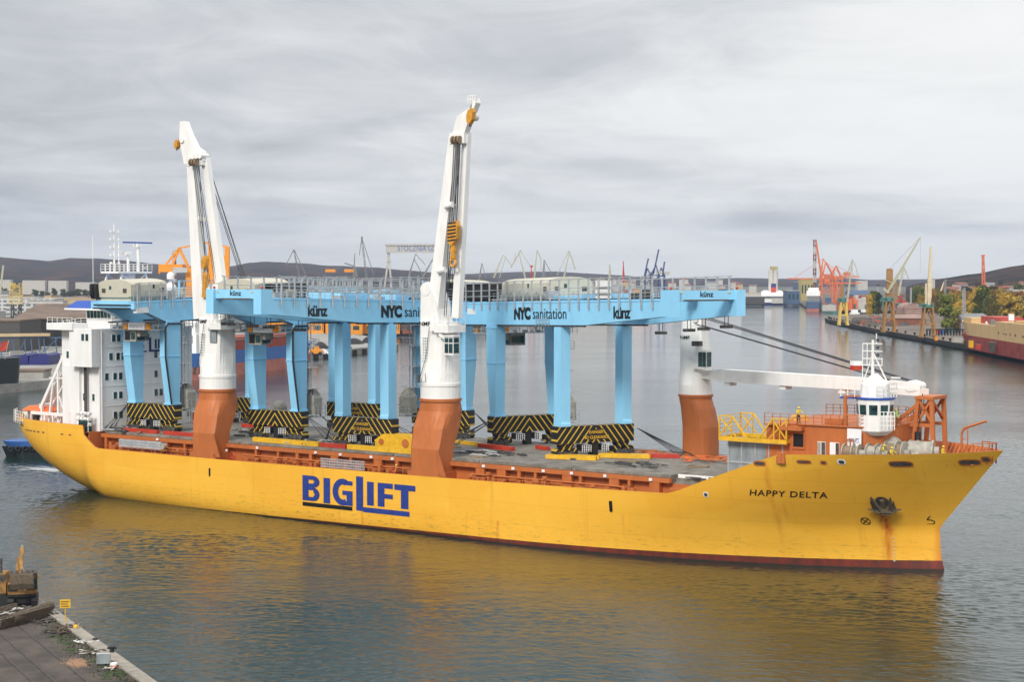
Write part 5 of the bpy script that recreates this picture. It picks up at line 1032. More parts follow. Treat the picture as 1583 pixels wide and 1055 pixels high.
# lifebuoy, bollard etc. are parts of the ship; grey hatch stack with yellow access frame
t = on_ship('cargo_container', 'grey steel box stack with bolted panels, standing aft of the orange forecastle house', 'container', 28.9, -7.6, 8.55)
mb = MB(); mb.box((0, 0, 0), (6.8, 8.6, 4.9)); mb.build('wall', 'grey_paint', t)
mb = MB()
for z in (0.0, 2.4, 4.72): mb.box((-0.08, -0.08, z), (6.88, 8.68, z+0.18))
for k in range(5): mb.box((-0.06+k*1.66, -0.06, 0.2), (0.06+k*1.66+0.04, -0.001, 4.7)); mb.box((-0.06, k*2.1, 0.2), (-0.001, k*2.1+0.1, 4.7))
mb.build('frame', 'galvanised', t); mb = MB(); mb.box((3.6, -0.1, 2.44), (4.5, -0.085, 2.62)); mb.build('sign', 'sign_white', t)
t = on_ship('access_platform', 'yellow lattice access platform with sloping stairs on top of the grey box stack', 'platform', 28.2, -8.6, 13.46)
mb = MB(); mb.box((0, 0, 0), (8.3, 0.3, 0.45)); mb.box((0, 5.0, 0), (8.3, 5.3, 0.45)); mb.box((0, 0.3, 0.1), (0.3, 5.0, 0.4)); mb.box((8.0, 0.3, 0.1), (8.3, 5.0, 0.4)); mb.build('base_frame', 'yellow_paint', t)
for s, x0 in ((1, 0.05), (-1, 8.25)):
    mb = MB()
    for y in (0.1, 5.1):
        mb.beam((x0, y, 0.4), (x0, y, 2.75), 0.14); mb.beam((x0+s*1.5, y, 0.4), (x0+s*1.5, y, 2.75), 0.12); mb.beam((x0, y, 2.75), (x0+s*1.6, y, 2.75), 0.14); mb.beam((x0+s*1.6, y, 2.75), (x0+s*3.4, y, 0.4), 0.16); mb.beam((x0, y, 0.5), (x0+s*1.5, y, 2.4), 0.14); mb.beam((x0, y, 2.6), (x0+s*2.1, y, 0.5), 0.12); mb.beam((x0+s*0.8, y, 0.4), (x0+s*0.8, y, 2.75), 0.08)
    for k in range(6): mb.beam((x0, 0.1, 0.45+0.45*k), (x0, 5.1, 0.45+0.45*k), 0.07)
    mb.build('stair_tower', 'yellow_paint', t)
t = on_ship('banner', 'white banner with blue company name hung on the orange forecastle house', 'banner', 43.2, -7.72, 13.0)
mb = MB(); mb.box((0, -0.05, 0), (1.55, 0, 2.5)); mb.box((1.55, -0.05, 0), (1.6, 0.02, 2.5)); mb.build('cloth', 'sign_white', t)
mb = MB(); add_text(mb, 'BIGLIFT', lambda x, y: (0.78+x, -0.07, 1.2+y), 0.42, 0.008, 0.85); mb.box((0.12, -0.07, 1.05), (1.42, -0.055, 1.1)); mb.build('lettering', 'letter_blue', t)
t = on_ship('banner', 'white banner with black writing tied to the railing high on the foremost gantry', 'banner', 10.4, -6.15, 29.0, R(-26.1))
mb = MB(); mb.box((0, -0.06, 0.1), (3.4, 0, 2.2)); mb.build('cloth', 'sign_white', t)
mb = MB(); add_text(mb, 'TRANSPORT &', lambda x, y: (1.7+x, -0.08, 1.2+y), 0.5, 0.0, 0.85); add_text(mb, 'LOGISTICS', lambda x, y: (1.7+x, -0.08, 0.5+y), 0.5, 0.0, 0.85); mb.build('lettering', 'grey_paint', t)
t = on_ship('flag', 'small white and red flag flying from the signal mast on the forecastle', 'flag', 43.9, -5.5, 21.6)
mb = MB()
nx = 8
for j, mi in ((0, 1), (1, 0)):
    vs = []; 
    for i in range(nx+1): x = -1.5*i/nx; y = 0.12*math.sin(i*0.9); vs += [(x, y, 0.5*j), (x, y, 0.5*j+0.5)]
    mb.add(vs, [(2*i, 2*i+2, 2*i+3, 2*i+1) for i in range(nx)], mi)
mb.build('cloth', ['sign_white', 'red_paint'], t); mb = MB(); mb.tube((0.02, 0, -2.6), (0.02, 0, 1.2), 0.03, 5); mb.build('halyard', 'wire', t)
t = on_ship('flag', 'small red and white flag behind the radar mast of the accommodation', 'flag', -77.0, 2.2, 28.9)
mb = MB(); mb.box((0, 0, 0.0), (0.5, 0.04, 1.0)); mb.box((0.5, 0, 0.2), (1.2, 0.04, 1.2), 1); mb.build('cloth', ['red_paint', 'sign_white'], t)
t = on_ship('storage_container', 'dark teal and orange storage rack beside the white accommodation corner', 'container', -75.0, -12.0, 9.22)
mb = MB(); mb.box((0, 0, 0), (1.8, 0.9, 1.6)); mb.build('wall', 'glass_dark', t); mb = MB(); mb.box((0.15, -0.05, 0.2), (1.2, -0.01, 0.9)); mb.build('stowed_vest', 'lifeboat_orange', t)
t = on_ship('storage_tank', 'beige domed container behind the aft deck crane at the second gantry', 'container', -54.5, 8.5, D)
mb = MB(); mb.tube((0, 0, 0), (0, 0, 3.0), 1.1, 14); mb.ball((0, 0, 3.0), 1.1, 14, half=True); mb.build('shell', 'winch_grey', t)
# ------------------------------------------------------------------ people
def person(label, loc, rz, top, legs, pose='stand', helmet='workwear_yellow', group=None):
    t = thing('person', label, 'person', loc, rz, group)
    J = {'pel': (0, 0, .93), 'sp': (0, 0.01, 1.15), 'ch': (0, 0.0, 1.38), 'nk': (0, 0, 1.52), 'hd': (0, 0.02, 1.62), 'ht': (0, 0.01, 1.74)}
    R_ = {'pel': .15, 'sp': .14, 'ch': .165, 'nk': .06, 'hd': .10, 'ht': .07}
    E_ = [('pel', 'sp'), ('sp', 'ch'), ('ch', 'nk'), ('nk', 'hd'), ('hd', 'ht')]
    for s, n in ((-1, 'l'), (1, 'r')):
        fx = {'stand': (0.02, 0.02), 'walk': (0.22*s, -0.2*s)}.get(pose, (0.02, 0.02))
        J.update({'hp'+n: (s*.10, 0, .90), 'kn'+n: (s*.12, fx[0]*0.6+0.03, .49), 'an'+n: (s*.13, fx[0], .08), 'to'+n: (s*.14, fx[0]+.17, .04)})
        R_.update({'hp'+n: .10, 'kn'+n: .068, 'an'+n: .05, 'to'+n: .04}); E_ += [('pel', 'hp'+n), ('hp'+n, 'kn'+n), ('kn'+n, 'an'+n), ('an'+n, 'to'+n)]
        if pose == 'arms': el, wr = (s*.33, .12, 1.22), (s*.30, .38, 1.15)
        elif pose == 'bend': el, wr = (s*.28, .30, 1.15), (s*.22, .48, .95)
        else: el, wr = (s*.28, -.02, 1.14), (s*.27, .12, .92)
        d = (Vector(wr)-Vector(el)).normalized()
        J.update({'sh'+n: (s*.18, 0, 1.43), 'el'+n: el, 'wr'+n: wr}); R_.update({'sh'+n: .075, 'el'+n: .052, 'wr'+n: .036}); E_ += [('ch', 'sh'+n), ('sh'+n, 'el'+n), ('el'+n, 'wr'+n)]
        pm = Vector(wr)+d*0.08; J['pm'+n] = tuple(pm); R_['pm'+n] = .036; E_.append(('wr'+n, 'pm'+n))
        for k in range(5):
            o = Vector(((k-1.5)*0.02 if k < 4 else -s*0.045, 0, 0)); L = (0.06, 0.08, 0.085, 0.07, 0.03)[k]; J[f'f{k}'+n] = tuple(pm+o+d*L); R_[f'f{k}'+n] = .009; E_.append(('pm'+n, f'f{k}'+n))
    if pose == 'bend':
        for k in ('sp', 'ch', 'nk', 'hd', 'ht', 'shl', 'shr'): x, y, z = J[k]; J[k] = (x, y+(z-.93)*0.55, .93+(z-.93)*0.85)
    keys = list(J); me = bpy.data.meshes.new('body'); me.from_pydata([J[k] for k in keys], [(keys.index(a), keys.index(b)) for a, b in E_], [])
    ob = bpy.data.objects.new('body', me); COL.objects.link(ob); ob.modifiers.new('s', 'SKIN'); sk = me.skin_vertices[0].data
    for i, k in enumerate(keys): sk[i].radius = (R_[k], R_[k]*(0.75 if k in ('ch', 'sp', 'pel') else 1))
    sk[0].use_root = True; sb = ob.modifiers.new('d', 'SUBSURF'); sb.levels = 1
    dg = bpy.context.evaluated_depsgraph_get(); m2 = bpy.data.meshes.new_from_object(ob.evaluated_get(dg)); ob.modifiers.clear(); ob.data = m2; ob.parent = t
    m2.materials.clear()
    for m in (legs, top, 'skin'): m2.materials.append(M(m))
    for p in m2.polygons:
        z = p.center.z; p.use_smooth = True; hand = min((p.center-Vector(J[k])).length for k in ('pml', 'pmr', 'f2l', 'f2r')) < 0.07
        hz = J['nk'][2]
        p.material_index = 2 if (hand or (z > hz-0.01 and abs(p.center.x) < .12)) else (1 if z > 0.92 or abs(p.center.x) > 0.2 else 0)
    h = Vector(J['hd']); mb = MB(); mb.ball(h+Vector((0, 0, .045)), 0.14, 12, half=True); mb.tube(h+Vector((0, 0.02, .035)), h+Vector((0, 0.02, .05)), 0.165, 14); mb.build('helmet', helmet, t)
    mb = MB(); mb.cbox(h+Vector((0, .115, -.02)), (.03, .04, .05)); mb.build('nose', 'skin', t); mb = MB()
    for s in (-1, 1): mb.cbox(h+Vector((s*.035, .095, .01)), (.025, .02, .014))
    mb.cbox(h+Vector((0, .095, -.06)), (.05, .015, .01)); mb.build('eyes_and_mouth', 'steel_dark', t)
    return t
pg = 'deck crew in work clothes'
person('person in dark trousers and yellow jacket at the left end of the forecastle house roof', ship(37.3, -7.3, 15.72), SH_A+R(-120), 'workwear_yellow', 'workwear_dark', 'arms', group=pg)
person('person in green hi-vis jacket on the roof beside the white look-out house', ship(47.0, -3.9, 15.73), SH_A+R(-150), 'hivis_green', 'workwear_dark', 'stand', group=pg)
person('person in yellow overalls bending over the winches, left of the pair', ship(46.9, -7.6, FD+0.55), SH_A+R(-60), 'workwear_yellow', 'workwear_yellow', 'bend', group=pg)
person('person in yellow overalls leaning on the bulwark just right of the bending one', ship(47.9, -7.0, FD+0.2), SH_A+R(-110), 'workwear_yellow', 'workwear_yellow', 'arms', group=pg)
person('person in yellow overalls at the right end of the windlass', ship(52.2, -3.6, FD+0.3), SH_A+R(-100), 'workwear_yellow', 'workwear_yellow', 'stand', group=pg)
person('person in yellow overalls on the poop beside the white boat', ship(-91.3, -9.0, 9.25), SH_A+R(-90), 'workwear_yellow', 'workwear_dark', 'arms', group=pg)
person('person in yellow jacket walking on the side deck below the left hand gangway end', ship(-57.5, -11.6, 6.4), SH_A+R(-90), 'workwear_yellow', 'workwear_dark', 'walk', group=pg)
person('person in green hi-vis jacket on the side deck just aft of the middle deck crane', ship(-15.6, -11.7, 6.4), SH_A+R(-40), 'hivis_green', 'workwear_dark', 'walk', group=pg)
# ------------------------------------------------------------------ WATER, LAND, HILLS
import numpy as np
def water_sheet():
    x0, x1, y0, y1 = -118.0, 118.0, 118.0, 346.0
    ys = [y0]                                   # rows get wider with distance
    while ys[-1] < y1: ys.append(ys[-1]+0.17*(ys[-1]/150.0)**1.4)
    ys = np.array(ys); ys = y0+(ys-y0)*(y1-y0)/(ys[-1]-y0); xs = np.linspace(x0, x1, 960); X, Y = np.meshgrid(xs, ys)
    r = np.random.RandomState(3); Z = np.zeros_like(X)
    for lam, slope, n in ((7.0, 0.007, 8), (3.4, 0.014, 14), (1.9, 0.030, 26), (1.2, 0.055, 44), (0.8, 0.075, 56)):
        for i in range(n):
            L = lam*r.uniform(0.75, 1.3); k = 2*np.pi/L; a = np.radians(r.normal(75, 38)); am = WAVE*slope*math.sqrt(2.0/n)/k; Z += am*np.sin(k*(X*np.cos(a)+Y*np.sin(a))+r.uniform(0, 6.28))
    gust = np.zeros_like(X)
    for i in range(10): a = r.uniform(0, 6.28); L = r.uniform(35, 110); gust += np.sin(2*np.pi/L*(X*np.cos(a)+2.2*Y*np.sin(a))+r.uniform(0, 6.28))
    Z *= np.clip(0.85+0.16*gust, 0.4, 1.3)
    edge = np.minimum(np.minimum((X-x0)/6, (x1-X)/6), np.minimum((Y-y0)/4, (y1-Y)/40)); Z *= np.clip(edge, 0, 1)
    V = np.stack([X, Y, Z], -1).reshape(-1, 3); ny, nx = X.shape; I = np.arange(ny*nx).reshape(ny, nx); Q = np.stack([I[:-1, :-1], I[:-1, 1:], I[1:, 1:], I[1:, :-1]], -1).reshape(-1, 4)
    o4 = np.array([(-9400, -400, 0), (9400, -400, 0), (9400, 9380, 0), (-9400, 9380, 0)], float); c = [I[0, 0], I[0, -1], I[-1, -1], I[-1, 0]]; b = len(V); V = np.concatenate([V, o4])
    Q = np.concatenate([Q, [(b, b+1, c[1], c[0]), (b+1, b+2, c[2], c[1]), (b+2, b+3, c[3], c[2]), (b+3, b, c[0], c[3])]])
    me = bpy.data.meshes.new('harbour_water'); me.vertices.add(len(V)); me.vertices.foreach_set('co', V.astype(np.float32).ravel()); me.loops.add(Q.size); me.loops.foreach_set('vertex_index', Q.astype(np.int32).ravel()); me.polygons.add(len(Q)); me.polygons.foreach_set('loop_start', np.arange(0, Q.size, 4, dtype=np.int32)); me.polygons.foreach_set('use_smooth', np.ones(len(Q), bool)); me.update(calc_edges=True); me.validate()
    me.materials.append(M('harbour_water')); o = bpy.data.objects.new('harbour_water', me); COL.objects.link(o); tag(o, kind='structure')
WAVE = 1.0
water_sheet()
mb = MB(); mb.add([(-16, -7, 0), (16, -7, 0), (16, 7, 0), (-16, 7, 0)], [(0, 1, 2, 3)]); o = mb.build('foam', 'foam'); p = at(85, 728, 0); o.location = (p.x, p.y, 0.12); o.rotation_euler = (0, 0, R(-25)); tag(o, 'white churned water beside the stern and the tug', 'foam', kind='stuff')
mat('quay_concrete', (0.34, 0.33, 0.30), 0.85, var=0.2, scale=0.15, bump=0.1)
mat('quay_earth', (0.20, 0.155, 0.12), 0.95, var=0.28, scale=0.06, col2=(0.085, 0.07, 0.06), bump=0.2)
mat('port_ground', (0.13, 0.115, 0.10), 0.95, var=0.3, scale=0.01, col2=(0.06, 0.065, 0.045))
mat('brick_red', (0.27, 0.10, 0.06), 0.85, var=0.25, scale=0.3)
mat('roof_brown', (0.19, 0.135, 0.10), 0.85, var=0.18, scale=0.1)
mat('roof_pink', (0.36, 0.24, 0.20), 0.85, var=0.18, scale=0.12)
mat('wall_pale', (0.52, 0.50, 0.46), 0.8, var=0.1, scale=0.2)
mat('wall_tan', (0.50, 0.38, 0.22), 0.8, var=0.1, scale=0.2)
mat('coal', (0.035, 0.033, 0.034), 0.95, var=0.4, scale=0.4, bump=0.5)
mat('crane_brown', (0.36, 0.185, 0.05), 0.6, var=0.2, scale=0.5)
mat('crane_yellow', (0.68, 0.50, 0.12), 0.6, var=0.1, scale=0.5)
mat('crane_cream', (0.66, 0.56, 0.38), 0.6, var=0.08, scale=0.5)
mat('crane_pale', (0.44, 0.43, 0.31), 0.6, var=0.08, scale=0.5)
mat('crane_grey', (0.20, 0.21, 0.21), 0.6, var=0.1, scale=0.5)
mat('crane_orange', (0.72, 0.17, 0.045), 0.55, var=0.1, scale=0.5)
mat('derrick_orange', (0.80, 0.30, 0.02), 0.5, var=0.08, scale=0.5)
mat('crane_blue', (0.03, 0.06, 0.19), 0.55, var=0.15)
mat('cab_green', (0.09, 0.22, 0.19), 0.6, var=0.15)
mat('hull_blue', (0.035, 0.13, 0.40), 0.5, var=0.08, scale=0.2)
mat('trestle_blue', (0.06, 0.12, 0.24), 0.6, var=0.15)
mat('dock_red', (0.30, 0.04, 0.03), 0.75, var=0.25, scale=0.4)
mat('dull_yellow', (0.42, 0.34, 0.13), 0.7, var=0.15)
mat('dull_blue', (0.07, 0.12, 0.22), 0.7, var=0.2)
mat('pale_red', (0.48, 0.16, 0.12), 0.65, var=0.15, scale=0.3)
mat('hull_red', (0.50, 0.055, 0.035), 0.6, var=0.15, scale=0.3)
mat('hull_black', (0.012, 0.02, 0.022), 0.5)
mat('deck_red', (0.33, 0.06, 0.035), 0.7, var=0.2)
mat('hull_primer', (0.62, 0.42, 0.20), 0.7, var=0.08, scale=0.2)
mat('fender_black', (0.015, 0.015, 0.015), 0.9, var=0.3)
def facade_mat(name, wall, glass, bw, bh, ms):
    m = bpy.data.materials.new(name); m.use_nodes = True; nt = m.node_tree; N = nt.nodes; Lk = nt.links; b = N['Principled BSDF']; b.inputs['Roughness'].default_value = 0.7
    tc = N.new('ShaderNodeTexCoord'); sp = N.new('ShaderNodeSeparateXYZ'); Lk.new(tc.outputs['Object'], sp.inputs[0]); ad = N.new('ShaderNodeMath'); Lk.new(sp.outputs[0], ad.inputs[0]); Lk.new(sp.outputs[1], ad.inputs[1]); cb = N.new('ShaderNodeCombineXYZ'); Lk.new(ad.outputs[0], cb.inputs[0]); Lk.new(sp.outputs[2], cb.inputs[1])
    br = N.new('ShaderNodeTexBrick'); Lk.new(cb.outputs[0], br.inputs[0]); br.offset = 0.0; br.inputs['Scale'].default_value = 1; br.inputs['Brick Width'].default_value = bw; br.inputs['Row Height'].default_value = bh; br.inputs['Mortar Size'].default_value = ms
    br.inputs['Color1'].default_value = (*glass, 1); br.inputs['Color2'].default_value = tuple(x*1.6 for x in glass)+(1,); br.inputs['Mortar'].default_value = (*wall, 1); Lk.new(br.outputs[0], b.inputs['Base Color']); MATS[name] = m
facade_mat('block_facade', (0.50, 0.47, 0.42), (0.22, 0.22, 0.22), 3.0, 2.9, 0.9); facade_mat('office_facade', (0.55, 0.55, 0.52), (0.10, 0.12, 0.14), 5.0, 3.4, 0.9)
def land(name, pts, z=2.45, far=None, m='quay_concrete', side_m='fender_black'):
    """pts: water-line points surveyed from the photograph, far: world points closing the outline"""
    w = [at(x, y, 0.0) for x, y in pts] + [Vector(p) for p in (far or [])]; n = len(w)
    t = MB(); t.add([(p.x, p.y, z) for p in w], [tuple(range(n))], 0); t.add([(p.x, p.y, z) for p in w]+[(p.x, p.y, -2) for p in w], [(i, n+i, n+(i+1) % n, (i+1) % n) for i in range(n)], 1)
    return struct(name, t, [m, side_m])
q1 = [(-420, 656), (0, 609.5), (616, 541), (600, 534), (560, 526), (500, 521)]
land('quay_west', q1, far=[(-420, 915, 0), (-900, 1200, 0), (-900, 300, 0)], side_m='quay_concrete')
q2 = [(380, 520.5), (560, 519), (650, 518), (756, 512.5), (800, 498), (880, 490), (1000, 480), (1080, 474.5), (1150, 472), (1236, 471), (1247, 479), (1300, 484), (1450, 486)]
land('port_ground', q2, z=2.4, far=[(9300, 1500, 0), (9300, 9300, 0), (-9300, 9300, 0), (-9300, 1350, 0), (-1200, 1100, 0)], m='port_ground')
q3 = [(1276, 497), (1282, 499.5), (1310, 505.5), (1361, 517), (1448, 533), (1520, 547), (1583, 560), (1900, 625)]
land('quay_east', q3, z=2.5, far=[(900, 560, 0), (1500, 900, 0), (1500, 1600, 0), (520, 1470, 0), (300, 1370, 0), (262, 1330, 0)], m='quay_earth')
# dark timber fender beams along the east quay
fend = thing('quay_fender', 'black timber fender band along the edge of the right hand quay', 'fender', at(1400, 524, 0))
mb = MB(); w = [at(x, y, 0) for x, y in q3[:-1]]
for a, b in zip(w, w[1:]): mb.beam(a+Vector((-0.3, -0.3, 1.2))-fend.location, b+Vector((-0.3, -0.3, 1.2))-fend.location, 0.6, 1.7)
mb.build('fender_beam', 'fender_black', fend)
# hills
def hill_mat():
    m = bpy.data.materials.new('autumn_woods'); m.use_nodes = True; nt = m.node_tree; N = nt.nodes; Lk = nt.links; b = N['Principled BSDF']; b.inputs['Roughness'].default_value = 1.0; b.inputs['Specular IOR Level'].default_value = 0.05
    tc = N.new('ShaderNodeTexCoord'); n = N.new('ShaderNodeTexNoise'); n.inputs['Scale'].default_value = 0.012; n.inputs['Detail'].default_value = 9; n.inputs['Roughness'].default_value = 0.72; Lk.new(tc.outputs['Object'], n.inputs[0])
    r = N.new('ShaderNodeValToRGB'); Lk.new(n.outputs[0], r.inputs[0]); e = r.color_ramp; e.elements[0].position = 0.36; e.elements[0].color = (0.006, 0.014, 0.010, 1); e.elements[1].position = 0.66; e.elements[1].color = (0.12, 0.05, 0.022, 1)
    q = e.elements.new(0.5); q.color = (0.035, 0.024, 0.018, 1); Lk.new(r.outputs[0], b.inputs['Base Color'])
    bp = N.new('ShaderNodeBump'); bp.inputs['Strength'].default_value = 0.9; bp.inputs['Distance'].default_value = 14; Lk.new(n.outputs[0], bp.inputs['Height']); Lk.new(bp.outputs[0], b.inputs['Normal']); MATS['autumn_woods'] = m
hill_mat()
def ridge(name, D0, D1, prof, rough, seed, px0, px1, step=6, edge=0.0):
    """a wooded ridge: rises from D0, crest at D1 where its skyline is prof (px -> py)"""
    from mathutils import noise as nz
    t = MB(); cols = []; xs_ = list(range(px0, px1+1, step)); nd = 22
    for px in xs_:
        py = lerp_tab(prof, px); hc = (HZ-py)/F_PX*D1 + CAM_H; c = []
        for j in range(nd+1):
            u = j/nd; Dd = D0+(D1-D0)*u*1.35; s = min(u*1.0, 1.0); f = (math.sin(min(1, u*1.0/0.74)*math.pi/2))**1.3 if u < 0.74 else 1-0.5*((u-0.74)/0.26)**2
            X = (px-CX)/F_PX*Dd; nn = nz.fractal(Vector((X*0.0016+seed, Dd*0.0016, seed)), 1.0, 2.0, 5); ff = nz.fractal(Vector((X*0.012, Dd*0.012, seed)), 1.0, 2.0, 4)
            z = hc*f*(1 + (rough*nn if u < 0.72 else 0)) + 3.0*ff*rough*4*(f if u > 0.1 else 0); c.append((X, Dd, max(z, 1.0)))
        cols.append(c)
    n = nd+1; t.add([p for c in cols for p in c], [(a*n+j, (a+1)*n+j, (a+1)*n+j+1, a*n+j+1) for a in range(len(cols)-1) for j in range(nd)], 0, True); struct(name, t, 'autumn_woods')
ridge('hills', 3600, 6200, [(-400, 396), (0, 400), (40, 404), (75, 407), (110, 404), (150, 405), (200, 408), (240, 411), (300, 412), (345, 414), (385, 407), (412, 405), (450, 409), (490, 412), (560, 415), (620, 419), (700, 424), (760, 430), (800, 440)], 0.16, 2.0, -400, 860)
ridge('far_hills', 5200, 8200, [(500, 432), (560, 422), (640, 422), (720, 424), (800, 421), (860, 420), (900, 423), (960, 426), (1010, 430), (1060, 431), (1150, 430), (1190, 431), (1250, 431), (1300, 429), (1340, 433), (1420, 432), (1500, 430), (1700, 428)], 0.10, 5.0, 480, 2000)
ridge('near_hill', 1900, 2900, [(1395, 446), (1420, 438), (1450, 431), (1480, 428), (1500, 425), (1520, 423), (1545, 417), (1565, 413), (1583, 411), (1700, 404), (2000, 398)], 0.22, 8.0, 1400, 2100)
# ------------------------------------------------------------------ buildings
def building(label, px0, px1, py_base, py_top, wall, roof='flat', roof_m='roof_brown', depth=None, cat='building', group=None, rz=0.0, D_=None, name='building', nwin=0):
    b0 = at((px0+px1)/2, py_base, 2.4); Dd = D_ or b0.y; c = atD((px0+px1)/2, Dd, 2.4); w = (px1-px0)/F_PX*Dd; ztp = CAM_H-(py_top-HZ)/F_PX*Dd; h = max(2.0, ztp-2.4); d = depth or min(w*0.6, 30)
    t = thing(name, label, cat, c, rz, group); m_ = MB()
    hw = h if roof == 'flat' else h*0.68
    m_.box((-w/2, 0, -0.5), (w/2, d, hw)); m_.build('wall', wall, t); m_ = MB()
    if roof == 'flat': m_.box((-w/2-0.3, -0.3, hw+0.004), (w/2+0.3, d+0.3, hw+0.5))
    elif roof == 'gable_x': m_.prism([(-0.6, hw), (d/2, h), (d+0.6, hw), (d+0.6, hw-0.3), (-0.6, hw-0.3)], lambda u, v, r_: (r_, u, v), -w/2-0.5, w/2+0.5)
    elif roof == 'gable_y': m_.prism([(-w/2-0.6, hw), (0, h), (w/2+0.6, hw), (w/2+0.6, hw-0.3), (-w/2-0.6, hw-0.3)], lambda u, v, r_: (u, r_, v), -0.5, d+0.5)
    elif roof == 'round': m_.prism([(-w/2*math.cos(math.pi*i/10), hw+(h-hw)*math.sin(math.pi*i/10)) for i in range(11)], lambda u, v, r_: (u, r_, v), -0.3, d+0.3)
    m_.build('roof', roof_m, t)
    if nwin:
        for k in range(nwin): m_ = MB(); x = -w/2+w*(k+0.5)/nwin; m_.box((x-w/nwin*0.25, -0.08, hw*0.35), (x+w/nwin*0.25, -0.01, hw*0.75)); m_.build('window', 'glass_dark', t)
    return t
gA = 'pale apartment blocks below the wooded hills'
for a, b, tp, w_ in ((0, 17, 433, 'leftmost, cut by the left edge of the picture'), (35, 70, 434, 'second from the left, the widest'), (75, 103, 434.5, 'third from the left'), (117, 146, 437, 'fourth, nearest the white accommodation')):
    building('long pale apartment block under the hills, '+w_, a, b, 456, tp, 'block_facade', group=gA, roof_m='wall_pale', depth=14)
building('low white warehouse with dark glazing left of the yellow lattice tower', -10, 52, 481, 461, 'office_facade', roof_m='wall_pale', depth=30)
building('low white office with green shopfront right of the yellow tower', 34, 84, 485, 463, 'office_facade', roof_m='wall_pale', depth=30)
building('long low yellow shed beneath the apartment blocks', 66, 150, 474, 462, 'wall_tan', roof_m='wall_tan', depth=30)
building('big warehouse with brown pitched roof and dark walls beyond the blue conveyor', 22, 235, 536, 472, 'coal', 'gable_x', 'roof_brown', depth=75)
building('brown lean-to with flat roof at the far left quay', -60, 30, 545, 497, 'steel_dark', 'flat', 'roof_brown', depth=30)
building('pale block between the accommodation and the aft crane', 263, 312, 492, 447, 'wall_tan', roof_m='wall_pale', depth=20, D_=700)
gB = 'orange brown sheds across the basin'
for a, b, bs, tp, w_ in ((395, 446, 517, 499, 'leftmost'), (448, 500, 516, 500, 'second from left'), (503, 560, 516, 500, 'seen between the two middle legs'), (563, 618, 515, 500, 'just left of the ladder tower'), (622, 700, 515, 501, 'right end, beside the white crane')):
    building('orange brown harbour shed across the basin, '+w_, a, b, bs, tp, 'derrick_orange' if a != 622 else 'brick_red', 'flat', 'roof_brown', group=gB, depth=18, nwin=3)
building('long tan building with rows of windows behind the railing of the foremost gantry', 872, 938, 474, 444, 'block_facade', roof_m='wall_tan', depth=25, D_=1500)
building('white low building seen past the left of the tan one', 845, 868, 476, 450, 'office_facade', roof_m='wall_pale', depth=20, D_=1600)
building('grey hall left of the tan building behind the railings', 480, 545, 478, 447, 'wall_pale', 'round', 'crane_grey', depth=30, D_=1500)
building('dark blue shed behind the railing of the second gantry', 478, 505, 478, 452, 'navy', roof_m='navy', depth=20, D_=1400)
building('pale harbour hall between the shipyard gantry legs', 560, 640, 474, 452, 'wall_pale', roof_m='crane_grey', depth=25, D_=1500)
building('grey hall to the right of the shipyard gantry', 700, 790, 474, 453, 'wall_pale', 'gable_x', 'crane_grey', depth=25, D_=1500)
building('dark low sheds on the far shore left of the white ferry', 1150, 1182, 470, 459, 'steel_dark', 'flat', 'wall_pale', depth=20)
building('pale long shed on the far shore with ochre roof', 1105, 1180, 468, 453, 'wall_pale', 'flat', 'wall_tan', depth=30, D_=2300)
building('blue and white quayside building right of the ferry', 1217, 1236, 470, 450, 'dull_blue', 'flat', 'wall_pale', depth=30, nwin=3)
building('yellow and blue silo building behind the orange harbour cranes', 1233, 1262, 470, 437, 'dull_blue', 'flat', 'dull_yellow', depth=40, D_=2200)
building('yellow upper storey block on the blue silo building', 1238, 1257, 470, 432.5, 'dull_yellow', 'flat', 'dull_yellow', depth=20, D_=2150, nwin=4)
building('huge pale factory block far behind the cranes', 1326, 1341, 470, 434, 'wall_pale', depth=20, D_=3000)
building('blue roofed hall behind the container stacks', 1314, 1345, 478, 449, 'wall_pale', 'gable_x', 'dull_blue', depth=30, D_=2000)
building('pale pink workshop with barrel roof behind the brown cranes', 1399, 1426, 497, 469, 'roof_pink', 'round', 'roof_pink', depth=25, D_=1150)
building('long low pink roofed shed at the quay', 1384, 1432, 503, 487, 'brick_red', 'gable_x', 'roof_pink', depth=14)
building('tall grey apartment tower right behind the third brown crane', 1438, 1445, 470, 432, 'block_facade', depth=18, D_=2200)
building('grey roofed workshop left of the yellow hull in dock', 1495, 1535, 519, 486, 'roof_pink', 'gable_x', 'crane_grey', depth=40, D_=880, nwin=6)
building('white flat hall at the right edge behind the trees', 1566, 1600, 480, 449, 'wall_pale', 'flat', 'wall_pale', depth=20, D_=1500)
building('long hall with blue and orange roof below the red tower crane', 1515, 1560, 474, 444, 'brick_red', 'flat', 'crane_orange', depth=20, D_=1700)
rn = random.Random(11); gC = 'small houses scattered over the hillside and far shore'
cols_ = ['red roofed', 'brown roofed', 'grey roofed']; k = 0
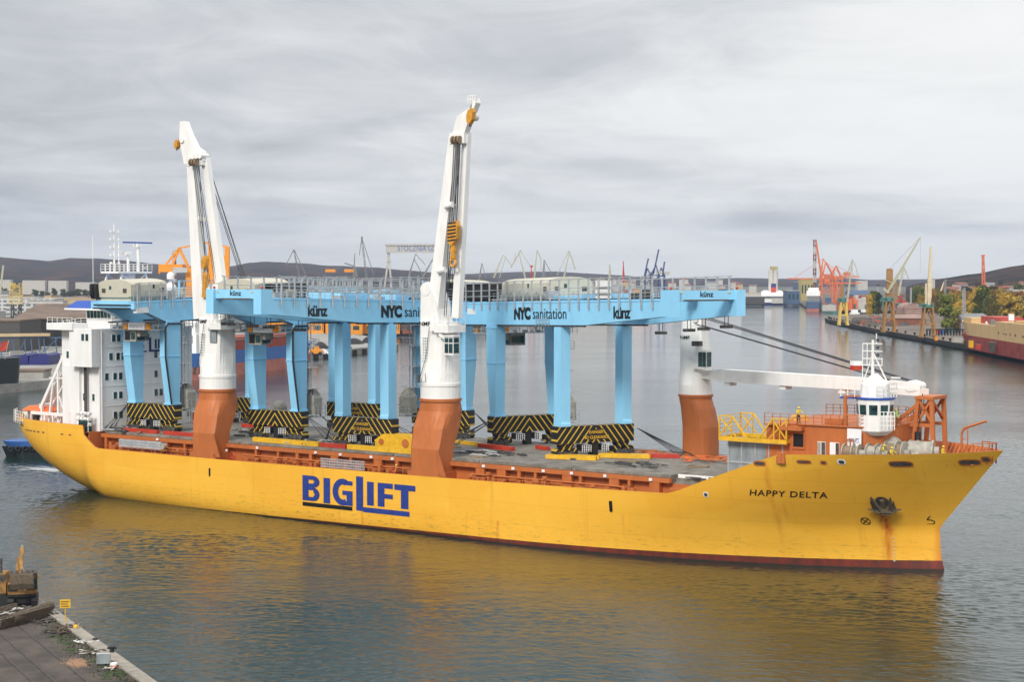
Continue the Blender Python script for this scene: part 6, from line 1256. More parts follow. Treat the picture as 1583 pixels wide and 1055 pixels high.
for i in range(46):
    if i < 22: px = rn.uniform(1435, 1583); Dd = rn.uniform(1850, 2300); yb = None; z = 2.4+max(0, (Dd-1900)*0.07*(px-1420)/160)
    else: px = rn.uniform(850, 1180); Dd = rn.uniform(3000, 4500); z = 2.4
    c = atD(px, Dd, z); t = thing('house', '', 'house', c, rn.uniform(-0.5, 0.5), gC); w = rn.uniform(9, 22); h = rn.uniform(5, 12) if i < 22 else rn.uniform(8, 26); d = rn.uniform(8, 14); kk = rn.randrange(3)
    m_ = MB(); m_.box((-w/2, 0, -8), (w/2, d, h)); m_.build('wall', rn.choice(['wall_pale', 'wall_tan', 'wall_pale', 'block_facade']), t); m_ = MB()
    m_.prism([(-0.5, h), (d/2, h+3), (d+0.5, h), (d+0.5, h-0.2), (-0.5, h-0.2)], lambda u, v, r_: (r_, u, v), -w/2-0.4, w/2+0.4); m_.build('roof', ['brick_red', 'roof_brown', 'crane_grey'][kk], t)
    t['label'] = cols_[kk]+(' house on the right hand hillside' if i < 22 else ' building on the distant shore')
# silo tower, chimneys
t = thing('silo_tower', 'tall white round silo tower with yellow box on its top, behind the ferry', 'silo', atD(1195, 2250, 2.4)); s_ = 2250/F_PX
mb = MB(); 
for q in (-3.6, 3.6): mb.tube((q*s_, 0, 0), (q*s_, 0, 40), 3.9*s_, 20)
mb.build('shaft', 'wall_pale', t); mb = MB(); mb.box((-4.0, -3, 40.05), (5.4, 3, 44.5)); mb.build('machinery_room', 'dull_yellow', t)
def chimney(label, px, py_top, D_, wpx, m1, m2, n=5):
    t = thing('chimney', label, 'chimney', atD(px, D_, 2.4)); h = CAM_H-(py_top-HZ)/F_PX*D_-2.4; w = wpx/F_PX*D_/2; m_ = MB()
    for k in range(n): m_.tube((0, 0, h*k/n if k else -1), (0, 0, h*(k+1)/n), w*(1.2-0.2*k/n), 12, k % 2)
    m_.build('shaft', [m1, m2], t)
chimney('red and white banded chimney behind the orange derrick', 270, 387, 2600, 6, 'wall_pale', 'brick_red', 13)
# ------------------------------------------------------------------ harbour cranes
def portal_crane(label, px, base_py, top_py, m_portal, m_jib, D_=None, scale=1.0, jib=((0, 0), (10, 20)), fly=None, tower=None, house_m='cab_green', wpx=None, group='harbour cranes on the quays', lattice=False, tower_m=None, box=0.0):
    """all offsets in picture pixels from the foot, turned to metres at the crane's distance"""
    D_ = D_ or at(px, base_py, 2.5).y; k = D_/F_PX; zb = 2.5; base_py = HZ+(CAM_H-zb)/k; t = thing('harbour_crane', label, 'harbour crane', atD(px, D_, zb), 0, group)
    P = lambda x, y, d=0: Vector(((x-px)*k, d, (base_py-y)*k))
    w = wpx or 8.5; ty, = (top_py,); m_ = MB(); dd = w*0.8*k
    for s in (-1, 1):
        for e in (-1, 1): m_.beam(P(px+s*w, base_py, e*dd), P(px+s*w*0.62, ty, e*dd*0.7), 2.6*k*scale, mi=0)
    m_.box(P(px-w*0.75, ty+1.5, -dd*0.75), P(px+w*0.75, ty-0.5, dd*0.75))
    mid = base_py-(base_py-ty)*0.45
    for e in (-1, 1): m_.beam(P(px-w*0.82, mid, e*dd*0.85), P(px+w*0.82, mid, e*dd*0.85), 2.0*k*scale); m_.beam(P(px-w*0.8, mid, e*dd*0.85), P(px, ty+1, e*dd*0.75), 1.2*k*scale); m_.beam(P(px+w*0.8, mid, e*dd*0.85), P(px, ty+1, e*dd*0.75), 1.2*k*scale)
    for s in (-1, 1): m_.beam(P(px+s*w*0.82, mid, -dd*0.85), P(px+s*w*0.82, mid, dd*0.85), 1.6*k*scale); m_.box(P(px+s*w-1.6, base_py, -dd-1), P(px+s*w+1.6, base_py-2.4, dd+1))
    m_.build('portal', m_portal, t)
    hh = 9*scale; m_ = MB(); m_.box(P(px-w*1.25, ty-0.6, -dd*0.7), P(px+w*0.75, ty-hh*0.85, dd*0.7)); m_.box(P(px-w*0.5, ty-0.6, -dd*0.8-1), P(px+w*0.2, ty-hh*0.6, -dd*0.7)); h_ = m_.build('slewing_house', house_m, t)
    m_ = MB(); m_.box(P(px-w*1.1, ty-hh*0.35, -dd*0.7-0.15), P(px+w*0.6, ty-hh*0.6, -dd*0.7-0.02)); m_.build('window', 'glass_dark', h_)
    if tower:
        (tx, tyy, tw) = tower; m_ = MB(); m_.beam(P(tx-1, ty-hh*0.8), P(tx, tyy), tw*k, w2=tw*0.55*k); m_.beam(P(tx-2.5, tyy), P(tx+2.5, tyy), 1.2*k); m_.build('tower', tower_m or m_portal, t)
    (a, b) = jib; m_ = MB(); pa = P(*a, -1.5); pb = P(*b, -1.5)
    if lattice: m_.truss(pa, pb, 3.2*k, r=0.28*k, n=9, w2=1.4*k)
    else:
        bw = box or 3.0
        m_.beam(pa, pa.lerp(pb, 0.12), bw*0.6*k, bw*0.6*k, w2=bw*k, h2=bw*k); m_.beam(pa.lerp(pb, 0.12), pb, bw*k, bw*k, w2=bw*0.4*k, h2=bw*0.4*k)
    m_.tube(pa+Vector((0, -2*k, 0)), pa+Vector((0, 2*k, 0)), 2.2*k*scale, 12); m_.build('jib', m_jib, t)
    if fly:
        m_ = MB()
        for (a2, b2, wd) in fly: m_.beam(P(*a2, -1.5), P(*b2, -1.5), max(wd, 0.9)*1.15*k, w2=max(wd, 0.9)*0.8*k)
        m_.build('fly_jib', m_jib, t)
    if tower: m_ = MB(); m_.tube(P(tower[0], tower[1]), P(*b, -1.5), 0.18*k, 5); m_.tube(pb, pb+Vector((0, 0, -min(55*k, pb.z-8))), 0.12*k, 5); m_.build('wire_rope', 'wire', t)
    return t
gR = 'harbour cranes along the right hand quay'
portal_crane('yellow portal crane with green house and thin pale jib, far end of the quay', 1303.5, 503, 468, 'crane_yellow', 'crane_pale', jib=((1309, 465), (1316.5, 401)), fly=[((1316, 401), (1322, 413), 1.0), ((1322, 413), (1325, 428), 0.7), ((1316, 402), (1309, 425), 0.6)], tower=(1302, 441, 4), tower_m='crane_brown', wpx=6.5, group=gR)
portal_crane('brown portal crane with long pale jib raised to the right over the quay', 1374, 514, 467, 'crane_brown', 'crane_pale', jib=((1371, 452), (1421, 367)), fly=[((1371, 452), (1365, 447), 3.2), ((1366, 432), (1381, 440), 1.3)], tower=(1375, 416, 9), tower_m='crane_brown', wpx=8.5, group=gR, box=4.2)
portal_crane('smaller brown crane partly hidden behind the second one, curved pale jib', 1389.5, 497, 474, 'crane_brown', 'crane_pale', D_=1180, jib=((1388, 456), (1396, 409)), fly=[((1395, 410), (1404, 433), 1.2)], tower=(1385, 437, 3.4), wpx=4.5, scale=0.7, group=gR, box=3.6)
portal_crane('brown portal crane nearest the dock, its cream jib held straight up', 1434.5, 522, 476, 'crane_brown', 'crane_cream', jib=((1434.5, 470), (1437, 382)), fly=[((1430, 470), (1430, 438), 2.2)], wpx=10, group=gR, box=6.5, scale=0.9)
portal_crane('dark crane with inclined jib rising out of the yellow trees', 1450, 500, 480, 'crane_grey', 'crane_cream', D_=1400, jib=((1449, 464), (1458, 436)), wpx=4, scale=0.6, group=gR, tower=(1461, 433, 3))
gM = 'shipyard cranes on the skyline'
cr_ = [('grey lattice crane left of the rig, jib bent over to the left', 468, 386, 'crane_grey', ((470, 462), (455, 386)), [((455, 386), (449, 398), 1.0), ((449, 398), (442, 411), 0.7), ((456, 387), (474, 427), 0.6)]),
 ('tall grey lattice crane, the highest one left of the shipyard gantry', 570, 366, 'crane_grey', ((571, 462), (560, 370)), [((560, 366), (556, 395), 0.8), ((560, 368), (578, 425), 0.6), ((560, 366), (560, 374), 2.2)]),
 ('short crane with arm behind the orange topped rig', 549, 392, 'crane_grey', ((546, 460), (549, 392)), [((533, 407), (549, 412), 1.6), ((549, 412), (552, 428), 2.0)]),
 ('grey level luffing crane under the right end of the shipyard gantry', 640, 393, 'crane_grey', ((628, 440), (643, 393)), [((643, 393), (658, 410), 0.9), ((640, 400), (657, 432), 1.1)]),
 ('dark level luffing crane just left of the tall white jib', 672, 396, 'crane_grey', ((653, 430), (672, 396)), [((672, 396), (682, 415), 0.9), ((668, 402), (680, 432), 1.0)]),
 ('small dark lattice mast crane right of the tall white jib', 745, 406, 'crane_grey', ((741, 432), (745, 407)), [((745, 407), (751, 430), 0.8)]),
 ('pale luffing crane, jib folded, left in the group over the beige machinery house', 775, 394, 'crane_pale', ((764, 428), (778, 394)), [((778, 394), (791, 411), 1.0), ((782, 397), (772, 430), 0.9)]),
 ('pale level luffing crane whose beak points down left, second in the group', 800, 388, 'crane_pale', ((812, 430), (802, 390)), [((805, 387), (790, 414), 1.8), ((797, 391), (795, 404), 0.7), ((805, 389), (820, 412), 0.6)]),
 ('pale crane with upright narrow jib, third in the group', 829, 387, 'crane_pale', ((826, 430), (830, 387)), [((830, 387), (836, 400), 1.6), ((836, 400), (836, 418), 1.2)]),
 ('dark slim crane, fourth in the group', 845, 401, 'crane_grey', ((839, 432), (841, 402)), [((841, 402), (854, 426), 0.8), ((841, 402), (843, 430), 0.6)]),
 ('large pale crane with jib over to the right, fifth in the group', 873, 388, 'crane_pale', ((870, 436), (880, 390)), [((879, 388), (861, 426), 0.8), ((879, 388), (884, 400), 1.6), ((884, 400), (889, 417), 1.6)]),
 ('little pale crane between the group and the blue cranes', 942, 409, 'crane_pale', ((942, 432), (942, 409)), [((942, 409), (944, 424), 1.5)]),
 ('slim red crane standing just left of the blue cranes', 963, 404, 'red_paint', ((963, 436), (963.5, 404)), [((963, 404), (965, 430), 1.0)]),
 ('squat red crane in the middle of the group over the beige machinery house', 822, 411, 'red_paint', ((822, 440), (821, 411)), [((819, 412), (824, 412), 2.5), ((820, 424), (824, 424), 2.5)])]
for i, (lb, px, tp, mm_, jb_, fl) in enumerate(cr_): portal_crane(lb, px, 478, 448, 'crane_grey' if mm_ != 'red_paint' else 'red_paint', mm_, D_=1500+60*(i % 5), jib=jb_, fly=fl, wpx=4.5, scale=0.8, lattice=i in (0, 1), house_m='crane_grey', group=gM, box=2.8)
# red tower crane on the right
t = thing('tower_crane', 'bright red tower crane standing before the right hand hill', 'crane', atD(1521, 1700, 2.4)); k = 1700/F_PX
mb = MB(); mb.truss((0, 0, 0), (-2.2*k, 0, 78*k), 5*k, r=0.5*k, n=14, w2=2.4*k); mb.box((-4.5*k, -1, 78*k), (0.5*k, 1, 80.5*k)); mb.box((-3*k, -2, 24*k), (4*k, 2, 34*k)); mb.build('mast', 'crane_orange', t)
# orange ship-to-shore cranes (right) and dark blue ones (centre)
def sts(label, px, D_, top, m1, boom_y, boom, apex, legs, raised=None, group='container cranes', m2=None):
    k = D_/F_PX; by = HZ+(CAM_H-2.5)/k; t = thing('container_crane', label, 'container crane', atD(px, D_, 2.5), 0, group); P = lambda x, y, d=0: Vector(((x-px)*k, d, (by-y)*k)); m_ = MB(); dd = 9*k
    for lx in legs:
        for e in (-1, 1): m_.beam(P(lx, by, e*dd), P(lx, boom_y-2, e*dd*0.8), 1.4*k)
        m_.beam(P(lx, (by+boom_y)/2, -dd), P(lx, (by+boom_y)/2, dd), 1.0*k)
    for e in (-1, 1): m_.beam(P(legs[0], (by+boom_y)/2, e*dd), P(legs[-1], (by+boom_y)/2, e*dd), 1.0*k); m_.beam(P(legs[0], (by+boom_y)/2, e*dd), P(legs[-1], boom_y, e*dd*0.8), 0.6*k); m_.beam(P(legs[0], by-1, e*dd), P(legs[-1], by-1, e*dd), 1.4*k); m_.beam(P(legs[0], boom_y, e*dd*0.8), P(apex[0], apex[1], 0), 1.3*k); m_.beam(P(legs[-1], boom_y, e*dd*0.8), P(apex[0], apex[1], 0), 1.0*k)
    m_.build('portal', m1, t); m_ = MB()
    for e in (-1, 1): m_.beam(P(boom[0], boom_y, e*dd*0.25), P(boom[1], boom_y, e*dd*0.25), 0.9*k, 2.0*k)
    m_.build('boom', m1, t); m_ = MB()
    for bx in ((boom[0]*0.8+px*0.2), (boom[1]*0.75+px*0.25)): m_.beam(P(*apex), P(bx, boom_y-1), 0.6*k)
    m_.build('stay', m1, t); m_ = MB(); m_.box(P(px+2, boom_y-1.5, -dd*0.4), P(px+11, boom_y-7, dd*0.4)); m_.build('machinery_house', m2 or m1, t)
    m_ = MB(); m_.box(P(px-6, boom_y+4, -2), P(px-3.5, boom_y+1.6, 2)); m_.build('operator_cab', 'winch_grey', t)
    if raised:
        (a, b) = raised; m_ = MB()
        for e in (-1, 1): m_.beam(P(*a, e*dd*0.3), P(*b, e*dd*0.3), 1.1*k, 1.8*k)
        for j in range(6): q = P(*a).lerp(P(*b), j/5); m_.beam(q+Vector((0, -dd*0.3, 0)), q+Vector((0, dd*0.3, 0)), 0.8*k)
        m_.build('raised_boom', m1, t)
    return t
gS = 'orange container cranes at the far terminal'
sts('orange container crane with long boom level out over the water to the left', 1272, 1950, 0, 'crane_orange', 431, (1217, 1303), (1272, 400), (1268, 1291), group=gS)
sts('orange container crane with its boom raised almost upright, tallest of the terminal', 1271, 1880, 0, 'crane_orange', 438, (1266, 1330), (1276, 405), (1269, 1293), raised=((1271, 438), (1261, 374)), group=gS)
sts('orange container crane behind, boom level to the right', 1302, 2050, 0, 'crane_orange', 428, (1276, 1328), (1292, 411), (1285, 1300), group=gS)
t = thing('striped_mast', 'red and white banded lattice mast at the left of the orange cranes', 'mast', atD(1259, 1900, 2.5)); k = 1900/F_PX
for j in range(9):
    mb = MB(); z0 = (j*11)*k; mb.truss((0, 0, z0), (0, 0, z0+11*k), 3.6*k, r=0.5*k, n=2); mb.build('lattice_section', 'wall_pale' if j % 2 else 'brick_red', t)
gT = 'dark blue container cranes in the distance'
sts('dark blue container crane, boom up, left of the three', 1000, 2300, 0, 'crane_blue', 427, (996, 1006), (1001, 415), (997, 1006), raised=((996, 427), (1002, 400)), group=gT, m2='wall_pale')
sts('dark blue container crane with the highest raised boom, in the middle', 1012, 2200, 0, 'crane_blue', 426, (1003, 1020), (1014, 410), (1006, 1018), raised=((1010, 424), (1018, 386)), group=gT, m2='wall_pale')
sts('dark blue container crane, boom up, right of the three', 1024, 2250, 0, 'crane_blue', 427, (1016, 1028), (1022, 414), (1018, 1027), raised=((1024, 427), (1027, 405)), group=gT, m2='wall_pale')
# shipyard gantry
k = 2300/F_PX; by = HZ+(CAM_H-2.4)/k; t = thing('shipyard_gantry', 'huge pale shipyard gantry crane with faded blue lettering on its beam', 'gantry crane', atD(650, 2300, 2.4)); P = lambda x, y, d=0: Vector(((x-650)*k, d, (by-y)*k))
mb = MB(); mb.box(P(597, 391, -4), P(716, 378, 4)); mb.box(P(595, 380, -5), P(718, 377.4, 5)); gr_ = mb.build('girder', 'wall_pale', t)
mb = MB(); add_text(mb, 'STOCZNIA GDYNIA', lambda x, y: (P(0, 0).x*0 + (655.5-650)*k+x, -4.1, (by-388.5)*k+y), 9.5*k/0.72, 0.0, 1.0, width=80*k); mb.build('lettering', 'hull_blue', gr_)
for x0, x1, xt in ((592, 607, 601), (706, 721, 712)):
    mb = MB(); mb.beam(P(x0, by), P(xt-1, 404), 2.6*k); mb.beam(P(x1, by), P(xt+1, 404), 2.6*k); mb.beam(P(xt, 405), P(xt, 390), 4*k); mb.beam(P(xt-4, 406), P(xt+4, 406), 2.5*k); mb.build('leg', 'wall_pale', t)
# orange floating derrick behind the aft crane
k = 640/F_PX; t = thing('floating_derrick', 'orange derrick frame rising behind the aft deck crane and the accommodation', 'crane', atD(295, 640, 2.0)); P = lambda x, y, d=0: Vector(((x-295)*k, d, (560-y)*k))
mb = MB()
for a, b, w in (((246, 433), (278, 394), 3), ((262, 430), (279, 394), 3), ((278, 395), (292, 424), 4), ((278, 394), (330, 384), 2.6), ((292, 424), (297, 520), 9), ((297, 424), (308, 400), 3), ((326, 520), (328, 388), 9), ((350, 520), (352, 392), 7), ((328, 388), (352, 392), 3), ((330, 440), (352, 400), 3), ((292, 440), (330, 432), 4)): mb.beam(P(*a), P(*b), w*k)
mb.build('frame', 'derrick_orange', t); mb = MB(); mb.box(P(248, 431, -3), P(285, 419, 3)); mb.build('counterweight_deck', 'derrick_orange', t); mb = MB(); mb.box(P(270, 432, -3.2), P(292, 424, -3)); mb.build('catwalk', 'galvanised', t)
# yellow lattice tower left; small boom
k = 1100/F_PX; t = thing('lattice_tower', 'yellow scaffold like loading tower on the left quay', 'tower', atD(25, 1100, 2.4)); mb = MB(); mb.truss((0, 0, 12), (0, 0, 61*k), 15*k, r=0.42*k, n=6); mb.truss((-4*k, 0, 22), (-4*k, 0, 61*k), 5*k, r=0.35*k, n=6); mb.build('frame', 'crane_yellow', t); mb = MB(); mb.truss((0, 0, 0), (0, 0, 12), 12*k, r=0.9*k, n=2); mb.build('base', 'steel_dark', t)
t = thing('crane_boom', 'pale slanted crane boom at the left edge below the hills', 'crane', atD(0, 1500, 2.4)); k = 1500/F_PX; mb = MB(); mb.beam((-3*k, 0, 0), (6*k, 0, 70*k), 2.5*k); mb.build('boom', 'crane_pale', t)
# oil rig with orange tops
k = 1350/F_PX; t = thing('drilling_rig', 'grey lattice drilling rig deck with two orange topped boxes', 'rig', atD(523, 1350, 2.4)); by = HZ+29.1/k; P = lambda x, y, d=0: Vector(((x-523)*k, d, (by-y)*k)); mb = MB()
for a, b in (((500, by), (500, 425)), ((546, by), (546, 425)), ((500, 428), (546, 428)), ((500, 445), (546, 445)), ((500, 444), (523, 429)), ((523, 429), (546, 444)), ((511, 428), (511, 444)), ((535, 428), (535, 444)), ((500, 460), (546, 460))): mb.beam(P(*a), P(*b), 1.2*k); mb.beam(P(*a, 15), P(*b, 15), 1.2*k)
mb.build('frame', 'crane_grey', t)
for a, b in ((504, 519), (533, 547)): mb = MB(); mb.box(P(a, 421, -4), P(b, 416.5, 4)); mb.build('top_house', 'derrick_orange', t)
# blue conveyor trestle, dock things at left
k = 600/F_PX; t = thing('conveyor', 'blue steel conveyor trestle with tan belt cover on the left quay', 'conveyor', atD(40, 600, 2.4)); by = HZ+29.1/k; P = lambda x, y, d=0: Vector(((x-40)*k, d, (by-y)*k)); mb = MB()
for x in (-20, 2, 22, 40, 50, 62, 70, 88): mb.beam(P(x, by), P(x-3, 522), 1.5*k); 
mb.beam(P(-40, 524), P(110, 522), 1.8*k); mb.beam(P(-40, 549), P(110, 547), 1.6*k); mb.beam(P(22, by), P(40, 524), 1.2*k); mb.beam(P(62, 548), P(88, 524), 1.2*k); mb.build('trestle', 'trestle_blue', t)
mb = MB(); mb.beam(P(-60, 519, -1), P(78, 517.5, -1), 4*k, 4.5*k); mb.build('belt_cover', 'wall_tan', t)
t = thing('covered_barge', 'dark blue covered barge hatches behind the left quay wall', 'barge', atD(42, 560, 2.4)); k = 560/F_PX; mb = MB()
for j in range(2): mb.prism([(-33+33*j, -2), (-30+33*j, 14), (-6+33*j, 18), (0+33*j, 15), (0+33*j, -2)], lambda u, v, r_: (u*k, r_, v*k), 0, 14)
mb.build('hatch', 'navy', t)
building('concrete quay shed low under the blue barge covers', -60, 66, 600, 575, 'quay_concrete', depth=8, D_=485)
# ------------------------------------------------------------------ other ships
def hull_shape(mb, L, B, H, mi=0, bow=0.25, z0=-1.0, aft=0.06, zw=None, flare=1.15):
    """bow towards +x; centred amidships"""
    rings = []
    for z, f in ((z0, 1.0), (H*0.5, 1.0), (H, 1.0)):
        pts = []; k = z/H
        for i in range(13): u = i/12; pts.append((L/2*(1-bow*2*(1-k*0.12)) + L*bow*(1-k*0.12+0.12*k+0.0)*u*(1+0.1*k), -B/2*(1-u**2.2), z))
        for i in range(11, -1, -1): u = i/12; pts.append((L/2*(1-bow*2*(1-k*0.12)) + L*bow*(1-k*0.12+0.12*k)*u*(1+0.1*k), B/2*(1-u**2.2), z))
        pts += [(-L/2*(1-aft), B/2, z), (-L/2, B/2*0.8, z), (-L/2, -B/2*0.8, z), (-L/2*(1-aft), -B/2, z)]; rings.append(pts)
    mb.loft(rings, mi, sm=False)
def ship_model(label, p0, p1, B, H, hullm, bootm, zb, parts, flip=False, name='moored_ship'):
    a = Vector((p0.x, p0.y, 0)); b = Vector((p1.x, p1.y, 0)); L = (b-a).length; c = (a+b)/2; t = thing(name, label, 'ship', c, math.atan2(b.y-a.y, b.x-a.x))
    m_ = MB(); hull_shape(m_, L, B, zb, z0=-1); m_.build('hull_bottom', bootm, t); m_ = MB(); m_.T = lambda p: Vector((p.x, p.y, p.z+zb+0.003)); hull_shape(m_, L*1.001, B*1.002, H-zb, z0=0); m_.build('hull', hullm, t)
    for nm, m, boxes in parts:
        m_ = MB()
        for (x0, x1, y0, y1, z0, z1) in boxes: m_.box((x0*L, y0*B, z0), (x1*L, y1*B, z1))
        m_.build(nm, m, t)
    return t
rnd = random.Random(9)
ship_model('red and blue freighter moored across the basin, seen between the blue gantry legs', at(262, 588, 0), at(470, 563, 0), 17, 8.2, 'hull_blue', 'pale_red', 4.0,
  [('bulwark', 'deck_red', [(-0.30, 0.34, -0.502, -0.48, 8.21, 10.9), (-0.30, 0.34, 0.48, 0.502, 8.21, 10.9)]), ('hatch', 'deck_red', [(-0.28+0.1*i, -0.19+0.1*i, -0.36, 0.36, 8.21, 12.0) for i in range(6)]), ('superstructure', 'ship_white', [(-0.47, -0.34, -0.45, 0.45, 8.21, 14), (-0.46, -0.36, -0.4, 0.4, 14.01, 17.5), (-0.44, -0.38, -0.35, 0.35, 17.51, 20)]), ('deck_pipe', 'roof_pink', [(-0.3, 0.3, -0.42, -0.39, 11.2, 11.6)])]+[('hull_rib', 'hull_red', [(-0.29+0.03*i, -0.287+0.03*i, -0.506, -0.5021, 8.3, 10.8)]) for i in range(20)])
ship_model('white car ferry seen end on at the far shore, red and blue funnel', at(1197, 472, 0), at(1192, 462, 0), 30, 3, 'navy', 'navy', 1.0,
  [('superstructure', 'ship_white', [(-0.5, 0.35, -0.5, 0.5, 3.01, 12.2), (-0.42, 0.30, -0.42, 0.42, 12.21, 13.6)]), ('stern_door', 'wall_pale', [(-0.503, -0.5001, -0.36, 0.1, 2, 8)]), ('window_row', 'crane_grey', [(-0.504, -0.5001, -0.45, 0.45, 9.5, 10.2)]), ('funnel', 'red_paint', [(-0.30, -0.22, -0.1, 0.1, 13.61, 20)]), ('funnel_top', 'navy', [(-0.30, -0.22, -0.1, 0.1, 20.01, 24.5)])])
ship_model('blue hulled freighter with red boot topping at the far terminal, seen from the stern', at(1257, 481.5, 0), at(1262, 474, 0), 13.5, 9, 'dull_blue', 'pale_red', 2.4,
  [('superstructure', 'ship_white', [(-0.49, -0.36, -0.47, 0.47, 14.5, 19), (-0.46, -0.38, -0.35, 0.35, 19.01, 22)]), ('stern_house', 'crane_grey', [(-0.49, -0.36, -0.42, 0.42, 9.01, 14.49)]), ('deck_cargo', 'crane_grey', [(-0.3, 0.3, -0.4, 0.4, 9.01, 13)])])
ship_model('small green workboat beside the blue freighter', at(1292, 484.5, 0), at(1272, 482, 0), 7, 3, 'cab_green', 'cab_green', 0.6, [('wheelhouse', 'crane_yellow', [(-0.2, 0.1, -0.3, 0.3, 3.01, 7)])], name='workboat')
ship_model('black ship with white lettering lines at the left edge, red flag at its stern', at(-80, 612, 0), at(21, 604, 0), 12, 9.5, 'hull_black', 'hull_red', 0.7, [('rail', 'wall_pale', [(0.2, 0.42, -0.5, -0.47, 10.2, 11.4)])])
k = 560/F_PX; t = thing('flag', 'red flag on a slanting staff at the left edge', 'flag', atD(3, 455, 11)); mb = MB(); mb.add([(-0.8, 0, 0.5), (1.0, 0, 1.0), (1.6, 0.1, 3.4), (-0.2, -0.1, 3.0)], [(0, 1, 2, 3)]); mb.build('cloth', 'red_paint', t); mb = MB(); mb.tube((0.6, 0.05, -1.5), (1.7, 0.05, 3.6), 0.07, 6); mb.build('flagstaff', 'wall_pale', t)
# hull under construction in the dock at right
t = ship_model('unfinished hull in dock, red below and primer yellow above, at the right edge', at(1700, 566, 2.5), at(1500, 530, 2.5), 18, 10.2, 'hull_primer', 'dock_red', 4.8,
  [('superstructure', 'hull_primer', [(-0.5, 0.06, -0.5, 0.5, 10.22, 12.0), (-0.48, -0.06, -0.4, 0.4, 12.01, 12.9), (0.30, 0.38, -0.45, 0.45, 10.22, 12.2), (-0.02, 0.0, -0.2, -0.1, 12.01, 14.5)]), ('deck_house', 'hull_red', [(0.13, 0.27, -0.3, 0.3, 10.22, 13.2), (0.08, 0.12, -0.2, 0.3, 10.22, 12.6)]), ('steel_plate', 'deck_red', [(-0.2, -0.1, 0.1, 0.3, 12.92, 14.0)])], name='hull_in_dock')
t.location.z = 2.3
# tug at the stern
a = at(20, 708, 0); t = thing('tug', 'blue and black tug half hidden behind the yellow stern', 'tug', (a.x+4.5, a.y+4, 0), R(200)); t.scale = (0.66, 0.66, 0.72)
mb = MB(); hull_shape(mb, 20, 8.6, 2.6, z0=-1); mb.build('hull', 'hull_black', t); mb = MB(); mb.T = lambda p: Vector((p.x, p.y, p.z+2.61)); hull_shape(mb, 19.6, 8.3, 1.3, z0=0); mb.build('bulwark', 'hull_blue', t); mb = MB(); mb.box((-6, -3, 3.92), (3, 3, 5.6)); mb.build('superstructure', 'roof_blue', t); mb = MB(); mb.box((-1, -2, 5.61), (3, 2, 8.2)); mb.tube((-3.5, 0, 5.6), (-3.5, 0, 10), 0.5, 10); mb.build('wheelhouse', 'ship_white', t)
mb = MB()
for i in range(12): ring_mb((9.2-1.9*i, 4.45+0.0*i, 2.2), 0.55, 0.22, 'y', 10, 6, 0, mb)
mb.build('tyre_fender', 'black_rubber', t)
for lb, px, py, w in (('yellow pontoon end off the far corner of the pier', 606, 540, 9), ('yellow work pontoon seen past the right side of the middle crane', 757, 522, 12)):
    a = at(px, py, 0); k = a.y/F_PX; t = thing('pontoon', lb, 'pontoon', a, 0, 'yellow pontoons'); mb = MB(); mb.box((-w*k/2, 0, -0.5), (w*k/2, 6, 1.6)); mb.build('hull', 'steel_dark', t); mb = MB(); mb.box((-w*k*0.45, 0.5, 1.61), (w*k*0.35, 4, 3.3)); mb.build('deck_house', 'yellow_paint', t)
for lb, px, w, m1 in (('white motor yacht behind the yellow portal crane', 1322, 16, 'ship_white'), ('white boat with dark deck right of the yacht', 1338, 18, 'hull_black')):
    a = at(px, 489, 0); k = a.y/F_PX; t = thing('boat', lb, 'boat', (a.x, a.y, 0), R(10), 'boats in the small basin'); mb = MB(); hull_shape(mb, w*k, 5, 3, z0=-0.5); mb.build('hull', m1, t); mb = MB(); mb.box((-w*k*0.35, -1.8, 3.01), (w*k*0.2, 1.8, 5.5)); mb.build('cabin', 'ship_white', t)
# ------------------------------------------------------------------ trees
def leafmat(name, c1, c2):
    m = bpy.data.materials.new(name); m.use_nodes = True; nt = m.node_tree; N = nt.nodes; Lk = nt.links; b = N['Principled BSDF']; b.inputs['Roughness'].default_value = 0.85; b.inputs['Specular IOR Level'].default_value = 0.1
    tc = N.new('ShaderNodeTexCoord'); n = N.new('ShaderNodeTexNoise'); n.inputs['Scale'].default_value = 0.35; n.inputs['Detail'].default_value = 5; Lk.new(tc.outputs['Object'], n.inputs[0]); r = N.new('ShaderNodeValToRGB'); Lk.new(n.outputs[0], r.inputs[0])
    r.color_ramp.elements[0].position = 0.38; r.color_ramp.elements[0].color = (*c1, 1); r.color_ramp.elements[1].position = 0.62; r.color_ramp.elements[1].color = (*c2, 1); Lk.new(r.outputs[0], b.inputs['Base Color']); MATS[name] = m
leafmat('leaves_green', (0.08, 0.12, 0.025), (0.20, 0.21, 0.04)); leafmat('leaves_yellow', (0.26, 0.19, 0.03), (0.52, 0.33, 0.05)); leafmat('leaves_rust', (0.20, 0.10, 0.03), (0.40, 0.20, 0.05)); leafmat('leaves_dark', (0.05, 0.07, 0.025), (0.11, 0.12, 0.035)); leafmat('leaves_olive', (0.16, 0.15, 0.035), (0.34, 0.27, 0.06))
mat('bark', (0.10, 0.08, 0.06), 0.95, var=0.3, scale=2)
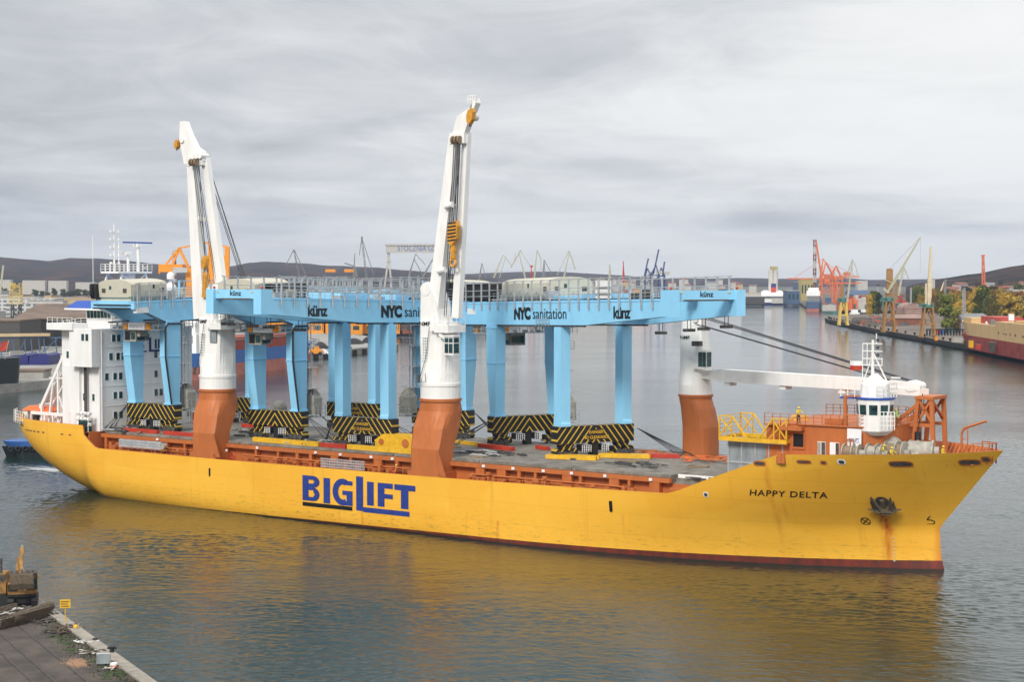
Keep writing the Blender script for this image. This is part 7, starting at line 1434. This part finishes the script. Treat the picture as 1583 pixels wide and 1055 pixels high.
def tree_mesh(m, seed, H=18.0, W=13.0, n=2600):
    rn = random.Random(seed); root = thing('tree', 'tree', 'tree'); tr = MB(); tr.tube((0, 0, -1), (0.2, 0.1, H*0.45), 0.42, 8, r2=0.22); cl = []
    for i in range(24):
        a = rn.random()*6.28; h = H*rn.uniform(0.16, 0.93); r = W/2*math.sqrt(max(0.05, 1-((h/H-0.47)/0.55)**2))*rn.uniform(0.1, 0.8); c = Vector((r*math.cos(a), r*math.sin(a), h)); cl.append((c, rn.uniform(1.6, 3.2)*W/13)); tr.tube((0.1, 0, H*rn.uniform(0.15, 0.4)), c, 0.14, 5, r2=0.04)
    tr.build('trunk', 'bark', root); cr = MB()
    for i in range(n):
        c, r = rn.choice(cl); d = Vector((rn.gauss(0, 1), rn.gauss(0, 1), rn.gauss(0, 1))).normalized()*r*rn.uniform(0.55, 1.1); p = c+Vector((d.x, d.y, d.z*0.85)); s = rn.uniform(0.38, 0.85)*W/13
        u = Vector((rn.gauss(0, 1), rn.gauss(0, 1), rn.gauss(0, 1))).normalized(); v = u.orthogonal().normalized(); cr.add([p-u*s-v*s*0.6, p+u*s-v*s*0.4, p+u*s*0.7+v*s*0.7, p-u*s*0.6+v*s*0.5], [(0, 1, 2, 3)])
    cr.build('crown', m, root); return root
protos = {}
for i, mn in enumerate(('leaves_green', 'leaves_yellow', 'leaves_rust', 'leaves_dark', 'leaves_olive')): protos[mn] = [tree_mesh(mn, 20+i), tree_mesh(mn, 40+i, 19, 11)]
used_ = set()
def place_tree(mn, v, px, py_base, py_top, wpx, label, D_=None, zb=2.4, group=None):
    Dd = D_ or at(px, py_base, zb).y; c = atD(px, Dd, zb); h = CAM_H-(py_top-HZ)/F_PX*Dd-zb; w = wpx/F_PX*Dd; pr = protos[mn][v]; H0, W0 = (18, 13) if v == 0 else (19, 11)
    if pr.name in used_: t = copy_tree(pr)
    else: t = pr; used_.add(pr.name)
    t.location = c; t.rotation_euler = (0, 0, (px*1.7) % 6.28); t.scale = (w/W0, w/W0, h/H0); tag(t, label, 'tree', group)
gW = 'autumn trees behind the right hand quay'
TL = [('leaves_green', 1, 1463, 516, 455, 30, 'big green poplar nearest the third brown crane'), ('leaves_olive', 0, 1478, 514, 475, 22, 'low yellow green tree at the right foot of the big green poplar'), ('leaves_yellow', 1, 1481, 505, 462, 22, 'yellow tree directly left of the lattice floodlight mast'),
 ('leaves_green', 0, 1520, 498, 447, 36, 'green and yellow tree right of the lattice mast, above the workshop'), ('leaves_yellow', 0, 1512, 496, 446, 30, 'golden tree behind the green one right of the lattice mast'), ('leaves_yellow', 1, 1560, 500, 450, 42, 'broad golden tree above the yellow hull'), ('leaves_olive', 1, 1581, 500, 455, 34, 'olive tree at the right edge of the picture'),
 ('leaves_rust', 0, 1536, 492, 449, 28, 'brown thin leaved tree between two golden ones'), ('leaves_rust', 1, 1500, 488, 452, 24, 'rust brown tree behind the lattice mast'), ('leaves_dark', 0, 1512, 474, 442, 30, 'dark green tree on the skyline right of the lattice mast'), ('leaves_dark', 1, 1495, 474, 444, 22, 'dark tree directly behind the lattice mast head'),
 ('leaves_olive', 0, 1447, 480, 446, 18, 'olive tree just right of the third brown crane'), ('leaves_rust', 1, 1441, 484, 446, 16, 'rusty tree behind the third brown crane'), ('leaves_green', 0, 1420, 484, 443, 22, 'green tree between second and third brown cranes'), ('leaves_dark', 0, 1412, 486, 448, 18, 'dark green tree left of the third brown crane'),
 ('leaves_green', 1, 1350, 490, 450, 18, 'green tree left of the second crane, yellowing'), ('leaves_yellow', 0, 1344, 492, 455, 12, 'yellow green tree leftmost of the right hand row'), ('leaves_dark', 1, 1358, 490, 452, 16, 'dark tree beside the thin floodlight mast'), ('leaves_dark', 0, 1535, 470, 443, 26, 'dark tree before the long orange roofed hall'),
 ('leaves_rust', 0, 1475, 482, 449, 26, 'brown tree over the top of the green poplar'), ('leaves_olive', 1, 1551, 478, 443, 24, 'olive tree under the red tower crane'), ('leaves_yellow', 1, 1493, 512, 480, 14, 'small golden tree at the foot of the lattice mast'), ('leaves_dark', 0, 1577, 472, 440, 26, 'dark tree on the right edge under the hill'),
 ('leaves_dark', 0, 1455, 476, 448, 20, 'dark tree behind the poplar, towards the dark crane'), ('leaves_rust', 1, 1569, 488, 452, 22, 'rusty tree between golden and olive ones at the right')]
rn = random.Random(31)
for i in range(34): px = 1426+i*5.0+rn.uniform(-2, 2); TL.append((rn.choice(['leaves_yellow', 'leaves_olive', 'leaves_rust', 'leaves_dark', 'leaves_olive']), i % 2, px, 484+rn.uniform(-6, 16), 455+rn.uniform(-7, 5) + (6 if px < 1450 else 0), rn.uniform(15, 24), 'autumn tree in the thick row behind the quay'))
for mn, v, px, pb, ptp, w, lb in TL: place_tree(mn, v, px, pb, ptp, w, lb, D_=29*F_PX/(pb-HZ) if pb > 476 else 1600, group=gW)
rn = random.Random(4)
for i, (px, tp) in enumerate(((0, 442), (8, 446), (55, 448), (66, 450), (84, 446), (97, 447), (108, 450), (114, 449), (122, 447), (131, 448), (140, 450), (148, 451), (100, 453), (74, 452))): place_tree('leaves_dark', i % 2, px, 470, tp, rn.uniform(10, 15), 'dark tree in front of the pale apartment blocks', D_=2600, group='dark trees before the apartment blocks')
for i in range(30):
    px = rn.uniform(1465, 1600); Dd = rn.uniform(1900, 2500); u = (Dd-1900)/600; place_tree(rn.choice(['leaves_dark', 'leaves_rust', 'leaves_dark']), i % 2, px, 0, HZ-(2.4+u*22*(px-1400)/180+13-CAM_H)/Dd*F_PX, rn.uniform(9, 16), 'small tree on the slope of the right hand hill', D_=Dd, zb=2.4+u*24*(px-1400)/180, group='trees scattered on the right hand hill')
for k_ in protos:
    for pr in protos[k_]:
        if pr.name not in used_:
            for c in list(pr.children): bpy.data.objects.remove(c)
            bpy.data.objects.remove(pr)
# ------------------------------------------------------------------ right quay details
def mast_light(label, px, base, top, wpx, D_=None):
    Dd = D_ or at(px, base, 2.5).y; k = Dd/F_PX; h = CAM_H-(top-HZ)*k-2.5; t = thing('floodlight_mast', label, 'mast', atD(px, Dd, 2.5), 0.4, 'floodlight masts of the shipyard'); m_ = MB(); m_.truss((0, 0, 0), (0, 0, h), wpx*k, r=0.28*k, n=16, w2=wpx*k*0.6); m_.build('lattice', 'galvanised', t); m_ = MB(); m_.box((-wpx*k, -1, h), (wpx*k, 1, h+1.5*k)); m_.build('lamp_rack', 'steel_dark', t)
mast_light('tall grey lattice floodlight mast left of the dock', 1490, 517, 444, 4.5); mast_light('thin mast with wide lamp rack left of the second brown crane', 1357, 500, 442, 2.2, 1300); mast_light('thin lattice mast right of the second brown crane', 1408, 500, 444, 2.0, 1250)
q = [at(x, y, 0) for x, y in q3[:-1]]; gQ = 'black bollards along the edge of the right quay'; seg = 0
for i in range(34):
    u = 0.06+0.92*i/34; a = u*(len(q)-1); j = int(a); p = q[j].lerp(q[j+1], a-j); 
    t = MB(); t.tube((0, 0, 0), (0, 0, 0.9), 0.45, 8); t.tube((0, 0, 0.9), (0, 0, 1.25), 0.75, 8); o = t.build('bollard', 'fender_black'); nrm = Vector((0.55, 0.83, 0)); o.location = (p.x+1.6, p.y+1.6, 2.5); tag(o, 'black bollard on the right hand quay edge', 'bollard', gQ)
rn = random.Random(8)
for i, (lb, px, py, w, d_, h, m_) in enumerate((('red shipping container by the foot of the big green poplar', 1450, 517, 6, 2.6, 2.8, 'hull_red'), ('blue shipping container right of the red one', 1457, 517, 6, 2.6, 2.8, 'hull_blue'), ('grey green container below the yellow tree', 1470, 516, 8, 2.6, 2.8, 'cab_green'), ('white skip near the dock wall', 1482, 530, 15, 3, 2.4, 'wall_pale'), ('red crate pair on the quay in front of the dock', 1513, 541, 7, 2, 2.2, 'hull_red'), ('yellow machine cabin on the quay before the dock', 1502, 538, 6, 2, 3.0, 'yellow_paint'), ('dark winch cabin on the quay below the unfinished hull', 1535, 544, 8, 2.5, 3.6, 'steel_dark'), ('orange electric cabinet between crane feet', 1448, 527, 4, 2, 2, 'derrick_orange'))):
    a = at(px, py, 2.5); k = a.y/F_PX; t = thing('container' if i < 3 else 'quay_cabin', lb, 'container' if i < 3 else 'cabin', a); mb = MB(); mb.box((-w*k/2, 0, 0), (w*k/2, d_, h)); mb.build('body', m_, t); mb = MB(); mb.box((-w*k/2-0.05, -0.05, h), (w*k/2+0.05, d_+0.05, h+0.12)); mb.build('lid', 'crane_grey', t)
a = at(1478, 519, 2.5); t = thing('dock_fence', 'dark row of dock shoring posts left of the unfinished hull', 'fence', a); mb = MB()
for i in range(22): mb.box((-15+i*1.5, 0, 0), (-14.3+i*1.5, 0.5, 3.2))
mb.box((-15, -0.1, 2.8), (18, 0.6, 3.3)); mb.build('post', 'fender_black', t)
for i in range(60):
    px = rn.uniform(1322, 1400); py = rn.uniform(494, 505); a = at(px, py, 2.5); t = MB(); h = rn.uniform(0.8, 2.6); w = rn.uniform(2, 6); t.loft([[(w*math.cos(b)*rn.uniform(.7, 1.2), w*0.7*math.sin(b), 0) for b in [j*0.9 for j in range(7)]], [(w*0.45*math.cos(b), w*0.35*math.sin(b), h) for b in [j*0.9 for j in range(7)]]], sm=False); o = t.build('scrap_heap', ['anchor_rust', 'deck_red', 'steel_dark', 'bark'][i % 4]); o.location = a; tag(o, ['grey brown', 'rust red', 'dark', 'brown'][i % 4]+' scrap heap between the yellow and brown cranes', 'scrap heap', 'scrap heaps on the shipyard quay')
gK = 'container stacks at the far terminal'
for i in range(80):
    px = rn.uniform(1278, 1398); Dd = rn.uniform(1480, 1900); a = atD(px, Dd, 2.45); lv = rn.randrange(1, 5); m_ = rn.choice(['hull_red', 'trestle_blue', 'crane_orange', 'cab_green', 'wall_pale', 'deck_red', 'crane_grey']); t = MB(); cw = rn.choice((1.2, 1.2, 3, 6)); t.box((-cw, 0, 0), (cw, 2.4, 2.6*lv)); 
    for j in range(lv+1): t.box((-cw-0.05, -0.05, 2.6*j-0.06), (cw+0.05, -0.002, 2.6*j+0.06))
    o = t.build('container_stack', m_); o.location = a; nm = {'hull_red': 'red', 'trestle_blue': 'blue', 'crane_orange': 'orange', 'cab_green': 'green', 'wall_pale': 'white', 'deck_red': 'dark red', 'crane_grey': 'grey'}[m_]; tag(o, f'{nm} container stack right of the orange cranes', 'container', gK)
# heaps and vehicles on the pier behind the ship
for i, (px, py, w, h) in enumerate(((492, 541, 26, 11), (512, 538, 20, 8), (545, 533, 30, 9), (566, 531, 18, 9), (532, 540, 22, 6), (460, 545, 30, 9))):
    a = at(px, py, 2.4); k = a.y/F_PX; t = MB(); rs = []
    for z, f in ((0, 1), (h*k*0.5, 0.72), (h*k*0.85, 0.42), (h*k, 0.15)): rs.append([(w*k/2*f*math.cos(b)*(1+0.12*math.sin(3*b+i)), 7*f*math.sin(b), z) for b in [2*math.pi*j/16 for j in range(16)]])
    t.loft(rs); o = t.build('coal_heap', 'coal'); o.location = a; o.location.y += 7; tag(o, ['black coal heap farthest left between the blue legs', 'black coal heap right behind the left pendulum leg', 'long black heap seen between the two middle legs', 'black heap at the right end of the row', 'low heap at the front of the row', 'heap hidden partly by the tapered leg'][i], 'heap', 'coal heaps on the pier')
t = thing('wheel_loader', 'yellow loader and white cab parked on the pier edge', 'loader', at(489, 550, 2.4)); mb = MB(); mb.box((-2.6, 0, 0.7), (2.0, 2.4, 2.2)); mb.box((-1.0, 0.2, 2.2), (0.9, 2.2, 3.6)); mb.build('body', 'derrick_orange', t); mb = MB()
for x in (-1.8, 1.4): mb.tube((x, -0.1, 0.7), (x, 0.4, 0.7), 0.75, 12)
mb.build('wheel', 'black_rubber', t)
t = thing('van', 'white van next to the yellow loader on the pier', 'van', at(498, 549.5, 2.4)); mb = MB(); mb.prism([(-2.5, 0.4), (-2.5, 2.2), (0.9, 2.3), (1.7, 1.3), (2.5, 1.1), (2.5, 0.4)], lambda u, v, r_: (u, r_, v), 0, 2); mb.build('body', 'ship_white', t); mb = MB()
for x in (-1.6, 1.6): mb.tube((x, -0.05, 0.4), (x, 0.25, 0.4), 0.4, 10)
mb.build('wheel', 'black_rubber', t)
for i in range(9):
    px = 486+i*15; py = 555.5-(px-486)*0.1115; a = at(px, py, 0); t = MB(); t.box((-1.6, -0.5, -0.3), (1.6, 0.1, 2.0)); o = t.build('pier_fender', 'fender_black'); o.location = a; o.rotation_euler = (0, 0, R(32)); tag(o, 'black fender block on the pier wall behind the ship', 'fender', 'black fenders on the pier wall')

rn = random.Random(77); mm2 = ['wall_pale', 'crane_grey', 'roof_brown', 'brick_red', 'wall_tan', 'steel_dark', 'office_facade', 'derrick_orange', 'hull_blue']; nn2 = ['pale', 'grey', 'brown', 'brick red', 'tan', 'dark', 'white windowed', 'orange', 'blue']
for i in range(110):
    px = rn.uniform(-20, 1180) if i % 4 else rn.uniform(380, 780); Dd = rn.uniform(1150, 2400) if i % 3 else rn.uniform(1000, 1300); j = rn.choice([0, 0, 1, 1, 2, 3, 4, 5, 5, 6, 6, 7, 8])
    if (px > 790 and Dd < 1950) or (px > 1000 and Dd < 2150): Dd = rn.uniform(2200, 2700)
    w = rn.uniform(8, 40); h = rn.uniform(4, 13); d = rn.uniform(8, 16); t = MB(); t.box((-w/2, 0, 0), (w/2, d, h)); rf = MB()
    if rn.random() < 0.5: rf.prism([(-0.5, h), (d/2, h+rn.uniform(1, 3)), (d+0.5, h), (d+0.5, h-0.3), (-0.5, h-0.3)], lambda u, v, r_: (r_, u, v), -w/2-0.4, w/2+0.4)
    else: rf.box((-w/2-0.2, -0.2, h+0.003), (w/2+0.2, d+0.2, h+0.4))
    e = thing('shed', nn2[j]+' port shed on the far shore', 'shed', atD(px, Dd, 2.4), rn.uniform(-0.3, 0.3), 'port sheds of the far shore'); t.build('wall', mm2[j], e); rf.build('roof', rn.choice(['crane_grey', 'roof_brown', 'wall_pale']), e)

dk = [o for o in S.objects if o.name.startswith('hull_in_dock')][0]; rn = random.Random(6)
for i in range(26): mb = MB(); x = rn.uniform(-70, 70); y = rn.uniform(-8, 8); mb.box((x, y, 12.95 if x < 0 else 10.25), (x+rn.uniform(0.5, 4), y+rn.uniform(0.5, 2), (12.95 if x < 0 else 10.25)+rn.uniform(0.6, 2.6))); mb.build('deck_fitting', ['sign_white', 'crane_grey', 'brick_red', 'hull_primer', 'steel_dark'][i % 5], dk)
for i in range(18): mb = MB(); x = rn.uniform(-75, 10); mb.tube((x, 9.2, 7.6), (x, 8.9, 7.6), 0.35, 8); mb.tube((x, -9.2, 7.6), (x, -8.9, 7.6), 0.35, 8); mb.build('porthole', 'steel_dark', dk)
# ------------------------------------------------------------------ FOREGROUND QUAY, bottom left
ZQ = 3.0
mat('yard_dirt', (0.095, 0.076, 0.062), 0.95, var=0.3, scale=0.32, col2=(0.035, 0.030, 0.026), bump=0.5)
mat('coping', (0.33, 0.30, 0.25), 0.9, var=0.2, scale=0.8, bump=0.15)
mat('grass', (0.045, 0.07, 0.02), 0.95, var=0.3, scale=3)
mat('machine_ochre', (0.36, 0.19, 0.05), 0.7, var=0.32, scale=2.5)
edge = [(-260, 700), (0, 883), (56, 924), (94, 951), (169, 1005), (242, 1057), (330, 1120), (420, 1190)]
E_ = [at(x, y, ZQ) for x, y in edge]
dirE = (E_[5]-E_[1]).normalized(); nE = Vector((-dirE.y, dirE.x, 0))
if nE.x > 0: nE = -nE
def q_(s, d, z=0.0):
    """s metres along the quay edge from the left edge of the picture towards the camera, d metres inland"""
    return E_[1] + dirE*s + nE*d + Vector((0, 0, z))
def qpx(px, py, z=ZQ): return at(px, py, z)
t = MB(); t.add([q_(-120, 0.9, -0.02), q_(90, 0.9, -0.02), q_(90, 140, -0.02), q_(-120, 140, -0.02)], [(0, 1, 2, 3)]); struct('quay_yard', t, 'yard_dirt')
t = MB(); s = -120.0
while s < 90:
    a = q_(s+0.02, 0, 0.12); b = q_(s+5.98, 0, 0.12); c = q_(s+5.98, 1.0, 0.12); d = q_(s+0.02, 1.0, 0.12); dn = Vector((0, 0, -0.3)); t.add([a, b, c, d, a+dn, b+dn, c+dn, d+dn], [(0, 1, 2, 3), (0, 4, 5, 1), (1, 5, 6, 2), (3, 2, 6, 7), (0, 3, 7, 4)]); s += 6
a, b = q_(-120, 0.05, -0.2), q_(90, 0.05, -0.2); t.add([a, b, b+Vector((0, 0, -5)), a+Vector((0, 0, -5))], [(0, 1, 2, 3)]); struct('quay_coping', t, 'coping')
AQ = math.atan2(dirE.y, dirE.x)
# rails let into the yard
t = MB()
for d in (4.2, 6.2, 7.6, 10.6, 12.0, 13.4): a = q_(-110, d, 0.0); b = q_(85, d, 0.0); t.beam(a, b, 0.09, 0.09)
struct('rail_track', t, 'steel_dark')
# a strip of grass and moss
t = MB(); rn = random.Random(2)
for i in range(1500):
    s = rn.uniform(20, 60) if i % 3 else rn.uniform(30, 52); d = 1.1+abs(rn.gauss(0, 0.9)); p = q_(s, d, -0.02); h = rn.uniform(0.03, 0.12); a = rn.random()*3.14; v = Vector((math.cos(a), math.sin(a), 0))*0.07; t.add([p-v, p+v, p+Vector((rn.gauss(0, .03), rn.gauss(0, .03), h))], [(0, 1, 2)])
tag(t.build('grass', 'grass'), 'short green grass along the inner side of the quay coping', 'grass', kind='stuff')
t = MB()
for i in range(34):
    s = rn.uniform(30, 60); d = 1.3+rn.random()*1.6; r = rn.uniform(0.25, 0.7); p = q_(s, d, -0.014+0.0002*i); t.add([p+Vector((r*math.cos(b)*rn.uniform(.6, 1.2), r*math.sin(b)*rn.uniform(.6, 1.2), 0)) for b in [2*math.pi*j/9 for j in range(9)]], [tuple(range(9))])
tag(t.build('moss', 'grass'), 'green moss patches in the dirt behind the coping', 'moss', kind='stuff')
t = MB()
for i in range(500): p = qpx(rn.gauss(118, 9), rn.gauss(1026, 3.5), ZQ); r = rn.uniform(0.02, 0.09); t.add([p+Vector((r, 0, 0)), p+Vector((0, r, 0)), p+Vector((-r, 0, 0)), p+Vector((0, -r, 0)), p+Vector((0, 0, r))], [(0, 1, 4), (1, 2, 4), (2, 3, 4), (3, 0, 4)])
mat('sand', (0.36, 0.22, 0.14), 0.95, var=0.1); tag(t.build('spilled_sand', 'sand'), 'pale orange sand spilled over the dirt of the yard', 'sand', kind='stuff')
# excavator seen from the front, boom folded
p = qpx(36, 936); t = thing('excavator', 'dirty ochre tracked excavator with folded boom at the quay edge', 'excavator', p, R(14)); t.scale = (0.86, 0.86, 0.94)
mb = MB()
for x in (-1.15, 1.15): mb.prism([(-2.0, 0.25), (-1.7, 0), (1.7, 0), (2.0, 0.25), (2.0, 0.65), (1.7, 0.9), (-1.7, 0.9), (-2.0, 0.65)], lambda u, v, w: (x+w, u, v), -0.3, 0.3)
mb.box((-0.9, -1.2, 0.35), (0.9, 1.2, 0.95)); mb.build('track', 'black_rubber', t)
mb = MB(); mb.box((-1.45, -1.5, 1.0), (1.35, 2.0, 1.25), 1); mb.box((-1.45, -1.5, 1.25), (1.35, 2.0, 1.38)); mb.box((-1.45, -1.3, 1.4), (-0.35, 1.9, 2.2)); mb.box((-1.4, -1.34, 1.5), (-0.5, -1.31, 2.1), 1); mb.box((0.55, 0.6, 1.4), (1.35, 1.9, 2.2)); mb.box((-1.3, 1.0, 2.2), (-0.5, 1.8, 2.5), 1); mb.build('upper_body', ['machine_ochre', 'black_paint'], t)
mb = MB(); mb.box((0.35, -1.45, 1.42), (1.4, 0.4, 3.1)); cb = mb.build('cab', 'black_paint', t); mb = MB(); mb.box((0.42, -1.49, 1.95), (1.33, -1.46, 2.95)); mb.build('window', 'glass_dark', cb); mb = MB(); mb.box((0.45, -1.52, 2.72), (1.2, -1.5, 2.95)); mb.build('sticker', 'red_paint', cb); mb = MB(); mb.box((0.3, -1.55, 1.4), (1.42, -1.46, 1.6)); mb.box((1.45, -1.6, 2.6), (1.65, -1.4, 2.95)); mb.build('step', 'machine_ochre', cb)
mb = MB(); mb.beam((-0.1, -1.3, 1.6), (-0.1, -2.2, 4.1), 0.42, 0.55); mb.beam((-0.1, -2.2, 4.05), (-0.05, -1.2, 5.45), 0.4, 0.5, w2=0.3); mb.beam((0.0, -1.3, 5.5), (-0.05, -3.2, 3.3), 0.34, 0.42); mb.beam((-0.5, -2.0, 2.8), (-0.4, -1.2, 4.6), 0.25); mb.build('boom', 'machine_ochre', t)
mb = MB(); mb.tube((0.12, -2.9, 3.9), (0.12, -3.1, 2.7), 0.09, 8); mb.tube((0.0, -1.2, 5.5), (0.0, -1.2, 5.75), 0.1, 6); mb.build('hydraulic_ram', 'galvanised', t)
mb = MB(); mb.prism([(-3.9, 3.4), (-3.2, 3.5), (-2.9, 2.6), (-3.2, 2.0), (-3.9, 2.1), (-4.1, 2.6)], lambda u, v, w: (w, u, v), -1.1, 1.15); mb.box((-1.15, -3.3, 2.1), (1.2, -3.1, 3.5)); 
for k in range(5): mb.box((-1.05+0.5*k, -3.4, 3.45), (-0.85+0.5*k, -3.2, 3.75))
mb.build('bucket', 'anchor_rust', t)
p = qpx(-12, 935); t = thing('excavator', 'second ochre machine cut by the left edge, next to the excavator', 'excavator', p, R(5)); mb = MB(); mb.box((-2.0, -1.5, 1.2), (1.5, 1.8, 2.2)); mb.box((-1.9, -1.0, 2.2), (-0.4, 1.0, 3.4)); mb.box((0.5, -1.3, 2.2), (1.4, 0.5, 2.9)); mb.build('upper_body', 'machine_ochre', t); mb = MB()
for x in (-1.5, 1.2): mb.tube((x, -1.8, 0.6), (x, -1.2, 0.6), 0.62, 14); mb.tube((x, 1.2, 0.6), (x, 1.8, 0.6), 0.62, 14)
mb.build('wheel', 'black_rubber', t); mb = MB(); mb.box((0.55, -1.34, 1.7), (1.4, -1.31, 2.8)); mb.tube((1.0, -1, 2.9), (1.0, -1, 4.2), 0.12, 8); mb.build('engine_panel', 'steel_dark', t)
# steel trough full of scrap in front of the excavator
a = qpx(-30, 972); b = qpx(62, 946); t = thing('scrap_skip', 'long dark steel skip heaped with grey scrap lying in front of the excavator', 'skip', a, math.atan2(b.y-a.y, b.x-a.x)); L = (b-a).length
mb = MB(); mb.prism([(-1.9, 0), (1.2, 0), (1.5, 0.85), (1.3, 0.85), (1.1, 0.15), (-1.8, 0.15), (-2.0, 0.85), (-2.2, 0.85)], lambda u, v, w: (w, u, v), 0, L*0.82); mb.tube((L*0.2, -1.9, 0.6), (L*1.0, -1.1, 0.55), 0.42, 12); mb.build('shell', 'anchor_rust', t)
mb = MB(); rn = random.Random(5)
for i in range(90): c = Vector((rn.uniform(0.3, L*0.8), rn.uniform(-1.6, 1.1), rn.uniform(0.3, 0.95))); a_ = rn.random()*6.28; mb.beam(c, c+Vector((math.cos(a_)*rn.uniform(.3, 1.3), math.sin(a_)*.5, rn.uniform(-.12, .18))), rn.uniform(0.05, 0.3), 0.04, rn.choice((0, 0, 1, 2)))
mb.build('scrap', ['steel_dark', 'wall_pale', 'anchor_rust'], t)
# yellow sign on a post
p = qpx(101, 966); t = thing('sign', 'small yellow sign on a post at the quay edge', 'sign', p, R(8)); mb = MB(); mb.box((-0.42, -0.03, 1.35), (0.42, 0.03, 2.05)); pl_ = mb.build('panel', 'yellow_paint', t); mb = MB()
for k in range(3): mb.box((-0.33, -0.045, 1.46+0.19*k), (0.33-0.1*(k % 2), -0.032, 1.53+0.19*k))
mb.build('writing', 'anchor_rust', pl_); mb = MB(); mb.tube((0, 0.05, 0), (0, 0.05, 2.0), 0.04, 6); mb.build('post', 'yellow_paint', t)
p = qpx(117, 974); t = thing('mooring_ball', 'yellow plastic float lying by the sign post', 'float', p); mb = MB(); mb.ball((0, 0, 0.2), 0.2, 12); mb.tube((-0.2, 0, 0.05), (-0.7, 0.15, 0.05), 0.05, 6); mb.build('ball', 'yellow_paint', t)
def debris(label, px, py, w, n, mats_, seed, cat='debris', name='debris', z=0.03):
    rn = random.Random(seed); p = qpx(px, py); t = MB()
    for i in range(n): c = Vector((rn.gauss(0, w/2), rn.gauss(0, w/3), z+0.08*rn.random())); a_ = rn.random()*6.28; t.beam(c, c+Vector((math.cos(a_)*rn.uniform(.15, .7), math.sin(a_)*.5, rn.uniform(-.02, .15))), rn.uniform(0.03, 0.2), 0.03, rn.randrange(len(mats_)))
    o = t.build(name, mats_); o.location = p; tag(o, label, cat, 'litter on the foreground quay')
debris('tangled ropes and netting at the foot of the yellow sign', 104, 972, 1.1, 60, ['rope', 'anchor_rust', 'bark'], 1); debris('white broken boards lying on the yard near the coping', 126, 994, 0.7, 16, ['wall_pale', 'sign_white'], 2); debris('black rags on the coping left of the sign', 86, 952, 0.5, 14, ['black_rubber'], 3)
debris('dark branches and dirt behind the coping below the sign', 88, 978, 1.6, 60, ['anchor_rust', 'steel_dark', 'bark'], 4); debris('small white litter right of the grey box', 172, 1035, 0.9, 12, ['wall_pale'], 5); debris('dark litter between skip and sign', 70, 962, 1.5, 40, ['anchor_rust', 'steel_dark'], 6); debris('litter scattered near the pale boards', 140, 1010, 1.3, 25, ['wall_pale', 'anchor_rust'], 8)
p = qpx(160, 1029); t = thing('electric_cabinet', 'grey metal cabinet standing on the grass by the coping', 'cabinet', p, R(5)); mb = MB(); mb.box((-0.48, -0.18, 0.12), (0.48, 0.18, 0.82)); mb.build('box', 'grey_paint', t); mb = MB()
for x in (-0.4, 0.36): mb.box((x, -0.05, 0), (x+0.05, 0.05, 0.12))
mb.build('leg', 'steel_dark', t); mb = MB(); mb.box((-0.5, -0.2, 0.82), (0.5, 0.2, 0.86)); mb.build('lid', 'galvanised', t)
p = qpx(176, 1033); t = thing('bucket', 'white and orange tub beside the grey cabinet', 'tub', p); mb = MB(); mb.tube((0, 0, 0), (0, 0, 0.2), 0.24, 14, 0); mb.tube((0, 0, 0.2), (0, 0, 0.34), 0.26, 14, 1); mb.build('body', ['lifeboat_orange', 'sign_white'], t)
p = qpx(170, 1026); t = thing('yellow_cap', 'small yellow cap on the grass between cabinet and tub', 'cap', p); mb = MB(); mb.ball((0, 0, 0.1), 0.11, 10); mb.build('cap', 'yellow_paint', t)
for lb, px, py in (('black mooring bollard on the coping above the grey cabinet', 173, 1009), ('black iron ring on the coping between the sign and the bollard', 147, 990)):
    p = qpx(px, py, ZQ+0.12); t = thing('bollard', lb, 'bollard', p); mb = MB()
    if px == 173: mb.tube((0, 0, 0), (0, 0, 0.35), 0.18, 12); mb.tube((0, 0, 0.33), (0, 0, 0.45), 0.28, 12); mb.tube((-0.35, 0, 0.3), (0.35, 0, 0.3), 0.08, 8)
    else: ring_mb((0, 0, 0.08), 0.18, 0.05, 'z', 14, 6, 0, mb)
    mb.build('head', 'black_paint', t)
# ------------------------------------------------------------------ the hazy harbour air
HAZE = True
if HAZE:
    t = MB(); t.box((-9450, -450, -4.2), (9450, 9420, 330)); o = tag(t.build('haze', 'sign_white'), 'thin pale haze over the harbour', 'haze', kind='stuff')
    m = bpy.data.materials.new('haze_air'); m.use_nodes = True; N = m.node_tree.nodes; N.clear(); out = N.new('ShaderNodeOutputMaterial'); v = N.new('ShaderNodeVolumePrincipled'); v.inputs['Color'].default_value = (0.62, 0.76, 1.0, 1); v.inputs['Density'].default_value = 0.00006; v.inputs['Anisotropy'].default_value = 0.2
    m.node_tree.links.new(v.outputs[0], out.inputs['Volume']); o.data.materials.clear(); o.data.materials.append(m)

# ------------------------------------------------------------------ ordinals for look-alikes
def ordn(n): return f"{n}{'th' if 10 <= n % 100 <= 20 else {1: 'st', 2: 'nd', 3: 'rd'}.get(n % 10, 'th')}"
bpy.context.view_layer.update(); by_ = {}
for o in S.objects:
    if o.parent is None and o.get('label'): by_.setdefault(o['label'], []).append(o)
for lb, os_ in by_.items():
    if len(os_) > 1:
        os_.sort(key=lambda o: o.location.x/max(o.location.y, 1))
        for i, o in enumerate(os_): o['label'] = f"{lb}, {ordn(i+1)} from the left"
